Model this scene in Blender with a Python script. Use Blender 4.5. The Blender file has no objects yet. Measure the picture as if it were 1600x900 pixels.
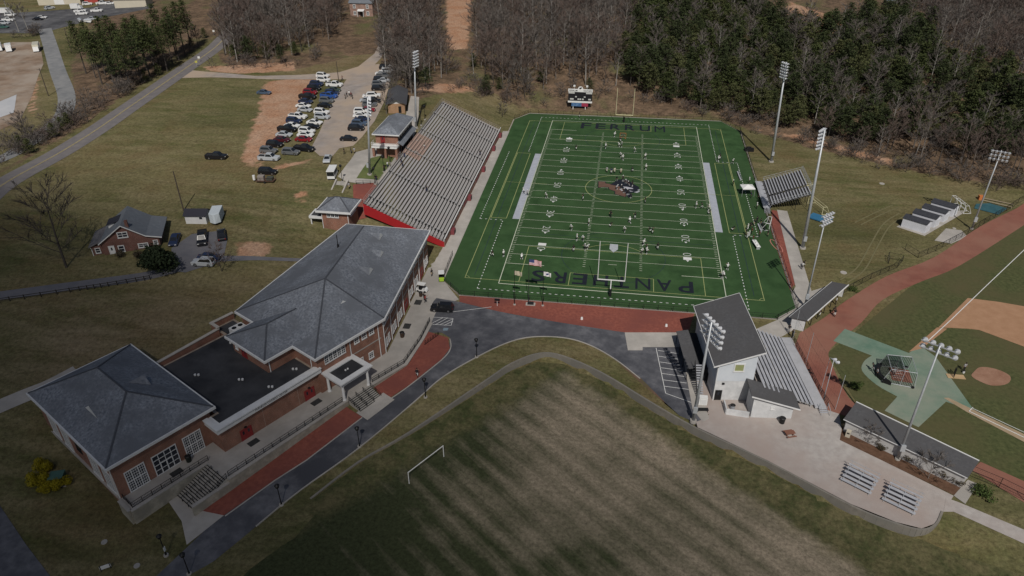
import bpy, bmesh, math, random
import numpy as np
from mathutils import Vector, Matrix
R = math.radians
SC = bpy.context.scene
COL = SC.collection
random.seed(7)

# ------------------------------------------------------------------ camera
cam_d = bpy.data.cameras.new("camera"); cam = bpy.data.objects.new("camera", cam_d); COL.objects.link(cam)
cam_d.sensor_width = 36.0; cam_d.lens = 25.436; cam_d.clip_start = 1.0; cam_d.clip_end = 6000.0
_yaw, _pit, _rol = R(-9.130), R(31.7606), R(-0.3358)
_f = Vector((math.sin(_yaw)*math.cos(_pit), math.cos(_yaw)*math.cos(_pit), -math.sin(_pit)))
_r = Vector((math.cos(_yaw), -math.sin(_yaw), 0)); _u = _r.cross(_f)
_r2 = math.cos(_rol)*_r + math.sin(_rol)*_u; _u2 = -math.sin(_rol)*_r + math.cos(_rol)*_u
_m = Matrix((_r2, _u2, -_f)).transposed().to_4x4(); _m.translation = Vector((0.046, -188.281, 82.787))
cam.matrix_world = _m
SC.camera = cam

# ------------------------------------------------------------------ sky, sun, exposure
SUN_EL, SUN_AZ = 48.0, -78.0                     # degrees; azimuth counted from +X, the sun stands behind the viewer
world = bpy.data.worlds.new("World"); SC.world = world; world.use_nodes = True
nt = world.node_tree; bg = nt.nodes["Background"]
sky = nt.nodes.new("ShaderNodeTexSky"); sky.sky_type = 'NISHITA'; sky.sun_disc = False
sky.sun_elevation = R(SUN_EL); sky.sun_rotation = R(90 - SUN_AZ); sky.air_density = 1.0; sky.dust_density = 1.5; sky.ozone_density = 1.0
nt.links.new(sky.outputs[0], bg.inputs[0]); bg.inputs[1].default_value = 0.05
sd = bpy.data.lights.new("sun", 'SUN'); sun = bpy.data.objects.new("sun", sd); COL.objects.link(sun)
sd.energy = 4.4; sd.angle = R(0.53); sd.color = (1.0, 0.955, 0.89)
_s = Vector((math.cos(R(SUN_EL))*math.cos(R(SUN_AZ)), math.cos(R(SUN_EL))*math.sin(R(SUN_AZ)), math.sin(R(SUN_EL))))
sun.rotation_euler = (-_s).to_track_quat('-Z', 'Y').to_euler(); sun.location = (100, -500, 500)
SC.view_settings.view_transform = 'Standard'; SC.view_settings.look = 'None'
SC.view_settings.exposure = -0.42; SC.view_settings.gamma = 1.0; SC.view_settings.use_curve_mapping = False
SC.cycles.max_bounces = 4; SC.cycles.diffuse_bounces = 2; SC.cycles.glossy_bounces = 2
SC.cycles.transparent_max_bounces = 16; SC.cycles.volume_bounces = 0

# ------------------------------------------------------------------ material helper
MATS = {}
def mat(name, c, c2=None, scale=1.0, rough=0.8, metal=0.0, bump=0.0, detail=5.0, c3=None, scale3=0.05, spec=0.3, lo=0.35, hi=0.65, bscale=None):
    if name in MATS: return MATS[name]
    m = bpy.data.materials.new(name); m.use_nodes = True; MATS[name] = m
    N, L = m.node_tree.nodes, m.node_tree.links
    b = N["Principled BSDF"]; b.inputs["Roughness"].default_value = rough; b.inputs["Metallic"].default_value = metal
    b.inputs["Specular IOR Level"].default_value = spec
    b.inputs["Base Color"].default_value = (*c, 1)
    tc = N.new("ShaderNodeTexCoord")
    def noise(s, d=detail):
        n = N.new("ShaderNodeTexNoise"); n.inputs["Scale"].default_value = s; n.inputs["Detail"].default_value = d
        n.inputs["Roughness"].default_value = 0.62
        L.new(tc.outputs["Object"], n.inputs["Vector"]); return n
    def ramp(n, a, bb):
        r = N.new("ShaderNodeMapRange"); r.inputs[1].default_value = a; r.inputs[2].default_value = bb
        L.new(n.outputs[0], r.inputs[0]); return r
    col = None
    if c2:
        n = noise(scale); r = ramp(n, lo, hi); mx = N.new("ShaderNodeMix"); mx.data_type = 'RGBA'
        mx.inputs[6].default_value = (*c, 1); mx.inputs[7].default_value = (*c2, 1)
        L.new(r.outputs[0], mx.inputs[0]); col = mx.outputs[2]
        if c3:
            n3 = noise(scale3, 6); r3 = ramp(n3, 0.4, 0.62); m3 = N.new("ShaderNodeMix"); m3.data_type = 'RGBA'
            m3.inputs[7].default_value = (*c3, 1); L.new(col, m3.inputs[6]); L.new(r3.outputs[0], m3.inputs[0]); col = m3.outputs[2]
        L.new(col, b.inputs["Base Color"])
    if bump:
        nb = noise(bscale or scale*3); bp = N.new("ShaderNodeBump"); bp.inputs["Strength"].default_value = bump; bp.inputs["Distance"].default_value = 0.05
        L.new(nb.outputs[0], bp.inputs["Height"]); L.new(bp.outputs[0], b.inputs["Normal"])
    return m

# ------------------------------------------------------------------ mesh helpers
def link(o, parent=None):
    COL.objects.link(o)
    if parent is not None: o.parent = parent
    return o
def tag(o, label=None, cat=None, group=None, kind=None):
    if label: o["label"] = label
    if cat: o["category"] = cat
    if group: o["group"] = group
    if kind: o["kind"] = kind
    return o
def empty(name, loc=(0, 0, 0), rz=0.0, label=None, cat=None, group=None):
    o = bpy.data.objects.new(name, None); COL.objects.link(o); o.location = loc; o.rotation_euler = (0, 0, rz)
    o.empty_display_size = 0.3
    return tag(o, label, cat, group)
class MB:
    "collects boxes, tubes and polygons into one mesh"
    def __init__(s): s.v = []; s.f = []; s.m = []; s.mi = 0
    def face(s, pts, mi=None):
        k = len(s.v); s.v += [tuple(p) for p in pts]; s.f.append(tuple(range(k, k+len(pts)))); s.m.append(s.mi if mi is None else mi); return s
    def hexa(s, b, t):
        "b, t: four points each, counter-clockwise seen from above"
        k = len(s.v); s.v += [tuple(p) for p in b] + [tuple(p) for p in t]
        for q in ((3, 2, 1, 0), (4, 5, 6, 7), (0, 1, 5, 4), (1, 2, 6, 5), (2, 3, 7, 6), (3, 0, 4, 7)):
            s.f.append(tuple(k+i for i in q)); s.m.append(s.mi)
        return s
    def box(s, x0, x1, y0, y1, z0, z1):
        return s.hexa([(x0, y0, z0), (x1, y0, z0), (x1, y1, z0), (x0, y1, z0)], [(x0, y0, z1), (x1, y0, z1), (x1, y1, z1), (x0, y1, z1)])
    def prism(s, poly, z0, z1, cap0=True, cap1=True):
        "poly: list of (x, y) counter-clockwise; z1 may be a list"
        n = len(poly); k = len(s.v)
        zb = z0 if isinstance(z0, (list, tuple)) else [z0]*n; zt = z1 if isinstance(z1, (list, tuple)) else [z1]*n
        s.v += [(p[0], p[1], zb[i]) for i, p in enumerate(poly)] + [(p[0], p[1], zt[i]) for i, p in enumerate(poly)]
        for i in range(n):
            j = (i+1) % n; s.f.append((k+i, k+j, k+n+j, k+n+i)); s.m.append(s.mi)
        if cap0: s.f.append(tuple(k+i for i in reversed(range(n)))); s.m.append(s.mi)
        if cap1: s.f.append(tuple(k+n+i for i in range(n))); s.m.append(s.mi)
        return s
    def tube(s, a, b, r0, r1=None, n=6, cap=True):
        a = Vector(a); b = Vector(b); r1 = r0 if r1 is None else r1
        d = (b-a).normalized(); t = Vector((0, 0, 1)) if abs(d.z) < 0.9 else Vector((1, 0, 0))
        x = d.cross(t).normalized(); y = d.cross(x)
        k = len(s.v)
        for (c, r) in ((a, r0), (b, r1)):
            for i in range(n):
                w = 2*math.pi*i/n; s.v.append(tuple(c + x*(r*math.cos(w)) - y*(r*math.sin(w))))
        for i in range(n):
            j = (i+1) % n; s.f.append((k+i, k+j, k+n+j, k+n+i)); s.m.append(s.mi)
        if cap:
            s.f.append(tuple(k+i for i in reversed(range(n)))); s.m.append(s.mi)
            s.f.append(tuple(k+n+i for i in range(n))); s.m.append(s.mi)
        return s
    def bar(s, a, b, w, h):
        "rectangular bar between two points, w wide (level), h tall"
        a = Vector(a); b = Vector(b); d = (b-a); e = Vector((-d.y, d.x, 0))
        e = (e.normalized() if e.length > 1e-6 else Vector((1, 0, 0)))*(w/2)
        u = Vector((0, 0, h/2)) if abs(d.normalized().z) < 0.95 else Vector((0, 1, 0)).cross(Vector((1, 0, 0)))*0 + Vector((0, h/2, 0))
        if abs(d.normalized().z) >= 0.95: e = Vector((w/2, 0, 0))
        k = len(s.v)
        s.v += [tuple(p) for p in (a-e-u, a+e-u, a+e+u, a-e+u, b-e-u, b+e-u, b+e+u, b-e+u)]
        for q in ((0, 1, 2, 3), (7, 6, 5, 4), (0, 4, 5, 1), (1, 5, 6, 2), (2, 6, 7, 3), (3, 7, 4, 0)):
            s.f.append(tuple(k+i for i in q)); s.m.append(s.mi)
        return s
    def slab(s, pts, th):
        "polygon in 3D (counter-clockwise from above) with a vertical thickness th below it"
        n = len(pts); k = len(s.v)
        s.v += [tuple(p) for p in pts] + [(p[0], p[1], p[2]-th) for p in pts]
        s.f.append(tuple(range(k, k+n))); s.m.append(s.mi)
        s.f.append(tuple(k+n+i for i in reversed(range(n)))); s.m.append(s.mi)
        for i in range(n):
            j = (i+1) % n; s.f.append((k+j, k+i, k+n+i, k+n+j)); s.m.append(s.mi)
        return s
    def mesh(s, name, mats, smooth=False):
        me = bpy.data.meshes.new(name); me.from_pydata(s.v, [], s.f)
        for m in (mats if isinstance(mats, (list, tuple)) else [mats]): me.materials.append(m)
        if len(me.materials) > 1: me.polygons.foreach_set("material_index", s.m)
        if smooth: me.polygons.foreach_set("use_smooth", [True]*len(me.polygons))
        me.update(); return me
    def build(s, name, mats, parent=None, smooth=False, loc=None):
        o = link(bpy.data.objects.new(name, s.mesh(name, mats, smooth)), parent)
        if loc: o.location = loc
        return o
def inst(me, name, parent=None, loc=(0, 0, 0), rot=(0, 0, 0), scale=(1, 1, 1)):
    o = bpy.data.objects.new(name, me); o.location = loc; o.rotation_euler = rot; o.scale = scale
    return link(o, parent)
def copy_tree(o, parent=None):
    c = o.copy(); COL.objects.link(c); c.parent = parent
    for ch in list(KIDS.get(o.name, [])): copy_tree(ch, c)
    return c
KIDS = {}
def crv(pts, n=6, closed=False):
    "Catmull-Rom through 2-D points"
    P = [np.array(p, float) for p in pts]; out = []; m = len(P)
    for i in range(m if closed else m-1):
        p0 = P[(i-1) % m] if closed or i > 0 else P[0]; p1 = P[i]; p2 = P[(i+1) % m]; p3 = P[(i+2) % m] if closed or i+2 < m else P[-1]
        for k in range(n):
            t = k/n; out.append(tuple(0.5*((2*p1)+(-p0+p2)*t+(2*p0-5*p1+4*p2-p3)*t*t+(-p0+3*p1-3*p2+p3)*t**3)))
    if not closed: out.append(tuple(P[-1]))
    return out
def ccw(poly):
    a = sum(poly[i][0]*poly[(i+1) % len(poly)][1]-poly[(i+1) % len(poly)][0]*poly[i][1] for i in range(len(poly)))
    return list(poly) if a > 0 else list(reversed(poly))
def inset(poly, d):
    "offset a counter-clockwise polygon inwards"
    n = len(poly); out = []
    for i in range(n):
        p0, p1, p2 = (np.array(poly[k % n], float) for k in (i-1, i, i+1))
        e1 = (p1-p0)/np.linalg.norm(p1-p0); e2 = (p2-p1)/np.linalg.norm(p2-p1)
        n1 = np.array([-e1[1], e1[0]]); n2 = np.array([-e2[1], e2[0]]); b = n1+n2; b = b/ max(0.2, (1+n1@n2))
        out.append(tuple(p1+b*d))
    return out
def ribbon(line, w):
    "2-D polygon of a path w wide along a polyline"
    L_, R_ = [], []
    for i, p in enumerate(line):
        a = np.array(line[max(0, i-1)], float); b = np.array(line[min(len(line)-1, i+1)], float); d = (b-a)/max(1e-9, np.linalg.norm(b-a)); nn = np.array([-d[1], d[0]])*w/2
        L_.append(tuple(np.array(p)+nn)); R_.append(tuple(np.array(p)-nn))
    return ccw(L_+R_[::-1])

# ------------------------------------------------------------------ terrain heights (metres, the playing field is 0)
_C = []
def _c(xy, z): _C.append((xy[0], xy[1], z))
for q, z in [
 ((-103.01, 32.08),10),((-120.22, 40.36),10),((-88.66, 41.14),10),((-113.10, 68.67),10.3),((-94.00, -12.13),9.8),((-73.55, -22.32),9.6),((-108.86, -16.33),9.3),
 ((-137.79, 3.20),9.6),((-151.99, 46.77),10.2),((-135.10, -17.03),9.4),((-144.32, -31.16),9),((-155.89, -40.07),8.5),((-170.44, 94.43),10.5),((-158.08, 18.19),9.8),
 ((-61.42, -17.07),9.6),((-64.73, 19.21),9.7),((-73.85, 36.20),10),((-60.89, 49.17),9.2),((-51.59, 51.86),5),((-41.77, 53.11),1.2),
 ((-103.26, -66.69),7),((-90.98, -59.37),7.2),((-127.27, -49.95),8),((-123.29, -68.76),6.5),((-121.38, -82.67),5.5),((-96.25, -73.44),6),((-75.64, -63.29),6.6),((-78.73, -42.82),8),
 ((-82.03, -78.72),5.2),((-100.04, -83.14),4.8),((-104.00, -94.85),3.5),((-87.93, -91.37),4.2),((-74.34, -83.01),5),((-100.79, -108.94),2),((-90.62, -113.96),-0.6),((-82.20, -119.51),-1.6),
 ((-74.46, -122.99),-2.2),((-66.44, -125.42),-2.5),((-90.55, -122.88),-1.5),((-85.15, -129.81),-2.5),((-72.60, -133.05),-3),((-60.49, -129.02),-3),((-75.01, -135.16),-3.2),
 ((-66.80, -50.84),5.4),((-69.73, -60.62),5.6),((-72.65, -70.04),5.3),((-61.58, -42.69),5.8),((-60.45, -33.87),7.1),
 ((-16.01, 65.19),0.3),((-22.93, 76.98),2),((-40.70, 67.83),4),((-31.58, 88.87),5.5),((-6.42, 75.32),3.2),((5.15, 78.94),2.6),((27.73, 70.04),1.2),((-20.27, 99.55),8),
 ((-49.77, 125.62),11),((-9.77, 138.54),12),((29.61, 110.32),7),((31.16, 144.03),12),((57.98, 56.01),1),((77.33, 109.13),9),((83.45, 39.08),1),((90.94, 73.07),8),((97.90, 27.95),1.5),
 ((110.09, 15.89),2),((126.48, 64.78),12),((113.00, 161.26),16),((180.46, 203.19),18),((64.71, 199.63),16),((-28.20, 193.34),15),((-75.76, 117.65),12),((-91.51, 185.18),15),((-81.91, 80.16),10.8),
 ((-131.86, 166.29),13),((-156.42, 106.76),12),((-174.03, 180.23),14),((-222.27, 141.96),11),((-206.04, 70.04),9),((-248.09, 107.78),9),((-298.02, 141.96),9),((-245.47, 66.54),8.5),((-190.57, 0.85),7.8),((-182.46, 7.46),8),((-164.16, 1.16),9),
 ((-33.19, -65.74),0),((-23.80, -82.05),0),((-30.87, -93.45),-0.7),((-38.60, -106.69),-1.4),((-46.68, -119.46),-2.1),((-55.16, -131.43),-3),((-38.22, -85.94),-0.2),((-49.16, -102.35),-1.2),((-56.04, -119.54),-2.2),
 ((17.26, -92.00),0),((36.92, -96.65),0),((48.18, -106.82),0),((59.00, -112.00),0)]: _c(q, z)
for y in (-34, -12, 12, 34):
    for x, z in ((-38.5, 0), (-41, 0.1), (-46, 2.2), (-52, 5.0), (-59, 8.5), (-62, 9.4)): _C.append((x, y, z if y > -30 or x > -55 else z-1.2))
for x, y, z in ((-80, 10, 9.9), (-72, 18, 9.7), (-76, -8, 9.7), (-66, 5, 9.6), (-68, 30, 9.8), (-66, -14, 9.5)): _C.append((x, y, z))
for y in (-56, -70, -82): _C.append((-38, y, 0)); _C.append((-46, y, 0.0)); _C.append((-56, y, 4.0))
for x, y, z in ((-600, 0, 8), (-450, 300, 10), (-100, 650, 26), (500, 350, 25), (420, -50, 10), (300, -300, 0), (-300, -300, -4), (0, -300, -3), (-260, -120, 2), (-420, -60, 7), (-250, 330, 13), (150, 420, 22)): _C.append((x, y, z))
for x in (-36, -12, 12, 36, 60, 90, 120):
    for y in (-60, -30, 0, 30, 60):
        if y < 60 - max(0, x-36)*0.75: _C.append((x, y, 0))
for x in (30, 60, 90, 120): _C.append((x, -85, 0)); _C.append((x+20, -110, 0))
for a, b, z in ((7, -5, -2.5), (10, -5, -2.5), (4, -5, -2.5), (12, -7, -2.5), (9, -9.5, -2.4), (20, -9.8, -2.0), (30, -10, -1.5), (38, -11, -1.3), (36, -13, -1.1)): _C.append((-69.0+0.5*a-0.866*b, -124.2+0.866*a+0.5*b, z))
_C = np.array(_C, float)
def _tps_fit():
    P = _C[:, :2]; n = len(P); d2 = ((P[:, None]-P[None])**2).sum(2); K = 0.5*d2*np.log(d2+1e-9) + np.eye(n)*60.0
    A = np.zeros((n+3, n+3)); A[:n, :n] = K; A[:n, n] = 1; A[:n, n+1:] = P; A[n, :n] = 1; A[n+1:, :n] = P.T
    return np.linalg.solve(A, np.concatenate([_C[:, 2], np.zeros(3)]))
_Wt = _tps_fit()
def _tps(X, Y):
    sh = np.shape(X); X = np.ravel(X).astype(float); Y = np.ravel(Y).astype(float); out = np.empty(len(X))
    for i in range(0, len(X), 4000):
        d2 = (X[i:i+4000, None]-_C[None, :, 0])**2 + (Y[i:i+4000, None]-_C[None, :, 1])**2
        out[i:i+4000] = (0.5*d2*np.log(d2+1e-9))@_Wt[:-3] + _Wt[-3] + _Wt[-2]*X[i:i+4000] + _Wt[-1]*Y[i:i+4000]
    return out.reshape(sh)
def pdist(poly, X, Y):
    "signed distance to a polygon, negative inside"
    sh = np.shape(X); X = np.ravel(X).astype(float); Y = np.ravel(Y).astype(float)
    D = np.full(len(X), 1e18); ins = np.zeros(len(X), bool); n = len(poly)
    for i in range(n):
        ax, ay = poly[i]; bx, by = poly[(i+1) % n]; ex, ey = bx-ax, by-ay
        t = np.clip(((X-ax)*ex+(Y-ay)*ey)/max(1e-12, ex*ex+ey*ey), 0, 1)
        D = np.minimum(D, (X-ax-t*ex)**2+(Y-ay-t*ey)**2)
        c = ((ay > Y) != (by > Y)); xs = ex*(Y-ay)/(ey if abs(ey) > 1e-12 else 1e-12)+ax; ins ^= c & (X < xs)
    D = np.sqrt(D); return np.where(ins, -D, D).reshape(sh)
def sstep(a, b, x):
    t = np.clip((x-a)/(b-a), 0, 1); return t*t*(3-2*t)
FLAT = [(-39.5, -66), (-39.5, 46), (-34, 63.5), (34, 63.5), (44, 56), (62, 36), (100, 2), (170, -12), (170, -118), (62, -112), (40, -104), (16, -93), (-2, -80), (-24, -66)]
WALL = [(-42.44, -117.64), (-37.59, -109.62), (-31.21, -102.21), (-20.87, -87.94), (-17.02, -82.61), (-12.33, -78.91), (-7.82, -79.04), (-0.41, -82.98), (7.66, -89.30), (15.50, -95.11), (26.41, -101.36), (37.15, -108.51), (42.65, -110.96), (45.87, -111.60), (48.12, -110.35), (49.80, -107.77)]
SOCCER = WALL[:14] + [(48.77, -113.03), (57.47, -115.80), (90, -150), (90, -260), (-60, -260), (-53.48, -132.72)]
def hh_top(X, Y):
    h = _tps(X, Y); m = sstep(0, 7, pdist(FLAT, X, Y)); return h*m
def hh_arr(X, Y, grow=0.0):
    h = hh_top(X, Y); d = pdist(SOCCER, X, Y)-grow
    low = np.minimum(-1.35, h-0.02); lo2 = low + (-1.9-low)*sstep(0, 6, -d)
    return np.where(d < 0, lo2, h)
def hh(x, y): return float(hh_arr(np.array([x]), np.array([y]))[0])
def ht(x, y): return float(hh_top(np.array([x]), np.array([y]))[0])

# ------------------------------------------------------------------ ground sheet
def axis(lo, hi, step, far):
    a = list(np.arange(lo, hi+0.01, step)); s = step; x = lo
    while x > -far: s *= 1.5; x -= s; a.insert(0, x)
    s = step; x = hi
    while x < far: s *= 1.5; x += s; a.append(x)
    return np.array(a)
gx = axis(-270, 200, 2.5, 1800); gy = axis(-150, 340, 2.5, 1800)
GX, GY = np.meshgrid(gx, gy); GZ = hh_arr(GX, GY, grow=1.4)
CLIP = np.clip(GZ, -6, 45); GZ = CLIP
FOREST = [
 [(-108.07, 290.26), (-70.12, 119.48), (-57.54, 75.63), (-42.19, 62.58), (-33.36, 65.66), (5.45, 65.37), (33.87, 63.17), (43.38, 53.00), (57.61, 41.34), (69.32, 33.63), (83.41, 25.23), (108.65, 11.95), (150, 0), (400, 100), (500, 500), (-60, 700)],
 [(-155.13, 73.46), (-135.93, 63.52), (-123.71, 67.06), (-105.04, 88.63), (-97.50, 91.21), (-87.46, 68.90), (-69.60, 36.52), (-62.30, 50.35), (-53.65, 68.06), (-76.64, 149.66), (-60, 600), (-420, 480), (-201.96, 153.38)],
 [(-161.43, -33.46), (-162.86, -6.36), (-167.95, 29.49), (-176.37, 89.69), (-178.55, 118.23), (-232.30, 208.87), (-293.33, 201.08), (-216.08, 69.31), (-183.04, 25.27), (-175.33, 7.13), (-164.85, -14.63), (-164.10, -30.28)],
]
CLAY = [[(-127.31, 52.05), (-111.22, 63.91), (-106.19, 38.67), (-98.75, 8.09), (-95.84, -12.22), (-94.17, -21.69), (-101.19, -18.89), (-107.52, -1.53), (-116.58, 24.97)],
 [(44.67, 55.08), (58.62, 45.03), (70.57, 35.13), (80.84, 28.76), (81.77, 32.39), (70.72, 40.26), (57.18, 50.83)], [(-159.36, 68.06), (-140.40, 72.89), (-127.06, 77.91), (-122.53, 67.24), (-139.12, 59.76), (-152.70, 61.56)],
 [(-82.65, -57.33), (-79.39, -55.98), (-74.87, -57.11), (-73.67, -61.42), (-80.78, -63.27)], [(-92.45, -21.52), (-82.40, -13.35), (-81.35, -15.94), (-90.52, -23.76)], [(-73.15, 49.13), (-63.18, 63.58), (-52.10, 66.13), (-62.30, 50.35)], [(-79.19, -33.92), (-76.85, -32.27), (-74.42, -37.60), (-76.80, -38.95)],
 [(73.65, 198.16), (105.75, 132.94), (88.00, 128.37), (67.17, 155.07)], [(-234.99, 67.60), (-217.40, 52.26), (-183.43, 7.27), (-190.14, 12.83)], [(-93.51, 190.61), (-82.90, 210.09), (-70.45, 139.85), (-65.38, 107.38), (-71.84, 100.77), (-79.11, 127.16)]]
DRY = [[(-117.47, -84.06), (-102.29, -77.51), (-80.25, -74.26), (-69.37, -64.71), (-72.89, -75.20), (-79.70, -94.74), (-98.85, -106.89)], [(-105.04, 88.63), (-98.54, 92.83), (-91.26, 70.09), (-126.57, 64.99), (-120.22, 101.01)], [(-245.50, 66.57), (-224.68, 59.84), (-184.53, 7.22), (-177.13, -14.94)],
 [(-40.00, 63.25), (-19.41, 90.27), (7.47, 79.16), (23.29, 67.91)], [(-70.01, 92.89), (-63.73, 112.35), (-42.19, 62.58), (-52.04, 54.15)], [(-92.14, 174.05), (-83.19, 191.94), (-65.48, 120.99), (-70.01, 92.89), (-78.38, 117.06)]]
def zone(polys, soft):
    z = np.zeros(GX.shape)
    for p in polys: z = np.maximum(z, 1-sstep(-soft, soft, pdist(p, GX, GY)))
    return z
ny, nx = GX.shape
verts = np.stack([GX.ravel(), GY.ravel(), GZ.ravel()], 1)
idx = np.arange(nx*ny).reshape(ny, nx)
quads = np.stack([idx[:-1, :-1].ravel(), idx[:-1, 1:].ravel(), idx[1:, 1:].ravel(), idx[1:, :-1].ravel()], 1)
me = bpy.data.meshes.new("ground"); me.from_pydata(verts.tolist(), [], quads.tolist())
me.polygons.foreach_set("use_smooth", [True]*len(me.polygons))
for nm, z in (("litter", zone(FOREST, 3)), ("clay", zone(CLAY, 2.2)), ("dry", zone(DRY, 10))):
    at = me.attributes.new(nm, 'FLOAT', 'POINT'); at.data.foreach_set("value", z.ravel().astype(np.float32))
ground = link(bpy.data.objects.new("ground", me)); tag(ground, "rolling ground of dormant lawn and leaf litter", kind="structure")

def ground_mat():
    m = bpy.data.materials.new("ground_cover"); m.use_nodes = True; N, L = m.node_tree.nodes, m.node_tree.links; b = N["Principled BSDF"]
    b.inputs["Roughness"].default_value = 0.95; b.inputs["Specular IOR Level"].default_value = 0.1
    tc = N.new("ShaderNodeTexCoord")
    def noise(s, d=5, rgh=0.62, vec=None):
        n = N.new("ShaderNodeTexNoise"); n.inputs["Scale"].default_value = s; n.inputs["Detail"].default_value = d; n.inputs["Roughness"].default_value = rgh
        L.new(vec or tc.outputs["Object"], n.inputs["Vector"]); return n.outputs[0]
    def rng(v, a, bb):
        r = N.new("ShaderNodeMapRange"); r.inputs[1].default_value = a; r.inputs[2].default_value = bb; L.new(v, r.inputs[0]); return r.outputs[0]
    def mix(f, c1, c2):
        x = N.new("ShaderNodeMix"); x.data_type = 'RGBA'
        for k, c in ((6, c1), (7, c2)):
            if isinstance(c, tuple): x.inputs[k].default_value = (*c, 1)
            else: L.new(c, x.inputs[k])
        L.new(f, x.inputs[0]); return x.outputs[2]
    def math_(op, a, bb):
        x = N.new("ShaderNodeMath"); x.operation = op
        for k, c in ((0, a), (1, bb)):
            if isinstance(c, (int, float)): x.inputs[k].default_value = c
            else: L.new(c, x.inputs[k])
        return x.outputs[0]
    def attr(nm):
        a = N.new("ShaderNodeAttribute"); a.attribute_name = nm; return a.outputs["Fac"]
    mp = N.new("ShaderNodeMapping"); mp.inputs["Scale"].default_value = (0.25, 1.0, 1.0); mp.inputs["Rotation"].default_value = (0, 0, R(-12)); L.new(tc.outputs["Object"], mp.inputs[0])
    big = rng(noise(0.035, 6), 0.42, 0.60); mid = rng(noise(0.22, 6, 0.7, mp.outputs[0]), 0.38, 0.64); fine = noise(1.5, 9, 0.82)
    lawn = mix(rng(noise(0.8, 7, 0.75), 0.5, 0.68), mix(mid, mix(big, (0.078, 0.086, 0.030), (0.145, 0.128, 0.058)), (0.195, 0.165, 0.088)), (0.105, 0.088, 0.042))
    dryf = math_('MULTIPLY', attr("dry"), rng(noise(0.12, 5), 0.25, 0.55))
    lawn = mix(math_('MULTIPLY', rng(noise(0.045, 8, 0.72), 0.48, 0.64), 0.55), lawn, (0.135, 0.092, 0.045))
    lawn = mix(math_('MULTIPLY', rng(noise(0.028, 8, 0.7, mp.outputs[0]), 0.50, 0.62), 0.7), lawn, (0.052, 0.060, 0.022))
    lawn = mix(dryf, lawn, mix(mid, (0.150, 0.112, 0.060), (0.225, 0.178, 0.108)))
    litt = mix(rng(noise(0.3, 7, 0.7), 0.38, 0.62), (0.085, 0.060, 0.040), (0.185, 0.125, 0.082))
    litt = mix(rng(noise(0.05, 4), 0.52, 0.66), litt, (0.11, 0.105, 0.048))
    edge = math_('ADD', attr("litter"), math_('MULTIPLY', math_('SUBTRACT', noise(0.35, 5), 0.5), 1.3))
    col = mix(rng(edge, 0.35, 0.62), lawn, litt)
    cedge = math_('ADD', attr("clay"), math_('MULTIPLY', math_('SUBTRACT', noise(0.25, 6), 0.5), 1.5))
    clayc = mix(rng(noise(0.15, 6), 0.35, 0.65), (0.34, 0.185, 0.110), (0.40, 0.262, 0.18))
    col = mix(rng(cedge, 0.42, 0.72), col, clayc)
    br = N.new("ShaderNodeMix"); br.data_type = 'RGBA'; br.blend_type = 'MULTIPLY'; br.inputs[0].default_value = 1.0
    g = N.new("ShaderNodeMapRange"); g.inputs[1].default_value = 0.3; g.inputs[2].default_value = 0.7; g.inputs[3].default_value = 0.4; g.inputs[4].default_value = 1.55; L.new(fine, g.inputs[0])
    L.new(col, br.inputs[6]); L.new(g.outputs[0], br.inputs[7]); L.new(br.outputs[2], b.inputs["Base Color"])
    bp = N.new("ShaderNodeBump"); bp.inputs["Strength"].default_value = 0.5; bp.inputs["Distance"].default_value = 0.15; L.new(noise(2.0, 8, 0.7), bp.inputs["Height"]); L.new(bp.outputs[0], b.inputs["Normal"])
    return m
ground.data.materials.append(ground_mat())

# ------------------------------------------------------------------ draped sheets
def sheet(name, poly, m, off=0.05, step=2.5, parent=None, label=None, kind="structure", top=True, zfix=None):
    bm = bmesh.new(); vs = [bm.verts.new((p[0], p[1], 0)) for p in ccw(poly)]
    bm.faces.new(vs); bm.normal_update(); bmesh.ops.triangulate(bm, faces=bm.faces[:], ngon_method='EAR_CLIP')
    if zfix is None:
        for ax in (0, 1):
            lo = min(p[ax] for p in poly); hi = max(p[ax] for p in poly); c = math.ceil(lo/step)*step
            while c < hi:
                co = [0, 0, 0]; co[ax] = c; no = [0, 0, 0]; no[ax] = 1
                bmesh.ops.bisect_plane(bm, geom=bm.verts[:]+bm.edges[:]+bm.faces[:], plane_co=co, plane_no=no, dist=1e-5); c += step
        X = np.array([v.co.x for v in bm.verts]); Y = np.array([v.co.y for v in bm.verts])
        Z = (hh_top if top else hh_arr)(X, Y)+off
        for v, z in zip(bm.verts, Z): v.co.z = z
    else:
        for v in bm.verts: v.co.z = zfix
    bm.normal_update()
    for f in bm.faces:
        if f.normal.z < 0: f.normal_flip()
    me = bpy.data.meshes.new(name); bm.to_mesh(me); bm.free(); me.materials.append(m)
    o = link(bpy.data.objects.new(name, me), parent)
    if parent is None: tag(o, label, kind=kind)
    return o
ASPH = mat("asphalt", (0.085, 0.085, 0.092), (0.15, 0.148, 0.15), 0.35, 0.9, bump=0.1, c3=(0.055, 0.055, 0.06), scale3=0.09, bscale=20)
ROADM = mat("old_asphalt", (0.135, 0.125, 0.130), (0.175, 0.160, 0.155), 0.4, 0.9, bump=0.1, bscale=20)
LANE = mat("lane_asphalt", (0.082, 0.084, 0.095), (0.15, 0.15, 0.162), 0.6, 0.9, c3=(0.058, 0.06, 0.07), scale3=0.13, bump=0.15, bscale=12)
GRAVEL = mat("gravel", (0.23, 0.205, 0.19), (0.33, 0.29, 0.265), 0.3, 0.95, bump=0.3, c3=(0.38, 0.30, 0.23), scale3=0.05, bscale=6)
CONC = mat("concrete", (0.37, 0.345, 0.31), (0.44, 0.41, 0.375), 0.5, 0.85, c3=(0.31, 0.29, 0.265), scale3=0.12)
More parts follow.
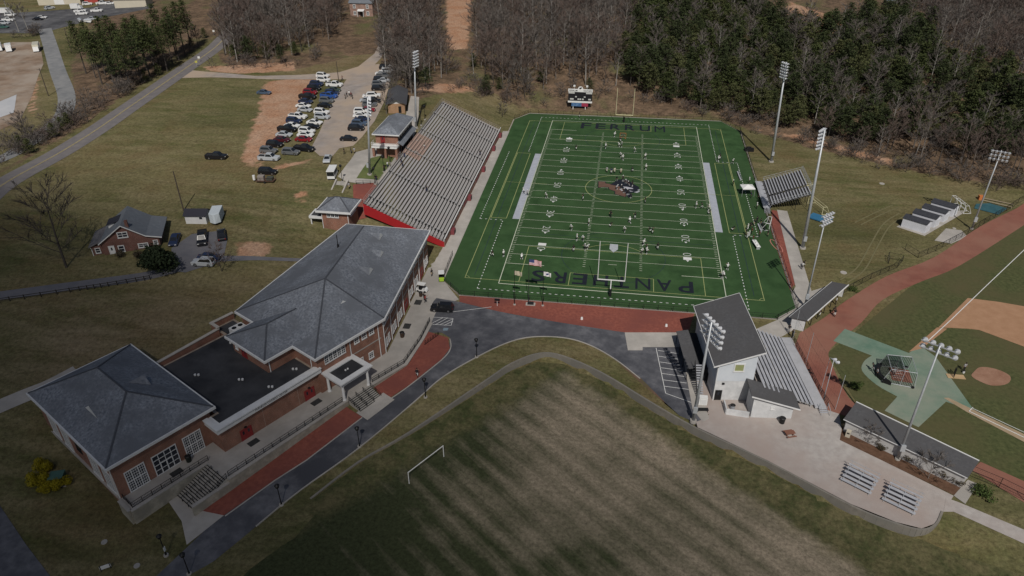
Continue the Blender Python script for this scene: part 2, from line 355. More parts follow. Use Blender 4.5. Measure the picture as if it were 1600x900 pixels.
PATIO = mat("stained_concrete", (0.33, 0.30, 0.28), (0.42, 0.39, 0.365), 0.7, 0.85, c3=(0.345, 0.285, 0.255), scale3=0.05)
BRICKP = mat("red_paving", (0.19, 0.055, 0.040), (0.275, 0.088, 0.060), 1.6, 0.85, c3=(0.185, 0.058, 0.045), scale3=0.12, bump=0.15, bscale=9)
CLAYP = mat("clay_track", (0.185, 0.068, 0.05), (0.25, 0.10, 0.07), 0.25, 0.95, c3=(0.25, 0.12, 0.085), scale3=0.06, bump=0.15, bscale=8)
DIRT = mat("infield_dirt", (0.33, 0.185, 0.105), (0.38, 0.22, 0.13), 0.5, 0.95, bump=0.1, bscale=9)
WHITEP = mat("white_paint", (0.72, 0.72, 0.70), (0.62, 0.62, 0.60), 4.0, 0.7)
YELP = mat("yellow_paint", (0.50, 0.47, 0.10), (0.42, 0.40, 0.09), 4.0, 0.7)
YROAD = mat("faded_yellow_paint", (0.42, 0.34, 0.16), (0.32, 0.27, 0.15), 1.0, 0.8)

# county road along the lawn and the roads behind it
road_line = crv([(-150.60, -58.56), (-155.37, -40.72), (-155.14, -16.63), (-158.58, 18.92), (-165.15, 65.28), (-170.24, 102.29), (-180.65, 140.73), (-204.44, 206.48)], 8)
sheet("road", ribbon(road_line, 8.0), ROADM, 0.06, label="grey two-lane county road beside the lawn")
cl = MB()
for s in (-0.16, 0.16):
    pl = ribbon(road_line, 0.5)[:len(road_line)]
    for i in range(len(road_line)-1):
        a = np.array(road_line[i]); b = np.array(road_line[i+1]); nn = np.array([-(b-a)[1], (b-a)[0]]); nn = nn/np.linalg.norm(nn)
        for t in range(4):
            p = a+(b-a)*t/4 + nn*s; q = a+(b-a)*(t+1)/4 + nn*s
            cl.face([(*(p-nn*0.09), ht(*p)+0.10), (*(q-nn*0.09), ht(*q)+0.10), (*(q+nn*0.09), ht(*q)+0.10), (*(p+nn*0.09), ht(*p)+0.10)])
mm = cl.build("centre_line", YROAD); tag(mm, "faded yellow centre line of the county road", kind="structure")
sheet("driveway", [(-161.58, 56.01), (-161.12, 62.80), (-155.16, 61.39), (-133.39, 58.21), (-117.95, 62.29), (-104.90, 66.76), (-100.09, 74.23), (-99.27, 90.99), (-101.34, 103.29), (-98.70, 101.79), (-94.93, 86.37), (-94.32, 68.20), (-94.75, 58.78), (-108.79, 57.78), (-127.10, 55.24), (-148.82, 54.40), (-159.20, 52.80)], GRAVEL, 0.05, label="pale gravel driveway from the road to the car park")
sheet("car_park", [(-99.55, 72.65), (-93.34, 78.12), (-87.46, 68.90), (-81.82, 55.27), (-77.90, 35.32), (-75.21, 17.07), (-74.37, 3.40), (-74.60, -3.63), (-77.86, -6.00), (-77.55, -11.74), (-81.02, -12.23), (-85.66, -7.16), (-88.48, 6.58), (-92.03, 20.81), (-95.53, 36.68), (-98.24, 52.59), (-99.65, 63.11)], GRAVEL, 0.06, label="grey gravel car park beside the grandstand")
sheet("side_road", ribbon(crv([(-270.13, 124.03), (-246.62, 96.76), (-215.72, 60.64), (-190.49, 31.73), (-177.99, 13.04), (-173.10, -1.50), (-169.01, -19.65), (-171.19, -29.06)], 6), 5.5), mat("pale_asphalt", (0.17, 0.175, 0.18), (0.235, 0.235, 0.235), 0.3, 0.9), 0.06, label="narrow grey side road past the storage yard")
sheet("storage_yard", [(-330.10, 150.18), (-300.60, 158.82), (-277.99, 167.96), (-268.14, 204.30), (-240.72, 166.46), (-256.88, 142.97), (-263.69, 124.32), (-265.20, 115.95), (-285.70, 114.50), (-292.04, 106.84)], ASPH, 0.05, label="grey yard full of white trucks")
sheet("bare_yard", [(-273.40, 88.87), (-267.03, 99.74), (-254.61, 100.67), (-227.65, 68.31), (-218.58, 53.77), (-203.42, 31.12), (-188.87, 6.95), (-189.38, -8.12)], mat("bare_soil", (0.17, 0.115, 0.078), (0.27, 0.195, 0.14), 0.2, 0.95, c3=(0.32, 0.265, 0.215), scale3=0.09, bump=0.3), 0.05, label="bare brown soil yard beside the side road")
sheet("house_drive", [(-95.67, -62.33), (-94.19, -56.23), (-87.64, -53.38), (-85.57, -56.30), (-83.02, -63.18), (-73.67, -61.42), (-66.99, -59.56), (-66.48, -60.78), (-82.66, -65.33), (-88.05, -70.21), (-91.19, -70.25)], mat("drive_asphalt", (0.12, 0.12, 0.135), (0.16, 0.155, 0.165), 0.3, 0.9), 0.06, label="grey parking pad beside the brick house")
sheet("lower_lane", ribbon(crv([(-123.21, -83.91), (-110.21, -78.48), (-96.47, -73.06), (-90.73, -69.26)], 6), 3.0), mat("drive_asphalt", (0, 0, 0)), 0.07, label="narrow grey lane below the brick house")
sheet("side_path", ribbon(crv([(-101.70, -110.72), (-98.01, -106.41), (-95.61, -103.86), (-92.83, -99.80)], 5), 3.2), CONC, 0.07, label="pale path leading behind the big hall")
sheet("corner_road", [(-94.47, -123.48), (-88.21, -125.92), (-80.07, -131.10), (-72.59, -135.51), (-120, -160), (-140, -130)], LANE, 0.06, label="dark road at the foot of the lawn")

# plateau paths behind the grandstand
sheet("upper_walk", [(-68.44, -26.89), (-71.33, -24.54), (-71.71, -13.80), (-72.27, -8.12), (-69.09, -4.49), (-68.75, 8.73), (-67.07, 14.86), (-67.53, 24.71), (-70.89, 42.68), (-67.93, 42.25), (-63.92, 26.52), (-61.10, 13.14), (-59.98, 2.01), (-60.05, -14.96), (-60.09, -24.92), (-63.78, -26.84)], CONC, 0.06, label="pale concrete walk behind the top of the grandstand")
sheet("walk_lawn", [(-66.35, -24.63), (-66.82, -11.33), (-64.25, -8.17), (-61.37, -7.66), (-60.72, -15.57), (-60.90, -23.35)], mat("green_lawn", (0.075, 0.105, 0.03), (0.125, 0.14, 0.05), 0.5, 0.95, bump=0.3, bscale=5), 0.10, label="small green lawn inside the concrete walk")
sheet("brick_patio", [(-66.12, -28.01), (-61.24, -24.90), (-60.17, -27.14), (-59.02, -39.59), (-61.31, -41.67)], BRICKP, 0.10, label="red brick patio between the tower and the grandstand")

# stadium apron and plazas
sheet("home_apron", [(-41.4, -66.3), (-41.4, -47.2), (-40.6, -40.0), (-41.04, -32.44), (-39.65, 41.74), (-36.68, 42.17), (-34.57, 36.89), (-36.55, -49.58), (-36.40, -55.81), (-31.59, -62.50), (-35.0, -66.3)], CONC, 0.03, label="pale concrete apron between grandstand and turf")
sheet("entry_asphalt", crv([(-36.13, -75.36), (-36.90, -66.29), (-36.42, -62.71)], 2) + crv([(-31.24, -63.46), (-22.34, -65.82), (-12.84, -67.47), (-3.05, -68.75), (3.68, -69.52)], 3) + [(6.93, -71.21), (14.56, -70.06), (17.20, -92.81), (15.67, -93.83), (13.21, -92.61), (10.93, -89.65), (6.52, -83.25)] + crv([(1.74, -78.20), (-3.31, -74.45), (-8.41, -72.87), (-14.63, -73.60), (-19.23, -76.52), (-24.41, -82.09), (-29.12, -88.18), (-32.25, -94.41)], 5) + [(-38.63, -106.62), (-44.65, -116.04), (-49.51, -125.48), (-53.48, -132.72), (-58.86, -133.55), (-55.28, -123.99), (-49.38, -112.47), (-41.19, -99.17), (-37.34, -95.32), (-34.39, -90.87), (-30.41, -82.85), (-29.64, -79.78), (-30.32, -76.32), (-32.35, -74.85)], LANE, 0.06, label="dark asphalt lane curving round the lawn to the stadium")
sheet("end_plaza", [(-31.79, -60.99), (-16.36, -60.72), (-0.22, -60.80), (17.39, -60.58), (15.76, -67.92), (3.68, -69.52), (-3.05, -68.75), (-12.84, -67.47), (-22.34, -65.82), (-31.24, -63.46)], BRICKP, 0.045, label="red paved plaza behind the near end zone")
sheet("entry_pad", [(3.43, -69.56), (14.15, -67.95), (14.44, -72.82), (6.94, -73.95), (6.94, -74.99), (4.18, -75.40)], CONC, 0.10, label="pale concrete pad beside the striped bays")
sheet("entry_walk", [(13.89, -68.20), (14.89, -68.05), (18.05, -92.68), (16.94, -93.64), (15.42, -90.64)], CONC, 0.12, label="narrow concrete walk beside the press tower")
sheet("east_plaza", [(40.16, -7.77), (41.53, -8.35), (39.65, -45.83), (36.82, -50.21), (36.77, -47.06), (37.56, -24.11)], BRICKP, 0.05, label="red paved strip east of the turf")
sheet("east_walk", [(41.48, -7.57), (44.00, -7.98), (42.72, -48.03), (47.63, -44.64), (48.42, -47.18), (37.93, -62.14), (32.86, -67.31), (28.97, -64.61), (33.87, -60.46), (39.65, -46.63)], CONC, 0.055, label="pale concrete walk leading to the far stand")
sheet("patio", [(15.42, -90.64), (16.99, -92.84), (24.39, -84.16), (37.40, -83.93), (39.96, -86.92), (39.06, -94.86), (52.50, -104.32), (49.98, -107.74), (48.20, -110.10), (45.96, -111.33), (42.74, -110.67), (37.23, -108.20), (26.45, -101.05), (16.02, -95.02)], PATIO, 0.05, label="broad stained concrete patio below the ball field")
sheet("patio_path", [(51.26, -104.88), (52.95, -105.61), (62.72, -110.89), (61.59, -113.52), (51.44, -107.52), (49.98, -107.74)], PATIO, 0.07, label="pinkish concrete path leaving the patio")
sheet("mulch_bed", [(39.60, -91.45), (42.74, -90.50), (55.24, -100.98), (52.69, -104.29), (38.52, -94.64)], mat("mulch", (0.085, 0.045, 0.026), (0.13, 0.072, 0.045), 1.5, 0.95, bump=0.4, bscale=5), 0.08, label="brown mulch bed behind the long dugout")
sheet("walk_slab_end", [(52.50, -104.32), (55.72, -100.65), (56.90, -101.37), (53.60, -105.75)], CONC, 0.09, label="pale slab at the end of the dugout")
# plazas beside the lane
sheet("entry_plaza", [(-35.36, -74.81), (-30.69, -76.37), (-29.52, -79.77), (-30.32, -83.22), (-34.39, -90.87), (-37.57, -95.34), (-40.61, -92.42), (-36.36, -85.56)], BRICKP, 0.09, label="red paved plaza beside the curved lane")
sheet("lower_plaza", [(-43.86, -97.78), (-40.33, -99.68), (-46.08, -110.02), (-49.45, -114.71), (-54.16, -122.24), (-58.28, -121.85), (-50.91, -108.95)], BRICKP, 0.10, label="long red paved plaza below the retaining wall")
sheet("stair_landing", [(-64.04, -120.86), (-62.58, -119.38), (-58.28, -121.85), (-54.16, -122.24), (-57.05, -127.74), (-59.93, -124.06)], CONC, 0.10, label="pale landing at the foot of the wide stairs")

# ------------------------------------------------------------------ lower practice field and its retaining wall
sheet("practice_field", inset(ccw(SOCCER), 0.45), mat("tmp_field", (0.06, 0.06, 0.03)), 0.06, step=2.5, top=False, label="worn practice field with mowing stripes")
def field_mat():
    m = MATS["tmp_field"]; N, L = m.node_tree.nodes, m.node_tree.links; b = N["Principled BSDF"]; b.inputs["Roughness"].default_value = 0.95; b.inputs["Specular IOR Level"].default_value = 0.1
    a = Vector((*(-7.38, -82.96), 0)); c = Vector((*(33.23, -116.59), 0)); ang = math.atan2((c-a).y, (c-a).x)
    tc = N.new("ShaderNodeTexCoord"); mp = N.new("ShaderNodeMapping"); mp.vector_type = 'TEXTURE'; mp.inputs["Rotation"].default_value = (0, 0, ang); mp.inputs["Location"].default_value = a; L.new(tc.outputs["Object"], mp.inputs[0])
    sep = N.new("ShaderNodeSeparateXYZ"); L.new(mp.outputs[0], sep.inputs[0])
    def noise(s, d=6, rg=0.65, v=None):
        n = N.new("ShaderNodeTexNoise"); n.inputs["Scale"].default_value = s; n.inputs["Detail"].default_value = d; n.inputs["Roughness"].default_value = rg; L.new(v or tc.outputs["Object"], n.inputs["Vector"]); return n.outputs[0]
    def mth(op, x, y):
        k = N.new("ShaderNodeMath"); k.operation = op
        for i, c_ in ((0, x), (1, y)):
            if isinstance(c_, (int, float)): k.inputs[i].default_value = c_
            else: L.new(c_, k.inputs[i])
        return k.outputs[0]
    def rng(v, lo, hi, o0=0.0, o1=1.0):
        r = N.new("ShaderNodeMapRange"); r.inputs[1].default_value = lo; r.inputs[2].default_value = hi; r.inputs[3].default_value = o0; r.inputs[4].default_value = o1; L.new(v, r.inputs[0]); return r.outputs[0]
    def mix(f, c1, c2):
        x = N.new("ShaderNodeMix"); x.data_type = 'RGBA'
        for k, c_ in ((6, c1), (7, c2)):
            if isinstance(c_, tuple): x.inputs[k].default_value = (*c_, 1)
            else: L.new(c_, x.inputs[k])
        L.new(f, x.inputs[0]); return x.outputs[2]
    ss = N.new("ShaderNodeMapping"); ss.inputs["Scale"].default_value = (0.06, 1, 1); L.new(mp.outputs[0], ss.inputs[0])
    stripe = mth('SINE', mth('MULTIPLY', mth('ADD', sep.outputs[1], mth('MULTIPLY', noise(0.2), 1.2)), 2*math.pi/3.6), 0)
    stripe = mth('ADD', mth('MULTIPLY', stripe, 0.24), mth('MULTIPLY', mth('SUBTRACT', noise(0.55, 7, 0.72, ss.outputs[0]), 0.5), 2.2))
    # worn tan ground in the middle, greener towards the goal end and the touchline
    wear = mth('ADD', rng(sep.outputs[1], -40, 0), mth('MULTIPLY', mth('SUBTRACT', noise(0.06), 0.5), 2.4))
    wear = mth('ADD', wear, rng(sep.outputs[0], -6, 14, -0.55, 0.0))
    f = mth('ADD', mth('MULTIPLY', wear, 0.72), mth('MULTIPLY', stripe, 0.55))
    col = mix(rng(f, -0.1, 0.95), (0.044, 0.051, 0.024), (0.30, 0.245, 0.178))
    ed = mth('MINIMUM', sep.outputs[0], mth('MULTIPLY', sep.outputs[1], -1.0)); ed = mth('ADD', ed, mth('MULTIPLY', mth('SUBTRACT', noise(0.35), 0.5), 5.0))
    verge = mix(rng(noise(0.3, 7, 0.7), 0.38, 0.62), (0.052, 0.060, 0.024), (0.118, 0.104, 0.052))
    col = mix(rng(ed, -2.0, 1.2), verge, col)
    br = N.new("ShaderNodeMix"); br.data_type = 'RGBA'; br.blend_type = 'MULTIPLY'; br.inputs[0].default_value = 1.0; L.new(col, br.inputs[6]); L.new(rng(noise(1.6, 9, 0.82), 0.3, 0.7, 0.4, 1.6), br.inputs[7]); L.new(br.outputs[2], b.inputs["Base Color"])
field_mat()
# upper verge between lane and wall, then the wall itself
wl = crv(WALL, 4)
sheet("verge", [(-42.35, -117.88)] + wl[1:36] + [(15.61, -93.05), (13.21, -92.61), (10.93, -89.99), (6.52, -83.61)] + crv([(1.75, -78.60), (-3.28, -74.87), (-8.37, -73.29), (-14.57, -74.01), (-19.18, -76.84), (-24.32, -82.53), (-29.05, -88.49), (-32.16, -94.74)], 4) + [(-38.50, -106.97), (-44.49, -116.38), (-45.55, -118.75)], ground.data.materials[0], 0.03, label="olive grass verge above the retaining wall")
WALLM = mat("wall_block", (0.175, 0.16, 0.138), (0.25, 0.225, 0.19), 1.2, 0.9, bump=0.3, c3=(0.18, 0.17, 0.15), scale3=0.3)
wt = empty("retaining_wall", (wl[0][0], wl[0][1], -2), label="long low block retaining wall above the practice field", cat="wall")
ox, oy = wl[0]
acc = 0
for i in range(len(wl)-1):
    a = np.array(wl[i]); b = np.array(wl[i+1]); d = b-a; ln = np.linalg.norm(d)
    if ln < 0.05: continue
    nn = np.array([-d[1], d[0]])/ln*0.16; za, zb = ht(*a)+0.16, ht(*b)+0.16; z0 = min(hh(*a), hh(*b), -1.3)-0.4
    P = [(a-nn), (b-nn), (b+nn), (a+nn)]
    q = MB(); q.prism([(p[0]-ox, p[1]-oy) for p in ccw([tuple(p) for p in P])], z0+2, 0, cap1=False)
    k = MB(); pr = ccw([tuple(p) for p in P]); zt = [(za if np.linalg.norm(np.array(p)-a) < np.linalg.norm(np.array(p)-b) else zb)+2 for p in pr]
    k.prism([(p[0]-ox, p[1]-oy) for p in pr], z0+2, zt)
    k.build("wall_segment", WALLM, wt)
TRACK = mat("worn_grass", (0.165, 0.145, 0.075), (0.13, 0.12, 0.058), 0.6, 0.95)
for ln, lb in (((((50.41, -42.86)), (55.52, -36.46), (61.16, -24.91), (67.24, -12.77), (73.03, -5.63)), "right"), (((-134.30, -37.48), (-127.44, -28.86), (-119.08, -18.25), (-111.26, -15.35)), "lawn"), (((60.29, -13.07), (66.52, -6.59), (72.85, -0.61)), "cross")):
    for s in (-0.8, 0.8):
        c_ = np.array(crv(list(ln), 6)); d_ = np.gradient(c_, axis=0); n_ = np.stack([-d_[:, 1], d_[:, 0]], 1)/np.linalg.norm(d_, axis=1)[:, None]; sheet("tyre_track", ribbon([tuple(p) for p in c_+n_*s], 0.34), TRACK, 0.05, label="pair of pale tyre tracks worn into the grass")

def kerb(line, name, label, h=0.14, w=0.18, zf=ht):
    q = MB(); L2 = np.array(line, float); d_ = np.gradient(L2, axis=0); n_ = np.stack([-d_[:, 1], d_[:, 0]], 1)/np.linalg.norm(d_, axis=1)[:, None]*w/2
    for i in range(len(L2)-1):
        a, b, na, nb = L2[i], L2[i+1], n_[i], n_[i+1]; za, zb = zf(*a), zf(*b); q.hexa([(*(a-na), za-0.2), (*(b-nb), zb-0.2), (*(b+nb), zb-0.2), (*(a+na), za-0.2)], [(*(a-na), za+h), (*(b-nb), zb+h), (*(b+nb), zb+h), (*(a+na), za+h)])
    o = q.build(name, CONC); tag(o, label, kind="structure")
kerb(crv([(6.52, -83.61), (1.74, -78.40), (-3.29, -74.66), (-8.39, -73.08), (-14.60, -73.82), (-19.20, -76.73), (-24.37, -82.27), (-29.08, -88.35), (-32.20, -94.57), (-38.58, -106.76), (-44.60, -116.17), (-48.49, -123.47)], 5), "kerb", "pale kerb along the curving lane verge")
kerb(crv([(-30.22, -76.74), (-29.39, -79.75), (-30.27, -83.40), (-34.35, -91.03), (-37.30, -95.47)], 5), "kerb", "pale kerb between red entry plaza and lane"); kerb([(-40.28, -99.82), (-46.03, -110.15), (-49.39, -114.84), (-53.91, -122.33)], "kerb", "pale kerb between long red plaza and lane")
kerb([(-36.9, -55.3), (-31.9, -60.85), (33.7, -60.25), (38.5, -55.6), (38.5, 52.7), (33.1, 62.3), (-33.3, 61.5), (-37.9, 54.1), (-36.9, -55.3)], "kerb", "pale concrete kerb round the football turf", 0.09, 0.25, lambda x, y: 0.0)
sheet("soil_patch", crv([(2.73, -79.63), (5.31, -78.85), (7.89, -81.54), (11.23, -86.51), (13.31, -89.97), (11.57, -90.23), (7.66, -85.98), (4.78, -82.39)], 4, True), mat("red_soil", (0.12, 0.070, 0.048), (0.17, 0.10, 0.07), 0.6, 0.95, c3=(0.10, 0.085, 0.045), scale3=0.25, bump=0.3), 0.055, label="reddish bare soil patch on the verge")

# ------------------------------------------------------------------ football turf
YD = 0.9144
TURF = mat("turf", (0.023, 0.056, 0.018), (0.046, 0.098, 0.035), 0.22, 0.9, c3=(0.036, 0.074, 0.027), scale3=0.035, bump=0.2, bscale=9, spec=0.2)
turf = sheet("football_turf", [(-36.6, -55.2), (-31.8, -60.6), (33.6, -60.0), (38.2, -55.5), (38.2, 52.6), (33.0, 62.0), (-33.2, 61.2), (-37.6, 54.0)], TURF, zfix=0.06, label="dark green artificial football turf with painted lines")
LZ = 0.075
W2 = 53.333*YD/2
class Paint:
    "flat strips laid on the turf"
    def __init__(s, z=LZ): s.b = MB(); s.z = z
    def line(s, x0, y0, x1, y1, w=0.12):
        d = np.array([x1-x0, y1-y0], float); n = np.array([-d[1], d[0]])/max(1e-9, np.linalg.norm(d))*w/2
        s.b.face([(x0+n[0], y0+n[1], s.z), (x0-n[0], y0-n[1], s.z), (x1-n[0], y1-n[1], s.z), (x1+n[0], y1+n[1], s.z)][::1])
    def poly(s, pts): s.b.face([(p[0], p[1], s.z) for p in ccw(pts)])
    def arc(s, cx, cy, r, a0, a1, w=0.12, n=40, ry=None):
        P = [(cx+r*math.cos(R(a0+(a1-a0)*i/n)), cy+(ry or r)*math.sin(R(a0+(a1-a0)*i/n))) for i in range(n+1)]
        for p, q in zip(P, P[1:]): s.line(*p, *q, w)
    def dash(s, x0, y0, x1, y1, on=0.9, off=0.9, w=0.15):
        L_ = math.hypot(x1-x0, y1-y0); t = 0
        while t < L_:
            u = min(L_, t+on); s.line(x0+(x1-x0)*t/L_, y0+(y1-y0)*t/L_, x0+(x1-x0)*u/L_, y0+(y1-y0)*u/L_, w); t += on+off
    def done(s, name, m): return s.b.build(name, m, turf)
w = Paint(LZ+0.012)
for sx in (-1, 1):
    w.line(sx*W2, -60*YD, sx*W2, 60*YD, 0.17)
w.line(-W2, -60*YD, W2, -60*YD, 0.22); w.line(-W2, 60*YD, W2, 60*YD, 0.16)
for k in range(-50, 51, 5): w.line(-W2+0.1, k*YD, W2-0.1, k*YD, 0.105) if abs(k) < 50 else (w.line(-W2+0.1, k*YD, -W2+9, k*YD, 0.15), w.line(W2-9, k*YD, W2-0.1, k*YD, 0.15))
for k in range(-49, 50):
    if k % 5:
        for x in (-W2+0.35, W2-0.95): w.line(x, k*YD, x+0.6, k*YD, 0.12)
        for x in (-6.10-0.61, 6.10): w.line(x, k*YD, x+0.61, k*YD, 0.12)
for k in (-47, 47): w.line(-1.0, k*YD, 1.0, k*YD, 0.12)
w.done("yard_line", mat("line_paint", (0.56, 0.58, 0.46), (0.48, 0.51, 0.40), 0.6, 0.8))
w = Paint(LZ+0.004)                       # dashed white boundary, white team areas
for x0, y0, x1, y1 in ((-28.6, -57.6, -28.6, -24.5), (-28.6, 24.5, -28.6, 57.6), (28.6, -57.6, 28.6, -24.5), (28.6, 24.5, 28.6, 57.6), (-28.6, -57.6, 28.6, -57.4), (-28.6, 57.6, 28.6, 57.4), (-34.6, -24, -34.6, 24), (34.6, -24, 34.6, 24), (-34.6, -24, -28.6, -24), (34.6, -24, 28.6, -24), (34.6, 24, 28.6, 24)): w.dash(x0, y0, x1, y1, 0.55, 0.75, 0.16)
w.done("dashed_line", WHITEP)
w = Paint(LZ)
for sx in (-1, 1):
    x0, x1 = sx*(W2+0.12), sx*(W2+1.95); w.poly([(x0, -22.9), (x1, -22.9), (x1, 22.9), (x0, 22.9)])
w.done("team_strip", mat("team_strip_paint", (0.40, 0.42, 0.47), (0.34, 0.36, 0.40), 0.8, 0.8))
y = Paint(LZ+0.008)                       # yellow soccer and lacrosse lines
SX, SY = 32.2, 53.55
for a in ((-SX, -SY, SX, -SY), (-SX, SY, SX, SY), (-SX, -SY, -SX, SY), (SX, -SY, SX, SY)): y.line(*a, 0.14)
for sx, sy, a in ((-1, -1, 0), (1, -1, 90), (1, 1, 180), (-1, 1, 270)): y.arc(sx*SX, sy*SY, 0.95, a, a+90, 0.1, 8)
for s in (-1, 1):
    y.line(-20.1, s*SY, -20.1, s*37.0, 0.13); y.line(20.1, s*SY, 20.1, s*37.0, 0.13); y.line(-20.1, s*37.0, 20.1, s*37.0, 0.13)
    y.line(-9.2, s*SY, -9.2, s*48.0, 0.13); y.line(9.2, s*SY, 9.2, s*48.0, 0.13); y.line(-9.2, s*48.0, 9.2, s*48.0, 0.13)
    y.arc(0, s*42.5, 9.15, -90*s+50, -90*s-50+0, 0.12, 24)
    y.line(s*27.9, -22.9, s*27.9, 22.9, 0.14); y.line(s*27.9, -22.9, s*SX, -22.9, 0.14); y.line(s*27.9, 22.9, s*SX, 22.9, 0.14); y.line(s*31.9, -22.9, s*31.9, 22.9, 0.14)
y.arc(0, 0, 9.15, 0, 360, 0.15, 64); y.line(-SX, 0.25, -20, 0.25, 0.1); y.line(20, -0.3, SX, -0.3, 0.1)
y.done("soccer_line", mat("pale_yellow_paint", (0.36, 0.38, 0.16), (0.30, 0.33, 0.14), 3.0, 0.7))
b = Paint(LZ+0.002)                       # thin dark blue lacrosse lines
for s in (-1, 1): b.line(s*30.3, -52, s*30.3, 52, 0.10); b.line(-25, s*30.2, 25, s*30.2, 0.08); b.arc(0, s*39, 12, 0, 360, 0.08, 48)
b.done("lacrosse_line", mat("dark_blue_paint", (0.018, 0.026, 0.06), (0.02, 0.03, 0.05), 3.0, 0.8))

def text_mesh(body, size=1.0, sx=1.0, offset=0.0, space=1.0):
    cu = bpy.data.curves.new("t", 'FONT'); cu.body = body; cu.size = size; cu.offset = offset; cu.align_x = 'CENTER'; cu.align_y = 'CENTER'; cu.space_character = space; cu.resolution_u = 3
    o = bpy.data.objects.new("t", cu); COL.objects.link(o)
    me = bpy.data.meshes.new_from_object(o.evaluated_get(bpy.context.evaluated_depsgraph_get()))
    bpy.data.objects.remove(o); bpy.data.curves.remove(cu)
    co = np.array([v.co[:] for v in me.vertices]); c = (co.max(0)+co.min(0))/2
    for v in me.vertices: v.co = ((v.co.x-c[0])*sx, v.co.y-c[1], 0)
    me.update(); return me
def lay_text(body, name, m, loc, rz, h, wdt, parent=None, offset=0.0, space=1.0, rot=None):
    me = text_mesh(body, 1.0, 1.0, offset, space); co = np.array([v.co[:] for v in me.vertices]); d = co.max(0)-co.min(0)
    for v in me.vertices: v.co = (v.co.x*wdt/d[0], v.co.y*h/d[1], 0)
    me.materials.append(m); o = link(bpy.data.objects.new(name, me), parent); o.location = loc; o.rotation_euler = rot or (0, 0, rz); return o
NAVY = mat("end_zone_black", (0.008, 0.011, 0.019), (0.012, 0.015, 0.024), 1.0, 0.85)
def word(letters, x0, x1, yc, h, flip):
    n = len(letters); step = (x1-x0)/n
    for i, ch in enumerate(letters):
        x = x0+step*(i+0.5); x = -x if flip else x
        lay_text(ch, "letter", NAVY, (x, yc, LZ+0.03), math.pi if flip else 0, h, step*0.70, turf, offset=0.012 if ch not in "MN" else 0.0)
word("FERRUM", -15.0, 14.6, 50.9, 5.6, False)
word("PANTHERS", -18.4, 18.4, -50.4, 4.7, True)
ARROW = MB().face([(0.5, 0, 0), (-0.35, 0.42, 0), (-0.35, -0.42, 0)]).mesh("arrow", WHITEP)
for k in range(10, 100, 10):
    yv = (k-50)*YD; num = str(min(k, 100-k))
    for sx in (-1, 1):
        x = sx*(W2-8.0*YD); rz = R(-90) if sx < 0 else R(90)
        for ch, off in ((num[0], -1.0), (num[1], 1.0)):
            lay_text(ch, "yard_number", WHITEP, (x, yv + (off if sx > 0 else -off), LZ+0.014), rz, 1.9, 1.3, turf, offset=-0.022)
        if k != 50:
            a = inst(ARROW, "arrow", turf, (x+(-0.6 if sx > 0 else 0.6)*0, yv + (-2.1 if k < 50 else 2.1), LZ+0.014), (0, 0, R(-90) if k < 50 else R(90)), (0.9, 0.9, 1))
# midfield emblem: brown block shape with black edge, dark cat shape with white streaks
e = Paint(LZ+0.016)
brown = [(-5.76, 4.12), (-5.53, -0.04), (-4.35, 0.49), (-2.69, 0.51), (-2.51, -0.79), (-0.84, -1.98), (-0.78, -3.77), (2.03, -5.27), (2.27, -1.39), (3.26, 1.82), (0.11, 2.03), (-3.75, 3.04), (-3.93, 4.16)]
e.poly(inset(ccw(brown), -0.22)); e.done("emblem_edge", NAVY)
e = Paint(LZ+0.022); e.poly(ccw(brown)); e.done("emblem_field", mat("emblem_brown", (0.12, 0.066, 0.048), (0.15, 0.085, 0.062), 0.8, 0.85))
e = Paint(LZ+0.028); e.poly([(-2.47, 2.51), (-0.03, 6.48), (2.54, 6.62), (4.18, 3.57), (5.67, 1.86), (5.58, -0.08), (4.26, -2.18), (2.82, -2.61), (4.00, -3.63), (2.89, -5.98), (2.15, -3.77), (1.73, -1.04), (0.25, 1.38)]); e.poly([(-4.4, -2.3), (-3.4, -0.4), (-2.9, -0.8), (-3.5, -1.0)]); e.done("emblem_animal", NAVY)
e = Paint(LZ+0.034); e.poly([(1.2, 1.6), (2.4, 1.5), (3.9, 0.9), (4.1, 0.3), (2.4, 0.0), (1.7, 0.7)]); e.poly([(4.3, -1.9), (5.7, -0.8), (5.9, -1.3), (5.1, -2.2)]); e.poly([(5.2, -0.2), (5.8, 0.2), (5.9, -0.4), (5.4, -0.6)]); e.poly([(2.9, -0.9), (3.3, -1.6), (4.2, -1.4), (3.7, -1.2)]); e.poly([(0.2, -0.4), (1.0, -1.6), (1.3, -1.3), (0.6, 0.2)]); e.poly([(2.2, -3.3), (3.2, -3.3), (3.0, -3.6), (2.2, -3.6)]); e.done("emblem_streak", mat("emblem_grey", (0.36, 0.36, 0.40), (0.45, 0.45, 0.48), 1.5, 0.85))
e = Paint(LZ+0.03); cx, cy = G0 = (0.00, -34.93); e.poly([(cx-0.95, cy+1.9), (cx+0.95, cy+1.9), (cx+1.0, cy-0.6), (cx, cy-2.3), (cx-1.0, cy-0.6)]); e.done("shield_print", mat("shield_grey", (0.34, 0.36, 0.38), (0.44, 0.46, 0.48), 1.2, 0.8))

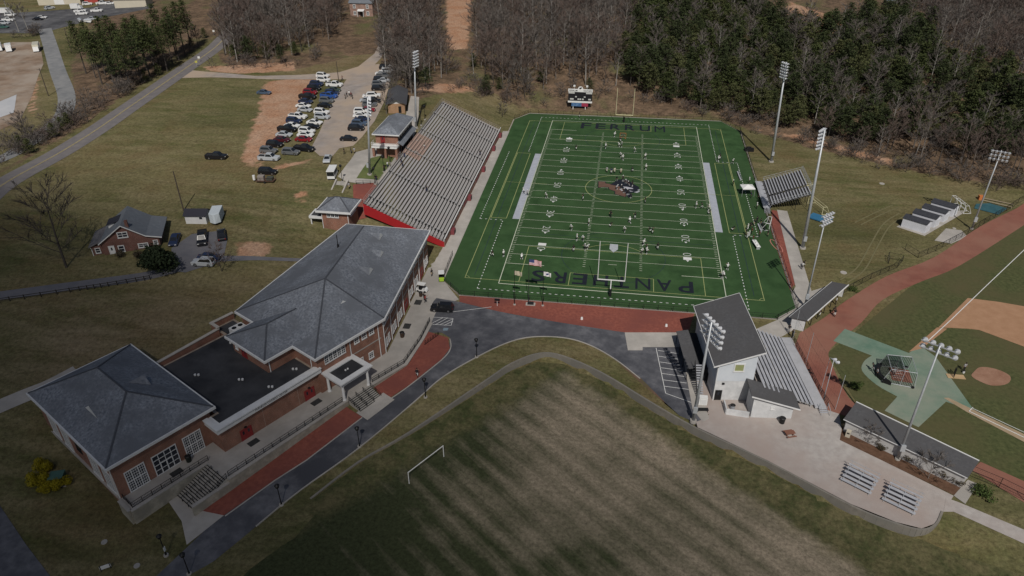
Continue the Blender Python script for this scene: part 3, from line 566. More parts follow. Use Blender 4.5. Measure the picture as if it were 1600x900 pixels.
# ------------------------------------------------------------------ baseball field surfaces
BGRASS = mat("ball_grass", (0.036, 0.046, 0.014), (0.098, 0.105, 0.040), 1.4, 0.95, detail=9, lo=0.28, hi=0.72, c3=(0.088, 0.078, 0.034), scale3=0.07, bump=0.4, bscale=4)
sheet("ball_field_grass", [(49.76, -60.81), (63.70, -43.58), (79.71, -26.89), (101.19, -7.76), (190, -20), (190, -110), (64.01, -99.64), (58.87, -96.41), (43.51, -85.05), (41.35, -70.62)], BGRASS, 0.04, label="green grass of the baseball field")
sheet("clay_track", [(37.81, -87.24), (35.39, -70.08)] + crv([(37.53, -64.43), (43.67, -57.82), (49.16, -50.92), (60.28, -39.17), (73.65, -28.40), (89.75, -10.52), (106.08, 4.74), (127.31, 24.17)], 4) + [(119.66, 7.21)] + crv([(101.19, -7.76), (78.09, -31.64), (67.27, -40.35), (56.99, -49.25), (50.15, -59.17), (42.37, -69.03), (41.55, -74.16), (42.35, -83.18), (43.88, -85.66)], 4) + [(42.07, -89.03)], CLAYP, 0.055, label="red clay warning track along the ball field fence")
sheet("clay_track_end", [(57.03, -98.46), (59.06, -96.38), (66.75, -101.52), (64.53, -106.68)], CLAYP, 0.06, label="red clay strip beyond the dugout")
GTURF = mat("green_pad", (0.105, 0.18, 0.13), (0.155, 0.225, 0.17), 0.35, 0.9, c3=(0.235, 0.255, 0.20), scale3=0.07, bump=0.1)
gp1 = [(43.39, -66.36), (46.53, -61.75), (56.60, -68.32), (59.39, -65.43), (61.20, -68.83), (62.63, -83.97), (58.68, -82.08), (51.99, -89.56), (47.47, -86.60), (50.81, -81.90)]
sheet("home_plate_pad", crv([(50.81, -81.90), (48.13, -79.14), (46.55, -75.32), (47.62, -72.27), (49.49, -70.20)], 4) + [(43.39, -66.36), (46.53, -61.75), (56.60, -68.32), (59.39, -65.43), (61.20, -68.83), (62.63, -83.97), (58.68, -82.08), (51.99, -89.56), (47.61, -86.09)], GTURF, 0.065, label="pale green pad round home plate")
sheet("infield_dirt", [(64.91, -58.54), (74.70, -46.09), (80.47, -46.74), (89.43, -48.82), (82.36, -65.24), (78.87, -62.91), (72.58, -58.28), (70.50, -58.14)], DIRT, 0.07, label="brown infield dirt of the baseball field")
sheet("base_path", [(56.72, -67.89), (64.66, -58.57), (66.51, -58.74), (59.43, -66.46)], DIRT, 0.075, label="brown base path from home plate")
sheet("base_path_lower", [(58.59, -81.07), (59.47, -80.93), (71.22, -91.13), (70.30, -93.27), (61.34, -84.49)], mat("pale_dirt", (0.30, 0.225, 0.14), (0.36, 0.27, 0.18), 0.6, 0.95), 0.075, label="pale base path toward first base")
sheet("mound", crv([(66.42, -72.70), (68.26, -70.90), (70.81, -71.09), (72.48, -72.90), (71.12, -75.30), (68.22, -76.28), (66.31, -75.12), (65.66, -73.93)], 4, True), mat("mound_clay", (0.24, 0.125, 0.08), (0.32, 0.185, 0.125), 0.5, 0.95, bump=0.2), 0.08, label="round clay pitching mound")
fp = MB()
def gline(pts, w, z=0.10):
    for a, b in zip(pts, pts[1:]):
        d = np.array(b)-np.array(a); n = np.array([-d[1], d[0]])/np.linalg.norm(d)*w/2
        fp.face([(a[0]+n[0], a[1]+n[1], z), (a[0]-n[0], a[1]-n[1], z), (b[0]-n[0], b[1]-n[1], z), (b[0]+n[0], b[1]+n[1], z)])
gline([(61.44, -63.65), (68.37, -55.28), (80.23, -40.57), (101.26, -14.69)], 0.16)
gline([(61.67, -84.12), (68.09, -89.55), (72.28, -92.97)], 0.16); gline([(62.41, -83.18), (68.61, -88.26), (72.96, -91.45)], 0.12); gline([(61.67, -84.12), (62.68, -82.98)], 0.12)
fp = fp.build("foul_line", WHITEP); tag(fp, "white chalk foul lines of the baseball field", kind="structure")
# painted bays on the asphalt
bays = MB()
def bl(a, b, w=0.11, z=0.085):
    d = np.array(b)-np.array(a); n = np.array([-d[1], d[0]])/np.linalg.norm(d)*w/2
    bays.face([(a[0]+n[0], a[1]+n[1], ht(*a)+z), (a[0]-n[0], a[1]-n[1], ht(*a)+z), (b[0]-n[0], b[1]-n[1], ht(*b)+z), (b[0]+n[0], b[1]+n[1], ht(*b)+z)])
for a, b in (((9.48, -73.78), (10.99, -87.07)), ((10.99, -87.07), (15.51, -88.96)), ((9.83, -74.55), (13.52, -75.02)), ((9.92, -76.37), (13.69, -76.79)), ((10.13, -78.12), (13.98, -78.52)), ((10.34, -79.84), (14.25, -80.20)), ((10.43, -81.53), (14.53, -81.85)), ((10.62, -83.36), (14.78, -83.65)), ((10.81, -85.15), (15.04, -85.40)),
  ((-35.31, -69.84), (-31.19, -69.73)), ((-35.34, -72.34), (-31.01, -72.22)), ((-35.31, -69.84), (-35.34, -72.34)), ((-31.19, -69.73), (-31.01, -72.22)), ((-34.26, -72.42), (-32.27, -69.65)), ((-33.36, -72.31), (-31.26, -69.98)), ((-35.14, -72.09), (-33.31, -69.80)), ((-32.42, -72.41), (-30.98, -70.63)), ((-31.97, -67.49), (-24.21, -64.39))): bl(a, b)
bo = bays.build("bay_marking", WHITEP); tag(bo, "white painted parking lines on the asphalt", kind="structure")
sheet("accessible_print", [(-32.33, -73.30), (-31.32, -73.16), (-31.37, -74.06), (-32.25, -74.18)], mat("blue_print", (0.20, 0.27, 0.32)), 0.085, label="pale blue accessible bay print")
pr = MB(); c0 = np.array((38.35, -27.96))
P = [(c0[0]+3.1*math.cos(t*math.pi/12)*1.0, c0[1]+1.6*math.sin(t*math.pi/12)) for t in range(25)]
ca, sa = math.cos(R(105)), math.sin(R(105)); P = [(c0[0]+(p[0]-c0[0])*ca-(p[1]-c0[1])*sa*0.5, c0[1]+(p[0]-c0[0])*sa+(p[1]-c0[1])*ca*0.5) for p in P]
for a, b in zip(P, P[1:]):
    d = np.array(b)-np.array(a); n = np.array([-d[1], d[0]])/max(1e-6, np.linalg.norm(d))*0.09
    pr.face([(a[0]+n[0], a[1]+n[1], 0.07), (a[0]-n[0], a[1]-n[1], 0.07), (b[0]-n[0], b[1]-n[1], 0.07), (b[0]+n[0], b[1]+n[1], 0.07)])
po = pr.build("plaza_ring", mat("pink_paint", (0.5, 0.2, 0.16))); tag(po, "pale painted ring on the red plaza", kind="structure")

# ------------------------------------------------------------------ the long brick college building
def brick_mat(name, c1, c2, mortar, sc=4.5):
    m = bpy.data.materials.new(name); m.use_nodes = True; N, L = m.node_tree.nodes, m.node_tree.links; b = N["Principled BSDF"]; b.inputs["Roughness"].default_value = 0.9
    tc = N.new("ShaderNodeTexCoord"); mp = N.new("ShaderNodeCombineXYZ"); sp = N.new("ShaderNodeSeparateXYZ"); L.new(tc.outputs["Object"], sp.inputs[0])
    ad = N.new("ShaderNodeMath"); ad.operation = 'ADD'; L.new(sp.outputs[0], ad.inputs[0]); L.new(sp.outputs[1], ad.inputs[1])
    L.new(ad.outputs[0], mp.inputs[0]); L.new(sp.outputs[2], mp.inputs[1])
    br = N.new("ShaderNodeTexBrick"); br.inputs["Scale"].default_value = sc; br.inputs["Color1"].default_value = (*c1, 1); br.inputs["Color2"].default_value = (*c2, 1); br.inputs["Mortar"].default_value = (*mortar, 1); br.inputs["Mortar Size"].default_value = 0.012
    L.new(mp.outputs[0], br.inputs["Vector"])
    n = N.new("ShaderNodeTexNoise"); n.inputs["Scale"].default_value = 0.6; n.inputs["Detail"].default_value = 6; L.new(tc.outputs["Object"], n.inputs["Vector"])
    r = N.new("ShaderNodeMapRange"); r.inputs[1].default_value = 0.3; r.inputs[2].default_value = 0.7; r.inputs[3].default_value = 0.75; r.inputs[4].default_value = 1.2; L.new(n.outputs[0], r.inputs[0])
    mx = N.new("ShaderNodeMix"); mx.data_type = 'RGBA'; mx.blend_type = 'MULTIPLY'; mx.inputs[0].default_value = 1; L.new(br.outputs[0], mx.inputs[6]); L.new(r.outputs[0], mx.inputs[7]); L.new(mx.outputs[2], b.inputs["Base Color"])
    MATS[name] = m; return m
BRICK = brick_mat("brick", (0.205, 0.085, 0.055), (0.255, 0.115, 0.075), (0.30, 0.24, 0.19))
SHING = mat("shingles", (0.088, 0.100, 0.120), (0.255, 0.272, 0.305), 2.4, 0.9, bump=0.35, c3=(0.125, 0.134, 0.152), scale3=0.22, bscale=4, lo=0.32, hi=0.68, detail=8)
SHDARK = mat("dark_shingles", (0.05, 0.052, 0.058), (0.09, 0.092, 0.10), 2.5, 0.9, bump=0.3, c3=(0.06, 0.06, 0.066), scale3=0.15, bscale=4, lo=0.3, hi=0.7)
TRIM = mat("white_trim", (0.66, 0.66, 0.65), (0.58, 0.58, 0.58), 0.8, 0.6)
GLASS = mat("window_glass", (0.018, 0.022, 0.03), (0.03, 0.035, 0.045), 0.4, 0.08, spec=0.6)
MEMB = mat("roof_membrane", (0.020, 0.021, 0.024), (0.036, 0.037, 0.041), 0.25, 0.8, c3=(0.060, 0.060, 0.064), scale3=0.12)
REDD = mat("red_door", (0.25, 0.03, 0.03), (0.21, 0.025, 0.025), 1.0, 0.5)
BLACKM = mat("black_metal", (0.012, 0.012, 0.013), None, 1, 0.5)
STONE = mat("stone_wall", (0.30, 0.27, 0.215), (0.40, 0.365, 0.30), 1.6, 0.9, bump=0.5, c3=(0.24, 0.22, 0.18), scale3=0.5)
MAT_ = mat("door_mat", (0.03, 0.03, 0.03), (0.045, 0.045, 0.045), 3, 0.95)
S0 = Vector((-69.0, -124.2)); AX = Vector((0.5, 0.8660)); BX = Vector((-0.8660, 0.5))
def LB(a, b): v = S0+AX*a+BX*b; return (v.x, v.y)
def LB3(a, b, z): v = S0+AX*a+BX*b; return (v.x, v.y, z)
class Wall:
    "local frame of a vertical wall face from p0 to p1, outward to the right of that direction"
    def __init__(s, p0, p1):
        s.o = Vector(p0); d = Vector(p1)-s.o; s.len = d.length; s.u = d.normalized(); s.n = Vector((s.u.y, -s.u.x))
    def P(s, u, z, out=0.0):
        q = s.o+s.u*u+s.n*out; return (q.x, q.y, z)
    def blk(s, mb, u0, u1, z0, z1, o0, o1):
        mb.hexa([s.P(u0, z0, o1), s.P(u1, z0, o1), s.P(u1, z0, o0), s.P(u0, z0, o0)], [s.P(u0, z1, o1), s.P(u1, z1, o1), s.P(u1, z1, o0), s.P(u0, z1, o0)]); return mb
    def window(s, parent, u, z, w, h, cols=2, rows=3, fr=0.09, mun=0.045, frame=None, glass=None, name="window", sill=True):
        g = s.blk(MB(), u-w/2, u+w/2, z, z+h, -0.02, 0.02).build(name, glass or GLASS, parent)
        f = MB(); t = fr
        s.blk(f, u-w/2-t*0.3, u-w/2+t, z, z+h, 0.0, 0.09); s.blk(f, u+w/2-t, u+w/2+t*0.3, z, z+h, 0.0, 0.09)
        s.blk(f, u-w/2-t*0.4, u+w/2+t*0.4, z+h-t, z+h+t*0.4, 0.0, 0.10); s.blk(f, u-w/2-t*0.6, u+w/2+t*0.6, z-(0.10 if sill else 0.02), z+t, 0.0, 0.14 if sill else 0.095)
        for i in range(1, cols): x = u-w/2+w*i/cols; s.blk(f, x-mun, x+mun, z+t, z+h-t, 0.01, 0.06)
        for j in range(1, rows): y = z+h*j/rows; s.blk(f, u-w/2+t, u+w/2-t, y-mun, y+mun, 0.012, 0.055)
        f.build("frame", frame or TRIM, g); return g
    def door(s, parent, u, z, w, h, m, leaves=2):
        d = s.blk(MB(), u-w/2, u+w/2, z, z+h, 0.0, 0.05).build("door", m, parent)
        f = MB(); s.blk(f, u-w/2-0.1, u-w/2, z, z+h+0.1, 0, 0.09); s.blk(f, u+w/2, u+w/2+0.1, z, z+h+0.1, 0, 0.09); s.blk(f, u-w/2, u+w/2, z+h, z+h+0.1, 0, 0.092); f.build("frame", m, d)
        for i in range(leaves):
            c = u-w/2+w*(i+0.5)/leaves; s.blk(MB(), c-0.16, c+0.16, z+h*0.55, z+h*0.86, 0.05, 0.058).build("pane", GLASS, d)
        return d
    def spout(s, parent, u, z0, z1, m=None):
        f = MB(); a = s.P(u, z0, 0.09); b = s.P(u, z1-0.5, 0.09); c = s.P(u, z1, 0.55); f.bar(a, b, 0.13, 0.13); f.bar(b, c, 0.13, 0.13); f.build("downspout", m or TRIM, parent)
bld = empty("college_building", (*LB(25, 6), 0), label="long brick college building with slate hip roofs and white columned porch", cat="building")
BO = bld.location.copy()
class Rel:
    "children of an empty are built in world coordinates and shifted back"
    pass
def adopt(root):
    inv = Matrix.Translation(-root.location)
    for o in COL.objects:
        if o.parent is root and o.type == 'MESH' and not o.get("_ok"): o.matrix_parent_inverse = inv; o["_ok"] = 1
def close(root):
    rz = root.rotation_euler.z; inv = (Matrix.Translation(root.location) @ Matrix.Rotation(rz, 4, 'Z')).inverted()
    for o in [k for k in COL.objects if k.parent is root]: o.matrix_parent_inverse = inv
FL = 0.0
# hall block
E_H, RZ = 7.0, 11.2
hall_e = [LB(0, 0), LB(17, 0), LB(17, 26.5), LB(0, 26.5)]
hall_w = inset(ccw(hall_e), 0.6)
MB().prism(hall_w, -3.0, E_H-0.05).build("wall", BRICK, bld)
rf = MB()
c = [LB3(0, 0, E_H), LB3(17, 0, E_H), LB3(17, 26.5, E_H), LB3(0, 26.5, E_H)]; r1 = LB3(8.5, 8.5, RZ); r2 = LB3(8.5, 18, RZ)
rf.slab([c[0], c[1], r1], 0.22); rf.slab([c[1], c[2], r2, r1], 0.22); rf.slab([c[2], c[3], r2], 0.22); rf.slab([c[3], c[0], r1, r2], 0.22)
hall_roof = rf.build("roof", SHING, bld)
def fascia(poly, z, parent, h=0.42, wdt=0.24, name="fascia", skip=()):
    f = MB(); n = len(poly); outp = inset(ccw(poly), -wdt); pin = inset(ccw(poly), 0.03); P = ccw(poly)
    for i in range(n):
        if i in skip: continue
        j = (i+1) % n; f.hexa([(*outp[i], z-h), (*outp[j], z-h), (*pin[j], z-h), (*pin[i], z-h)], [(*outp[i], z), (*outp[j], z), (*pin[j], z), (*pin[i], z)])
    return f.build(name, TRIM, parent)
fascia(hall_e, E_H-0.03, bld)
def ridge_caps(lines, parent, m, w=0.28):
    for a, b in lines:
        q = MB(); q.bar((a[0], a[1], a[2]+0.03), (b[0], b[1], b[2]+0.03), w, 0.08); q.build("ridge_cap", m, parent)
RCAP = mat("ridge_shingles", (0.055, 0.06, 0.072), (0.075, 0.08, 0.092), 2, 0.9)
ridge_caps([(c[0], r1), (c[1], r1), (c[2], r2), (c[3], r2), (r1, r2)], hall_roof, RCAP)
def vent(parent, a, b, z, dirx, size, m=TRIM):
    "small triangular louvre dormer"
    o = Vector(LB3(a, b, z)); d = Vector((*dirx, 0)); s = Vector((-d.y, d.x, 0)); q = MB()
    fr = [o+s*size+d*0.0+Vector((0, 0, 0.05)), o-s*size+Vector((0, 0, 0.05)), o+Vector((0, 0, size*0.75))]
    bk = o-d*size*1.5+Vector((0, 0, size*0.75)); q.face(fr); v = q.build("vent", m, parent)
    k = MB(); k.face([fr[0], fr[2], bk]); k.face([fr[2], fr[1], bk]); k.build("vent_roof", SHING, parent); return v
sl = (RZ-E_H)/8.5
vent(hall_roof, 3.6, 11.0, E_H+3.6*sl, (-AX.x, -AX.y), 2.0); vent(hall_roof, 12.6, 11.4, E_H+4.4*sl+0.02, (AX.x, AX.y), 1.7, SHING)
w = Wall(LB(0.6, 0.6), LB(16.4, 0.6))
for u in (3.5, 12.7): w.window(bld, u-0.6, 0.05, 3.0, 3.95, 9, 8, 0.12, 0.03); 
for u in (3.5, 12.7):
    f = MB()
    for k in (-0.5, 0.5): w.blk(f, u-0.6+k-0.07, u-0.6+k+0.07, 0.1, 3.95, 0.02, 0.10)
    w.blk(f, u-0.6-1.45, u-0.6+1.45, 1.93, 2.1, 0.02, 0.105)
    f.build("mullion", TRIM, bld)
g = w.window(bld, 7.5, 0.05, 3.9, 3.85, 4, 4, 0.10, 0.05, name="glazed_entrance", sill=False)
f = MB(); w.blk(f, 6.5, 6.62, 0.06, 2.1, 0.02, 0.12); w.blk(f, 7.42, 7.58, 0.06, 2.1, 0.02, 0.12); w.blk(f, 8.38, 8.5, 0.06, 2.1, 0.02, 0.12); w.blk(f, 6.5, 8.5, 2.0, 2.14, 0.02, 0.125); f.build("door_frame", TRIM, g)
w = Wall(LB(0.6, 25.9), LB(0.6, 0.6))
for b0 in (3.0, 7.4, 17.2, 21.6, ): w.window(bld, 25.9-b0-0.3, 0.05, 3.0, 3.95, 6, 8, 0.12, 0.04)
w.window(bld, 25.3-12.0, 2.2, 1.7, 1.7, 1, 1, 0.07, 0.02, frame=BLACKM, name="round_window")
f = MB(); w.blk(f, -0.3, 26.2, -0.35, -0.05, 0.0, 0.32); f.build("plinth", CONC, bld)
for u in (9.5, 25.0): w.spout(bld, u, -1.5, E_H-0.2)
# flat-roofed link
flat = [LB(15.6, -3.0), LB(34.6, -3.0), LB(34.6, 22.2), LB(30.4, 22.2), LB(30.4, 19.0), LB(17.2, 19.0), LB(17.2, 0.65), LB(15.6, 0.65)]
MB().prism(ccw(flat), -2.0, 5.0).build("wall", BRICK, bld)
MB().prism(inset(ccw(flat), 0.5), 5.0, 5.06).build("flat_roof", MEMB, bld)
q = MB()
for (a0, a1, b0, b1) in ((14.9, 34.9, -3.75, -2.4), (14.9, 16.2, -2.4, 0.0)): q.hexa([LB3(a0, b0, 4.6), LB3(a1, b0, 4.6), LB3(a1, b1, 4.6), LB3(a0, b1, 4.6)], [LB3(a0, b0, 5.45), LB3(a1, b0, 5.45), LB3(a1, b1, 5.45), LB3(a0, b1, 5.45)])
for (a0, a1, b0, b1) in ((14.75, 34.9, -3.95, -2.9), (14.75, 15.6, -2.9, 0.0)): q.hexa([LB3(a0, b0, 5.455), LB3(a1, b0, 5.455), LB3(a1, b1, 5.455), LB3(a0, b1, 5.455)], [LB3(a0, b0, 5.65), LB3(a1, b0, 5.65), LB3(a1, b1, 5.65), LB3(a0, b1, 5.65)])
cor = q.build("cornice", TRIM, bld)
w = Wall(LB(15.6, -3.0), LB(34.6, -3.0))
t = lay_text("FRANKLIN STUDENT CENTER", "cornice_lettering", BLACKM, (*w.P(9.2, 5.02, 0.765)[:2], 5.02), 0, 0.42, 6.2, cor)
ang = math.atan2(AX.y, AX.x); t.rotation_euler = (R(90), 0, ang)
for u in (4.1, 16.7): w.door(bld, u, FL, 1.9, 2.15, REDD)
for u in (7.6, 14.5): w.blk(MB(), u-0.03, u+0.03, FL, 4.6, 0.0, 0.012).build("control_joint", mat("mortar_joint", (0.33, 0.25, 0.2)), bld)
for u in (4.1, 16.7): w.blk(MB(), u-0.2, u+0.2, 2.45, 2.62, 0.05, 0.3).build("wall_lamp", BLACKM, bld)
q = MB()      # back parapet with coping
for p0, p1, z in ((LB(17.4, 19.2), LB(30.2, 20.2), 5.9), (LB(30.2, 20.2), LB(30.2, 22.4), 6.2), (LB(30.2, 22.4), LB(34.8, 22.4), 6.2)):
    q.bar((*p0, z-0.9), (*p1, z-0.9), 0.36, 1.8)
q.build("parapet", BRICK, bld)
q = MB()
for p0, p1, z in ((LB(17.4, 19.2), LB(30.3, 20.2), 5.9), (LB(30.2, 20.0), LB(30.2, 22.6), 6.2), (LB(30.0, 22.4), LB(34.8, 22.4), 6.21)): q.bar((*p0, z+0.06), (*p1, z+0.06), 0.62, 0.14)
q.build("coping", mat("stone_coping", (0.46, 0.42, 0.37), (0.38, 0.35, 0.31), 1.0, 0.85), bld)
for a, b in ((20.5, 12), (24.5, 5.0), (26.5, -0.6), (32.0, 0.2), (29.6, 15.5)):
    q = MB()
    for k in (0, 0.75): q.tube(LB3(a+k*0.5, b-k*0.6, 5.06), LB3(a+k*0.5, b-k*0.6, 5.32), 0.2, 0.2, 8)
    q.build("roof_drain", TRIM, bld)
# condenser on the service court
q = MB(); P4 = lambda z: [LB3(31.2, 16.6, z), LB3(33.8, 16.6, z), LB3(33.8, 18.2, z), LB3(31.2, 18.2, z)]; q.hexa(P4(5.06), P4(6.4)); cd = q.build("air_conditioner", TRIM, bld)
for k in (31.85, 33.15): MB().tube(LB3(k, 17.4, 6.4), LB3(k, 17.4, 6.46), 0.45, 0.45, 12).build("fan_grille", BLACKM, cd)
# main block
E_M, R_M = 8.3, 13.8
A_ = LB(49.6, -4.1); B_ = LB(33.9, -4.1); C_ = LB(33.9, 19.3); D_ = (-60.81, -47.60); E_ = (-41.22, -47.93)
Np = (*(-52.46, -80.04), R_M); Rp = (*(-52.39, -58.31), R_M)
main_e = ccw([B_, A_, E_, D_, C_])
main_w = inset(main_e, 0.6)
MB().prism(main_w, -0.8, E_M-0.06).build("wall", BRICK, bld)
z3 = lambda p, z=E_M: (p[0], p[1], z)
rf = MB(); rf.slab([z3(A_), z3(E_), Rp, Np], 0.24); rf.slab([z3(E_), z3(D_), Rp], 0.24); rf.slab([z3(D_), z3(C_), Np], 0.24); rf.slab([z3(D_), Np, Rp], 0.24); rf.slab([z3(C_), z3(B_), Np], 0.24); rf.slab([z3(B_), z3(A_), Np], 0.24)
main_roof = rf.build("roof", SHING, bld)
W1, W2_, I1, I2 = LB(28.2, 2.1), LB(28.2, 13.6), LB(33.9, 2.1), LB(33.9, 13.6)
slp = 5.5/13.0; wz = E_M + 5.75*slp
wr1 = LB3(28.2+5.0, 7.85, wz); wr2 = LB3(33.9+(wz-E_M)/((R_M-E_M)/((Vector(Np[:2])-Vector(B_)).dot(AX))), 7.85, wz)
rf = MB(); rf.slab([z3(W2_), z3(W1), wr1], 0.22); rf.slab([z3(W1), z3(I1), wr2, wr1], 0.22); rf.slab([z3(I2), z3(W2_), wr1, wr2], 0.22)
wing_roof = rf.build("wing_roof", SHING, bld)
MB().prism(ccw([LB(28.8, 2.7), LB(34.5, 2.7), LB(34.5, 13.0), LB(28.8, 13.0)]), 5.0, E_M-0.06).build("wall", BRICK, bld)
fascia(main_e, E_M-0.03, bld); fascia([W1, I1, I2, W2_], E_M-0.035, bld, skip=(1,))
ridge_caps([(Np, Rp), (Np, z3(A_)), (Np, z3(B_)), (Np, z3(C_))], main_roof, RCAP); ridge_caps([(wr1, wr2), (wr1, z3(W1)), (wr1, z3(W2_))], wing_roof, RCAP)
for (x, y), s in (((-48.38, -59.63), 1), ((-46.49, -65.22), 1), ((-46.48, -72.22), 1), ((-47.92, -83.66), 0)):
    u = (-(x) - 40.65)/(-Np[0]-40.65); zz = E_M+(R_M-E_M)*min(1, max(0, u))+0.08 if s else 10.6
    q = MB(); d = Vector((0, 1, 0)) if s else Vector((AX.x, AX.y, 0)); n = Vector((1, 0, 0)) if s else Vector((-BX.x, -BX.y, 0))
    o = Vector((x, y, zz)); q.face([o-d*1.3, o+d*1.3, o+Vector((0, 0, 1.05))-n*0.12]); v = q.build("vent", TRIM, main_roof)
    k = MB(); bk = o-n*2.6+Vector((0, 0, 1.1)); tp = o+Vector((0, 0, 1.05))-n*0.12; k.face([o+d*1.3, bk, tp]); k.face([o-d*1.3, tp, bk]); k.build("vent_roof", SHING, main_roof)
x, y = (-56.51, -63.40); MB().tube((x, y, 10.6), (x, y, 14.0), 0.09, 0.09, 8).tube((x, y, 10.6), (x, y, 11.8), 0.3, 0.2, 8).build("roof_vent", BLACKM, bld)
w = Wall(LB(34.5, -3.5), LB(49.2, -3.5)); o_ = 34.5
for k in range(5): w.window(bld, 36.0-o_+0.46+k*0.93, 5.55, 0.86, 1.85, 2, 4, 0.07, 0.03)
for a in (43.25, 45.0, 46.75): w.window(bld, a-o_, 6.0, 1.1, 1.4, 2, 3, 0.12, 0.03)
for a in (43.6, 46.05): w.window(bld, a-o_, 0.95, 1.1, 1.4, 2, 3, 0.12, 0.03)
f = MB(); w.blk(f, 7.4, 14.3, 3.95, 4.15, 0, 0.05); f.build("band_course", CONC, bld)
for a in (41.7, 48.3): w.spout(bld, a-o_, 0.1 if a > 45 else 4.3, E_M-0.2)
MB().prism(ccw([LB(41.0, -3.7), LB(41.45, -3.7), LB(41.45, -3.4), LB(41.0, -3.4)]), 0, E_M-0.3).build("pilaster", BRICK, bld)
pA = (A_[0]-0.55, A_[1]+0.55); w = Wall(inset(main_e, 0.6)[main_e.index(A_)], inset(main_e, 0.6)[main_e.index(E_)])
nb = 8; bay = w.len/nb
for i in range(nb):
    for k in (0.3, 0.7): w.window(bld, bay*(i+k), 5.9, 1.25, 1.75, 2, 3, 0.10, 0.03)
    if i in (3, 6): w.door(bld, bay*(i+0.5), 0.05, 1.9, 2.2, REDD)
    else:
        for k in (0.32, 0.68): w.window(bld, bay*(i+k), 0.95, 0.9, 1.7, 2, 3, 0.12, 0.03)
    w.spout(bld, bay*i+0.25, 0.05, E_M-0.2)
f = MB(); w.blk(f, 0.1, w.len-0.1, 3.9, 4.12, 0, 0.05); f.build("band_course", CONC, bld)
for k in (2.15, 4.2): 
    q = MB(); w.blk(q, bay*k-0.9, bay*k+0.9, 0.07, 0.1, 1.0, 2.4); q.build("door_mat", MAT_, bld)
w = Wall(LB(28.8, 13.0), LB(28.8, 2.7)); w.door(bld, 3.4, 5.06, 1.4, 1.9, REDD); w.window(bld, 1.2, 5.9, 0.8, 1.0, 1, 1, 0.08, 0.03, glass=TRIM)
w = Wall(LB(28.8, 2.7), LB(34.5, 2.7)); w.spout(bld, 0.4, 5.06, E_M-0.2); w = Wall(LB(34.5, 2.7), LB(34.5, -3.5)); w.spout(bld, 4.6, 5.06, E_M-0.2)
# portico
q = MB()
def ring(q, a0, a1, b0, b1, t, z0, z1):
    for (x0, x1, y0, y1) in ((a0, a1, b0, b0+t), (a0, a1, b1-t, b1), (a0, a0+t, b0+t, b1-t), (a1-t, a1, b0+t, b1-t)):
        q.hexa([LB3(x0, y0, z0), LB3(x1, y0, z0), LB3(x1, y1, z0), LB3(x0, y1, z0)], [LB3(x0, y0, z1), LB3(x1, y0, z1), LB3(x1, y1, z1), LB3(x0, y1, z1)])
ring(q, 35.3, 41.6, -8.45, -3.45, 0.75, 3.35, 3.75); ring(q, 35.1, 41.8, -8.65, -3.45, 0.85, 3.755, 4.05); ring(q, 34.9, 42.0, -8.85, -3.45, 1.0, 4.055, 4.3)
port = q.build("portico", TRIM, bld)
q = MB(); q.hexa([LB3(35.9, -7.85, 3.9), LB3(41.0, -7.85, 3.9), LB3(41.0, -4.4, 3.9), LB3(35.9, -4.4, 3.9)], [LB3(35.9, -7.85, 4.12), LB3(41.0, -7.85, 4.12), LB3(41.0, -4.4, 4.12), LB3(35.9, -4.4, 4.12)]); q.build("flat_roof", MEMB, port)
for a, b in ((35.7, -8.05), (41.2, -8.05), (35.7, -4.0), (41.2, -4.0)):
    q = MB(); q.tube(LB3(a, b, 0.35), LB3(a, b, 3.15), 0.27, 0.22, 14); q.tube(LB3(a, b, 3.15), LB3(a, b, 3.36), 0.34, 0.34, 14); q.tube(LB3(a, b, 0.06), LB3(a, b, 0.35), 0.38, 0.33, 14); q.build("column", TRIM, port, smooth=False)
for a in (38.2, 38.7): MB().tube(LB3(a, -6.1, 4.12), LB3(a, -6.1, 4.3), 0.16, 0.16, 8).build("roof_drain", TRIM, port)
close(bld)

# ------------------------------------------------------------------ brick stair tower and its porch
tw = [(-67.69, -46.47), (-59.03, -47.56), (-60.83, -39.84), (-68.12, -39.82)]
tx0, tx1 = (tw[0][0]+tw[3][0])/2, (tw[1][0]+tw[2][0])/2; ty0, ty1 = (tw[0][1]+tw[1][1])/2, (tw[2][1]+tw[3][1])/2
tower = empty("stair_tower", ((tx0+tx1)/2, (ty0+ty1)/2, 6), label="square brick stair tower with hip roof beside the grandstand", cat="tower")
te = [(tx0, ty0), (tx1, ty0), (tx1, ty1), (tx0, ty1)]; MB().prism(inset(te, 0.7), 4.5, 10.95).build("wall", BRICK, tower)
cxm, cym = (tx0+tx1)/2, (ty0+ty1)/2; rr = [(tx0+3.4, cym, 13.0), (tx1-3.4, cym, 13.0)]
rf = MB(); p = [(*k, 11.0) for k in te]; rf.slab([p[0], p[1], rr[1], rr[0]], 0.2); rf.slab([p[1], p[2], rr[1]], 0.2); rf.slab([p[2], p[3], rr[0], rr[1]], 0.2); rf.slab([p[3], p[0], rr[0]], 0.2); tr = rf.build("roof", SHING, tower)
ridge_caps([(rr[0], rr[1]), (p[0], rr[0]), (p[1], rr[1]), (p[2], rr[1]), (p[3], rr[0])], tr, RCAP); fascia(te, 10.97, tower, 0.45)
ti = inset(te, 0.7); w = Wall(ti[0], ti[1])
for k in (-0.95, 0, 0.95): w.window(tower, w.len*0.42+k, 9.1, 0.9, 1.2, 2, 2, 0.1, 0.03)
w.spout(tower, 0.15, 6, 10.9); w.spout(tower, w.len-0.15, 4.5, 10.9)
w = Wall(ti[1], ti[2])
for k in (-1.2, 0, 1.2): w.window(tower, w.len*0.5+k, 9.1, 0.9, 1.2, 2, 2, 0.1, 0.03)
px0, py0 = tx0-2.6, ty0+1.0
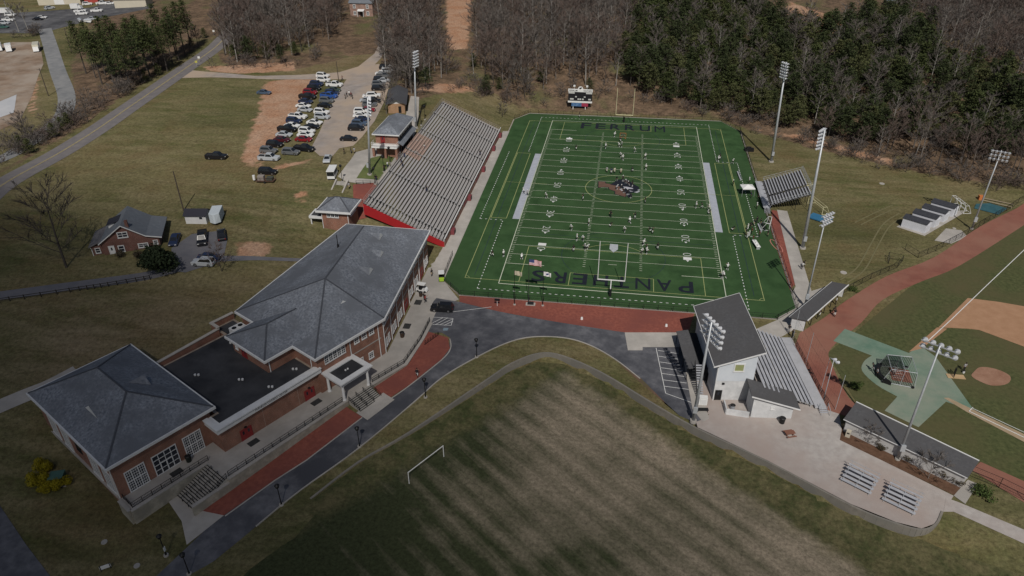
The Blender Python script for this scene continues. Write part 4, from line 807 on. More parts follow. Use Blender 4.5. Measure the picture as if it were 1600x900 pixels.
q = MB(); q.box(px0, tx0+0.7, py0, py0+4.0, 8.3, 8.9); pr_ = q.build("porch_roof", TRIM, tower); MB().box(px0+0.4, tx0+0.69, py0+0.4, py0+3.6, 8.9, 8.93).build("flat_roof", MEMB, pr_)
for yy in (py0+0.3, py0+3.7): MB().tube((px0+0.35, yy, 5.6), (px0+0.35, yy, 8.3), 0.18, 0.15, 10).build("column", TRIM, tower)
close(tower)

# ------------------------------------------------------------------ raised walk in front of the building
walk = ccw([LB(0.2, 0.65), LB(0.2, -2.8), LB(12.6, -2.8), LB(12.6, -8.3), LB(41.9, -8.4), LB(49.6, -8.9), (-35.52, -77.60), (-35.2, -72), (-35.2, -66), (-41.0, -66), (-41.0, -82.8), LB(49.2, -3.2), LB(34, -2.9), LB(15.6, -2.9), LB(15.6, 0.65)])
wk = MB().prism(walk, -3.2, 0.06).build("raised_walk", CONC); tag(wk, "raised pale concrete walk in front of the brick building", kind="structure")
def stone_run(pts, name, label, zt=0.02, thick=0.3, bottom=None):
    root = empty(name, (*pts[0], 0), label=label, cat="wall")
    for a, b in zip(pts, pts[1:]):
        a = Vector(a); b = Vector(b); d = (b-a).normalized(); n = Vector((d.y, -d.x))*thick; e = d*0.0
        z0 = min(ht(*a), ht(*b), -0.2)-0.6
        MB().hexa([(*(a+n), z0), (*(b+n), z0), (*b, z0), (*a, z0)], [(*(a+n), zt), (*(b+n), zt), (*b, zt), (*a, zt)]).build("wall_face", STONE, root)
        m_ = n*1.25; MB().hexa([(*(a+m_), zt+0.002), (*(b+m_), zt+0.002), (*(b-n*0.6), zt+0.065), (*(a-n*0.6), zt+0.065)], [(*(a+m_), zt+0.16), (*(b+m_), zt+0.16), (*(b-n*0.6), zt+0.16), (*(a-n*0.6), zt+0.16)]).build("coping", CONC, root)
    close(root); return root
stone_run([LB(0.2, 0.4), LB(0.2, -2.8), LB(12.6, -2.8)], "terrace_wall", "tall stone wall of the terrace below the hall windows")
stone_run([LB(12.6, -8.3), LB(36.0, -8.35)], "walk_wall", "stone wall with railing between the two flights of steps")
stone_run([LB(41.2, -8.4), LB(49.6, -8.9), (-35.52, -77.60), (-35.2, -72)], "plaza_wall", "low stone kerb wall bending beside the red plaza")
def railing(pts, z0, label, h=1.05, gap=1.6, m=None, cat="railing", z1=None, pick=True):
    root = empty("railing", (*pts[0], z0 if not callable(z0) else z0(*pts[0])), label=label, cat=cat); r = MB()
    Z = (lambda x, y: z0) if not callable(z0) else z0
    for a, b in zip(pts, pts[1:]):
        a = Vector(a); b = Vector(b); n = max(1, round((b-a).length/gap))
        for t in (h, h*0.55, 0.15): r.bar((*a, Z(*a)+t), (*b, Z(*b)+t), 0.05, 0.05)
        if pick:
            k = max(1, int((b-a).length/0.22))
            for i in range(k): p = a+(b-a)*i/k; r.bar((*p, Z(*p)+0.15), (*p, Z(*p)+h), 0.018, 0.018)
        for i in range(n+1):
            p = a+(b-a)*i/n; MB().bar((*p, Z(*p)-0.05), (*p, Z(*p)+h+0.02), 0.07, 0.07).build("post", m or BLACKM, root)
    r.build("rail", m or BLACKM, root); close(root); return root
railing([LB(0.7, 0.2), LB(0.7, -2.5), LB(12.9, -2.5)], 0.06, "black metal railing round the hall terrace")
railing([LB(13.0, -8.0), LB(35.2, -8.1)], 0.06, "long black railing on the wall beside the red doors")
railing([LB(42.0, -8.1), LB(49.4, -8.6), (-35.77, -77.63), (-35.6, -71.5)], 0.06, "black railing bending along the walk beside the bike rack")
STEP = mat("step_concrete", (0.30, 0.285, 0.26), (0.37, 0.35, 0.32), 0.8, 0.85)
def steps(name, label, n, fn, z0, z1):
    root = empty(name, (*fn(0, 0)[:2], z1), label=label, cat="stairs")
    for i in range(n):
        zt = z0+(z1-z0)*(i+1)/n*1.0 - (z1-z0)/n; t0, t1 = i/n, (i+1)/n
        MB().hexa([(*fn(t0, 0), z1-0.6), (*fn(t0, 1), z1-0.6), (*fn(t1, 1), z1-0.6), (*fn(t1, 0), z1-0.6)], [(*fn(t0, 0), zt), (*fn(t0, 1), zt), (*fn(t1, 1), zt), (*fn(t1, 0), zt)]).build("step", STEP, root)
        n0, n1 = Vector(fn(t1, 0)), Vector(fn(t1, 1)); MB().bar((*n0, zt+0.012), (*n1, zt+0.012), 0.13, 0.03).build("riser_shade_line", BLACKM, root)  # dark strip added on each edge to paint in riser shade
    close(root); return root
steps("wide_stairs", "wide concrete stairs with short black handrails below the hall", 15, lambda t, s: LB(12.6-5.8*t, -2.9-5.2*s)[:2], 0.04, -2.3)
steps("porch_stairs", "concrete steps with black handrails below the white columned portico", 8, lambda t, s: LB(36.2+4.9*s, -8.5-2.9*t)[:2], 0.04, -1.05)
sheet("porch_landing", [LB(35.6, -11.0), LB(41.9, -11.0), LB(41.9, -13.9), LB(35.6, -13.9)], CONC, 0.12, label="pale landing below the portico steps")
for i, (a, b) in enumerate([(12.3-1.55*k, -4.6-1.7*j) for k in range(4) for j in (0, 1)]):
    root = empty("handrail", LB3(a, b, -2.3*(12.6-a)/5.8), label="short black handrail standing on the wide hall stairs", cat="handrail", group="handrails on the wide stairs"); q = MB(); z = -2.3*(12.6-a)/5.8
    q.bar(LB3(a, b, z+0.85), LB3(a-1.0, b, z+0.45), 0.06, 0.06); q.build("rail", BLACKM, root)
    for k in (0.05, 0.95): MB().bar(LB3(a-k, b, z-0.5*k-0.1), LB3(a-k, b, z+0.85-0.4*k), 0.06, 0.06).build("post", BLACKM, root)
    close(root)
railing([LB(12.6, -8.1), LB(6.6, -8.1)], lambda x, y: -2.3*min(1, max(0, (12.6-((Vector((x, y))-S0).dot(AX)))/5.8)), "sloping black railing beside the wide hall stairs")
stone_run([LB(6.4, -8.3), LB(12.6, -8.3)], "stair_wall", "stone side wall of the wide hall stairs", zt=-0.7)
for s in (0, 0.33, 0.66, 1.0):
    a = 36.2+4.9*s
    railing([LB(a, -8.6), LB(a, -11.3)], lambda x, y: -1.05*min(1, max(0, (-8.5-((Vector((x, y))-S0).dot(BX)))/2.9)), "sloping black handrail at the edge of the portico steps" if s in (0, 1.0) else "short sloping black handrail in the middle of the portico steps", h=0.9, gap=1.3, pick=False)["group"] = "portico handrails"
for i, (q_, z) in enumerate(((LB(8.4, -1.0), 0.06), (LB(18.3+1.4, -4.6), 0.06), (LB(32.3, -4.6), 0.06))):
    m_ = MB(); a = (Vector(q_)-S0).dot(AX); b = (Vector(q_)-S0).dot(BX); m_.hexa([LB3(a-0.9, b-0.6, z), LB3(a+0.9, b-0.6, z), LB3(a+0.9, b+0.6, z), LB3(a-0.9, b+0.6, z)], [LB3(a-0.9, b-0.6, z+0.03), LB3(a+0.9, b-0.6, z+0.03), LB3(a+0.9, b+0.6, z+0.03), LB3(a-0.9, b+0.6, z+0.03)])
    o = m_.build("door_mat", MAT_); tag(o, ["black mat before the glazed hall entrance", "black mat below the first red doors", "black mat below the red doors near the portico"][i], "mat")
def bin_(name, x, y, z, r, h, m, label, cat="bin", seg=14):
    root = empty(name, (x, y, z), label=label, cat=cat)
    MB().tube((0, 0, 0), (0, 0, h), r*0.85, r, seg).build("body", m, root); MB().tube((0, 0, h), (0, 0, h+0.12), r*1.08, r*0.75, seg).build("lid", BLACKM, root); return root
bin_("litter_bin", *LB(10.9, -0.3), 0.06, 0.45, 1.1, mat("dark_bin", (0.014, 0.018, 0.014)), "dark litter bin beside the hall window")
bin_("litter_bin", -39.6, -77.5, 0.06, 0.45, 1.1, mat("brown_bin", (0.05, 0.03, 0.02)), "brown litter bin by the downspout near the handicap bay")
bin_("litter_bin", -39.9, -62.5, 0.06, 0.4, 1.0, mat("brown_bin", (0.05, 0.03, 0.02)), "brown litter bin beside the parked golf cart")

# ------------------------------------------------------------------ home grandstand
ALU = mat("weathered_aluminium", (0.30, 0.29, 0.285), (0.38, 0.37, 0.36), 0.9, 0.6, metal=0.0, c3=(0.33, 0.31, 0.30), scale3=0.12)
ALU2 = mat("aluminium", (0.32, 0.33, 0.36), (0.41, 0.415, 0.44), 0.8, 0.5)
ALUD = mat("gap_shade_riser", (0.08, 0.079, 0.08), (0.115, 0.113, 0.114), 1.0, 0.8)  # dark tone stands in for shade in the gaps between planks
REDP = mat("red_panel", (0.34, 0.018, 0.022), (0.30, 0.016, 0.02), 0.5, 0.55)
MAROON = mat("maroon", (0.19, 0.05, 0.055), (0.16, 0.04, 0.045), 1, 0.6)
GALV = mat("galvanised", (0.40, 0.42, 0.44), (0.48, 0.50, 0.52), 1.5, 0.45, metal=0.3)
WHITEM = mat("white_metal", (0.72, 0.72, 0.70), (0.66, 0.66, 0.65), 1.0, 0.5)
gs = empty("home_grandstand", (-49, 0, 4), label="long weathered aluminium grandstand with red end panels beside the turf", cat="grandstand")
NR, X0, DX, Z0, DZ, Y0, Y1 = 24, -40.6, 0.775, 1.25, 0.368, -40.2, 38.9
ais = [-36.6, -20.6, -4.6, 11.4, 26.4, 37.2]
edges = [Y0] + ais + [Y1]
pl_cache = {}
def plank(len_, w, h, m=None):
    k = (round(len_, 2), w, h, m)
    if k not in pl_cache: pl_cache[k] = MB().box(-w/2, w/2, -len_/2, len_/2, -h, 0).mesh("plank", m or ALU)
    return pl_cache[k]
for r in range(NR):
    x, z = X0-DX*r, Z0+DZ*r
    inst(plank(Y1-Y0, 0.40, 0.05), "footboard", gs, (x+0.16, (Y0+Y1)/2, z))
    for a, b in zip(edges, edges[1:]):
        g0 = a+(0.55 if a != Y0 else 0); g1 = b-(0.55 if b != Y1 else 0)
        if g1-g0 > 0.4: inst(plank(g1-g0, 0.30, 0.06), "seat_plank", gs, (x-0.26, (g0+g1)/2, z+0.43))
q = MB()
for r in range(NR):
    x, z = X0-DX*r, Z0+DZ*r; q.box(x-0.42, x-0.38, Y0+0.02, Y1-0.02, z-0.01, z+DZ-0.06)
rs = q.build("gap_riser", ALUD, gs); rs["kind"] = "stuff"
q = MB(); xt, zt = X0-DX*NR, Z0+DZ*NR        # end panels
for yy, m_ in ((Y0-0.06, None), (Y1+0.06, None)):
    q = MB(); q.hexa([(xt, yy-0.04, zt-2.7), (X0+0.5, yy-0.04, -0.2), (X0+0.5, yy+0.04, -0.2), (xt, yy+0.04, zt-2.7)], [(xt, yy-0.04, zt+0.05), (X0+0.5, yy-0.04, Z0+0.15), (X0+0.5, yy+0.04, Z0+0.15), (xt, yy+0.04, zt+0.05)]); q.build("end_panel", REDP if yy < 0 else ALU, gs)
MB().box(xt-0.08, xt, Y0, Y1, zt-2.6, zt+0.02).build("back_panel", ALU, gs)
MB().box(X0+0.5, X0+0.62, Y0, Y1, 0.0, Z0+0.05).build("front_wall", BRICK, gs)
MB().bar((X0+0.7, Y0, Z0+1.05), (X0+0.7, Y1, Z0+1.05), 0.16, 0.16).build("front_rail", WHITEM, gs)
for i in range(27):
    yy = Y0+0.2+i*(Y1-Y0-0.4)/26; MB().bar((X0+0.6, yy, Z0-0.2), (X0+0.6, yy, Z0+1.0), 0.06, 0.06).build("rail_post", GALV, gs)
for i, yy in enumerate(ais[:5]):     # aisle handrails
    for r in range(1, NR-1, 3):
        x, z = X0-DX*r, Z0+DZ*r; q = MB(); q.bar((x, yy, z), (x, yy, z+0.9), 0.05, 0.05); q.bar((x-1.3, yy, z+0.6), (x-1.3, yy, z+1.5), 0.05, 0.05); q.bar((x+0.1, yy, z+0.87), (x-1.4, yy, z+1.55), 0.05, 0.05); q.build("aisle_rail", GALV, gs)
for k, yy in enumerate((Y0, Y1)):     # end guard rails
    q = MB(); m_ = ALU if k == 0 else mat("tan_rail", (0.34, 0.28, 0.25), (0.28, 0.235, 0.21), 2, 0.7)
    for t in (0.5, 1.05): q.bar((X0+0.3, yy, Z0+t+0.3), (xt, yy, zt+t), 0.06, 0.06)
    q.build("end_rail", m_, gs)
    for r in range(0, NR+1, 1 if k else 2): x, z = X0-DX*r, Z0+DZ*r; MB().bar((x, yy, z-0.1), (x, yy, z+1.05), 0.09 if k else 0.05, 0.09 if k else 0.05).build("end_rail_post", m_, gs)
for ya, yb in ((Y0, -9.0), (9.0, Y1)):
    q = MB()
    for t in (0.5, 1.05): q.bar((xt, ya, zt+t), (xt, yb, zt+t), 0.05, 0.05)
    q.bar((xt, ya, zt), (xt, ya, zt+1.05), 0.05, 0.05); q.bar((xt, yb, zt), (xt, yb, zt+1.05), 0.05, 0.05); q.build("back_rail", ALU, gs)
TAN = mat("tan_seat", (0.40, 0.29, 0.245), (0.34, 0.245, 0.205), 2, 0.7)
sm = MB().box(-0.2, 0.2, -0.22, 0.22, 0, 0.12).hexa([(-0.26, -0.22, 0), (-0.18, -0.22, 0), (-0.18, 0.22, 0), (-0.26, 0.22, 0)], [(-0.32, -0.22, 0.52), (-0.26, -0.22, 0.52), (-0.26, 0.22, 0.52), (-0.32, 0.22, 0.52)]).mesh("chair_seat", TAN)
for r in range(18, 24):
    for k in range(28):
        yy = -7.5+k*0.56
        if abs(yy-(-4.6)) > 0.6 and (k+r*3) % 17 != 0: inst(sm, "chair_seat", gs, (X0-DX*r-0.2, yy, Z0+DZ*r+0.44))
for yy in (-33, -13, 7, 24, 36):        # exits in the front wall
    q = MB(); q.box(X0+0.62, X0+1.5, yy-0.9, yy+0.9, 0.03, 1.2); q.build("exit_gate", MAROON, gs); MB().box(X0+1.505, X0+1.54, yy-0.6, yy+0.6, 0.1, 1.0).build("gate_opening", BLACKM, gs)
for i in range(5):
    yy = Y0+8+i*16; MB().box(X0+0.64, X0+0.7, yy-2.2, yy+2.2, 0.35, 1.05).build("banner", MAROON, gs)
close(gs)
ps = empty("patio_steps", (-66.5, -29, 8), label="concrete steps between pale side walls down to the brick patio", cat="stairs")
s0 = Vector((-69.03, -27.51)); s1 = Vector((-69.03, -33.31)); dd = s1-s0; sd_ = Vector((-dd.y, dd.x)).normalized()*1.3
for i in range(13):
    a = s0+dd*i/13; b = s0+dd*(i+1)/13; zt_ = 9.7-2.4*i/13
    MB().hexa([(*(a+sd_), 6.0), (*(a-sd_), 6.0), (*(b-sd_), 6.0), (*(b+sd_), 6.0)][::-1], [(*(a+sd_), zt_), (*(a-sd_), zt_), (*(b-sd_), zt_), (*(b+sd_), zt_)][::-1]).build("step", STEP, ps)
for s in (1.35, -1.35):
    n = sd_.normalized()*s; m2 = sd_.normalized()*(s*1.25); a, b = s0, s1+dd*0.2
    MB().hexa([(*(a+n), 5.5), (*(a+m2), 5.5), (*(b+m2), 5.5), (*(b+n), 5.5)][::(1 if s < 0 else -1)], [(*(a+n), 10.3), (*(a+m2), 10.3), (*(b+m2), 8.0), (*(b+n), 8.0)][::(1 if s < 0 else -1)]).build("side_wall", CONC, ps)
close(ps)
railing([(-65.45, -27.51), (-60.53, -25.58), (-59.54, -27.73), (-59.28, -38.28)], lambda x, y: max(7.2, ht(x, y)), "black railing above the brick patio", pick=False)

# ------------------------------------------------------------------ press box behind the grandstand
pb = empty("press_box", (-63, -1.5, 9.6), label="two storey brick press box with white balcony behind the grandstand", cat="building")
bx0, bx1, by0, by1, bz, be = -66.2, -60.0, -8.0, 6.0, 9.6, 15.6
MB().box(bx0, bx1, by0, by1, bz-1.0, be).build("wall", BRICK, pb)
rf = MB(); e = 0.6; P = [(bx0-e, by0-e, be), (bx1+e, by0-e, be), (bx1+e, by1+e, be), (bx0-e, by1+e, be)]; rr = [((bx0+bx1)/2, by0+3.0, be+2.2), ((bx0+bx1)/2, by1-3.0, be+2.2)]
rf.slab([P[0], P[1], rr[0]], 0.2); rf.slab([P[1], P[2], rr[1], rr[0]], 0.2); rf.slab([P[2], P[3], rr[1]], 0.2); rf.slab([P[3], P[0], rr[0], rr[1]], 0.2); rb = rf.build("roof", SHING, pb)
fascia([p[:2] for p in P], be-0.02, pb, 0.3, 0.12)
w = Wall((bx0, by0), (bx1, by0)); w.door(pb, 2.0, 12.7, 1.0, 2.1, REDD, 1)
q = MB(); q.box(bx0-0.6, bx1+0.3, by0-2.4, by0, 12.3, 12.62); bal = q.build("balcony", WHITEM, pb)
q = MB()
for z in (12.7, 13.2, 13.7):
    q.bar((bx0-0.55, by0-2.35, z), (bx1+0.25, by0-2.35, z), 0.06, 0.08); q.bar((bx0-0.55, by0-2.35, z), (bx0-0.55, by0, z), 0.06, 0.08); q.bar((bx1+0.25, by0-2.35, z), (bx1+0.25, by0, z), 0.06, 0.08)
for k in range(24): x = bx0-0.55+k*0.305; q.bar((x, by0-2.35, 12.62), (x, by0-2.35, 13.7), 0.05, 0.05)
q.build("rail", WHITEM, bal)
for x in (bx0-0.2, (bx0+bx1)/2, bx1): MB().box(x-0.3, x+0.3, by0-2.2, by0-1.6, bz-0.6, 12.3).build("pillar", BRICK, pb)
w = Wall((bx1, by0), (bx1, by1))
for k in range(6): w.window(pb, 1.4+k*2.2, 13.6, 1.9, 1.3, 2, 1, 0.06, 0.03, frame=BLACKM)
q = MB(); q.hexa([w.P(0, 12.3, 1.3), w.P(14, 12.3, 1.3), w.P(14, 13.1, 0), w.P(0, 13.1, 0)], [w.P(0, 12.42, 1.3), w.P(14, 12.42, 1.3), w.P(14, 13.3, 0), w.P(0, 13.3, 0)]); q.build("awning", SHING, pb)
for k in range(6):
    q = MB(); u = 1.4+k*2.2; pts = [w.P(u-0.75, 9.7, 0.03), w.P(u+0.75, 9.7, 0.03), w.P(u+0.75, 11.3, 0.03)]+[w.P(u+0.75*math.cos(t*math.pi/8), 11.3+0.6*math.sin(t*math.pi/8), 0.03) for t in range(1, 8)]+[w.P(u-0.75, 11.3, 0.03)]; q.face(pts); q.build("arched_opening", GLASS, pb)
close(pb)
# restroom hut
rh = empty("restroom_hut", (-72.5, 33, 10), R(14), "small brick hut with dark shingle roof beside the car park", "hut")
MB().box(-2.6, 2.6, -7.5, 7.0, -0.8, 3.0).build("wall", brick_mat("tan_brick", (0.30, 0.17, 0.09), (0.36, 0.21, 0.12), (0.35, 0.28, 0.2)), rh)
q = MB(); q.slab([(-3.3, -8.3, 2.9), (0, -8.3, 4.5), (0, 7.8, 4.5), (-3.3, 7.8, 2.9)][::-1], 0.18); q.slab([(0, -8.3, 4.5), (3.3, -8.3, 2.9), (3.3, 7.8, 2.9), (0, 7.8, 4.5)], 0.18); q.build("roof", SHDARK, rh)
MB().face([(-2.6, -7.5, 3.0), (2.6, -7.5, 3.0), (0, -7.5, 4.25)]).build("gable", TRIM, rh); MB().box(0.6, 1.5, -7.54, -7.49, 0, 2.1).build("door", BLACKM, rh)

# ------------------------------------------------------------------ visitors' bleacher
vb = empty("visitor_bleacher", (43, 0.5, 0), label="silver aluminium bleacher on open frame east of the turf", cat="bleacher")
vy0, vy1, n = -7.6, 8.6, 14
for r in range(n):
    x, z = 39.9+0.68*r, 1.15+0.27*r
    q = plank(vy1-vy0, 0.34, 0.05, ALUD); inst(q, "footboard", vb, (x, (vy0+vy1)/2, z)); 
    for a, b in ((vy0, -2.6), (-1.4, vy1)): o = inst(plank(b-a, 0.27, 0.05, ALU2), "seat_plank", vb, (x+0.3, (a+b)/2, z+0.42))
q = MB()
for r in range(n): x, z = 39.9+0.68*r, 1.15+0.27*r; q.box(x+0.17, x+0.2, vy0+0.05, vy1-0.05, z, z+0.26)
q.build("gap_riser", ALUD, vb)["kind"] = "stuff"  # dark panels added where only shaded gaps show between the planks
MB().box(37.8, 39.7, vy0-1.0, vy1+0.3, 0.85, 0.93).build("walkway", ALU2, vb)
for yy in (vy0, vy1):
    q = MB()
    for t in (0.5, 1.05): q.bar((39.7, yy, 1.3+t), (49.6, yy, 4.9+t), 0.06, 0.06)
    for k in range(8): q.bar((39.9+1.36*k, yy, 1.1+0.54*k), (39.9+1.36*k, yy, 2.4+0.54*k), 0.05, 0.05)
    q.build("side_rail", GALV, vb)
q = MB()
for t in (0.5, 1.05, 1.5): q.bar((49.6, vy0, 4.8+t), (49.6, vy1, 4.8+t), 0.06, 0.06)
for k in range(10): yy = vy0+k*(vy1-vy0)/9; q.bar((49.6, yy, 4.4), (49.6, yy, 6.3), 0.05, 0.05)
q.build("back_rail", GALV, vb)
q = MB()
for t in (0.5, 1.0): q.bar((37.8, vy0-1, 0.93+t), (37.8, vy1+0.3, 0.93+t), 0.05, 0.05)
q.build("front_rail", GALV, vb)
for k in range(7):
    yy = vy0+0.4+k*(vy1-vy0-0.8)/6; q = MB(); q.bar((38.0, yy, 0), (38.0, yy, 0.85), 0.1, 0.1); q.bar((42, yy, 0), (42, yy, 1.8), 0.1, 0.1); q.bar((46, yy, 0), (46, yy, 3.4), 0.1, 0.1); q.bar((49.3, yy, 0), (49.3, yy, 4.7), 0.1, 0.1); q.bar((38, yy, 0.5), (49.3, yy, 4.5), 0.08, 0.12); q.build("frame", BLACKM, vb)
q = MB()
for i in range(5): q.box(38.0, 39.5, vy0-1.3-0.28*i, vy0-1.05-0.28*i, 0.75-0.18*i, 0.8-0.18*i)
q.build("access_steps", ALU2, vb)
close(vb)

# ------------------------------------------------------------------ ball field press tower and stand
TO = Vector((18.3, -88.2)); TU = Vector((0.988, 0.156)); TV = Vector((-0.129, 0.992)).normalized(); TU = Vector((TV.y, -TV.x))
def T(u, v): p = TO+TU*u+TV*v; return (p.x, p.y)
def T3(u, v, z): p = TO+TU*u+TV*v; return (p.x, p.y, z)
SIDING = mat("pale_siding", (0.50, 0.535, 0.575), (0.56, 0.59, 0.625), 0.5, 0.7)
BLOCKW = mat("white_block", (0.56, 0.565, 0.57), (0.62, 0.62, 0.62), 0.7, 0.8, c3=(0.46, 0.465, 0.47), scale3=0.5)
ROOFK = mat("charcoal_roof", (0.068, 0.068, 0.072), (0.105, 0.104, 0.108), 2.2, 0.9, bump=0.2, c3=(0.08, 0.078, 0.08), scale3=0.2, bscale=4, lo=0.3, hi=0.7)
sheet("tower_pad", [T(-3.4, -3.2), T(8.5, -3.2), T(20, -3.2), T(20, 19.2), T(-3.4, 19.2)], PATIO, 0.03, label="concrete pad under the press tower and stand")
tw_ = empty("press_tower", T3(4, 9, 0), label="pale sided press tower with big slanted charcoal roof", cat="building")
MB().prism([T(0.7, 0.6), T(7.0, 0.6), T(7.0, 17.6), T(0.7, 17.6)], -0.2, 4.2).build("lower_wall", BLOCKW, tw_)
MB().prism([T(0.66, 0.56), T(7.04, 0.56), T(7.04, 17.64), T(0.66, 17.64)], 4.203, [7.9, 10.3, 10.3, 7.9]).build("upper_wall", SIDING, tw_)
q = MB(); q.slab([T3(-0.1, 0, 7.75), T3(7.9, 0, 10.75), T3(7.9, 18.4, 10.75), T3(-0.1, 18.4, 7.75)], 0.2); q.build("roof", ROOFK, tw_)
q = MB(); a, b, c_, d_ = T3(-0.16, -0.08, 7.72), T3(7.98, -0.08, 10.78), T3(7.98, 18.46, 10.78), T3(-0.16, 18.46, 7.72)
for p0, p1 in ((a, b), (b, c_), (c_, d_), (d_, a)): q.bar((p0[0], p0[1], p0[2]-0.1), (p1[0], p1[1], p1[2]-0.1), 0.1, 0.24)
q.build("fascia", TRIM, tw_)
w = Wall(T(0.66, 0.56), T(7.04, 0.56)); w.window(tw_, 3.6, 6.3, 1.7, 1.6, 1, 1, 0.14, 0.02, glass=mat("olive_blind", (0.27, 0.29, 0.13), (0.24, 0.26, 0.12), 1, 0.5)); w.door(tw_, 0.9, 0, 0.95, 2.1, BLACKM, 1)
w.blk(MB(), 1.2, 1.6, 3.6, 3.85, 0.0, 0.25).build("wall_lamp", BLACKM, tw_)
w.spout(tw_, 0.1, 0, 7.6)
w = Wall(T(7.04, 0.56), T(7.04, 17.64))
for k in range(5): w.window(tw_, 2.2+3.2*k, 6.2, 2.7, 1.6, 2, 1, 0.08, 0.03)
w = Wall(T(0.7, 17.6), T(0.7, 0.6)); 
for k in (5, 12): w.door(tw_, k, 0, 1.0, 2.1, BLACKM, 1)
q = MB(); q.slab([T3(-3.1, 5.5, 2.9), T3(-0.9, 5.5, 3.3), T3(-0.9, 17.0, 3.3), T3(-3.1, 17.0, 2.9)], 0.14); q.build("lean_to_roof", ROOFK, tw_)
for v in (5.8, 9.5, 13.2, 16.8): MB().bar(T3(-2.9, v, 0), T3(-2.9, v, 2.8), 0.1, 0.1).build("post", BLACKM, tw_)
MB().prism([T(-2.0, 5.8), T(0.7, 5.8), T(0.7, 16.8), T(-2.0, 16.8)], 0, 2.7).build("store_wall", mat("dark_store", (0.02, 0.021, 0.024)), tw_)
for i in range(14): MB().hexa([T3(-1.9, 0.9+0.32*i, 0.0+0.3*i-0.05), T3(-0.7, 0.9+0.32*i, 0.3*i-0.05), T3(-0.7, 1.2+0.32*i, 0.3*i-0.05), T3(-1.9, 1.2+0.32*i, 0.3*i-0.05)], [T3(-1.9, 0.9+0.32*i, 0.3*i+0.05), T3(-0.7, 0.9+0.32*i, 0.3*i+0.05), T3(-0.7, 1.2+0.32*i, 0.3*i+0.05), T3(-1.9, 1.2+0.32*i, 0.3*i+0.05)]).build("stair_tread", ALU2, tw_)
MB().hexa([T3(-1.95, 0.8, 0.2), T3(-1.9, 0.8, 0.2), T3(-1.9, 5.4, 4.3), T3(-1.95, 5.4, 4.3)], [T3(-1.95, 0.8, 1.1), T3(-1.9, 0.8, 1.1), T3(-1.9, 5.4, 5.2), T3(-1.95, 5.4, 5.2)]).build("stair_side", BLACKM, tw_)
close(tw_)
bs = empty("ball_field_stand", T3(13, 9, 0), label="grey aluminium stand beside the slanted roof press tower", cat="grandstand")
for r in range(11):
    u, z = 17.2-0.83*r, 0.75+0.32*r
    def pk(v0, v1, w_, h_, zz, du, nm):
        MB().hexa([T3(u+du-w_/2, v0, zz-h_), T3(u+du+w_/2, v0, zz-h_), T3(u+du+w_/2, v1, zz-h_), T3(u+du-w_/2, v1, zz-h_)], [T3(u+du-w_/2, v0, zz), T3(u+du+w_/2, v0, zz), T3(u+du+w_/2, v1, zz), T3(u+du-w_/2, v1, zz)]).build(nm, ALU2, bs)
    pk(-1.2, 18.2, 0.42, 0.05, z, 0, "footboard")
    for v0, v1 in ((-1.2, 4.6), (5.8, 11.9), (13.1, 18.2)): pk(v0, v1, 0.3, 0.05, z+0.42, -0.32, "seat_plank")
q = MB()
for r in range(11):
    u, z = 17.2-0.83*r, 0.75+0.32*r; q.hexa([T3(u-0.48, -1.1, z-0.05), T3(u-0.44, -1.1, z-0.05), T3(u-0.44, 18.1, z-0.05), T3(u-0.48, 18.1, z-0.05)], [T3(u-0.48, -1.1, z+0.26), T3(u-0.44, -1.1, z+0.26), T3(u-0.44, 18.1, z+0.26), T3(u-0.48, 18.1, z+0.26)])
rs = q.build("gap_riser", ALUD, bs); rs["kind"] = "stuff"
MB().prism([T(17.6, -1.6), T(19.5, -1.6), T(19.5, 18.6), T(17.6, 18.6)], 0.3, 0.62).build("front_walkway", mat("walkway_alu", (0.36, 0.365, 0.38), (0.42, 0.42, 0.44), 0.6, 0.6), bs)
for k in range(6): v = -1+k*3.8; q = MB(); q.bar(T3(17.0, v, 0), T3(17.0, v, 0.7), 0.1, 0.1); q.bar(T3(12, v, 0), T3(12, v, 2.6), 0.1, 0.1); q.bar(T3(8.7, v, 0), T3(8.7, v, 3.9), 0.1, 0.1); q.bar(T3(17.2, v, 0.5), T3(8.6, v, 3.8), 0.08, 0.12); q.build("frame", GALV, bs)
for i in range(4): MB().hexa([T3(18.2, -1.95-0.32*i, 0.4-0.14*i), T3(19.6, -1.95-0.32*i, 0.4-0.14*i), T3(19.6, -1.68-0.32*i, 0.4-0.14*i), T3(18.2, -1.68-0.32*i, 0.4-0.14*i)], [T3(18.2, -1.95-0.32*i, 0.45-0.14*i), T3(19.6, -1.95-0.32*i, 0.45-0.14*i), T3(19.6, -1.68-0.32*i, 0.45-0.14*i), T3(18.2, -1.68-0.32*i, 0.45-0.14*i)]).build("step", ALU2, bs)
for u in (18.2, 19.6): q = MB(); q.bar(T3(u, -1.7, 1.5), T3(u, -3.2, 0.95), 0.06, 0.06); q.bar(T3(u, -3.2, 0), T3(u, -3.2, 0.95), 0.06, 0.06); q.bar(T3(u, -1.7, 0.5), T3(u, -1.7, 1.5), 0.06, 0.06); q.build("step_rail", GALV, bs)
close(bs)
railing([T(19.6, -1.5), T(19.6, 18.6)], 0.6, "black net railing along the front of the ball field stand", h=1.1)
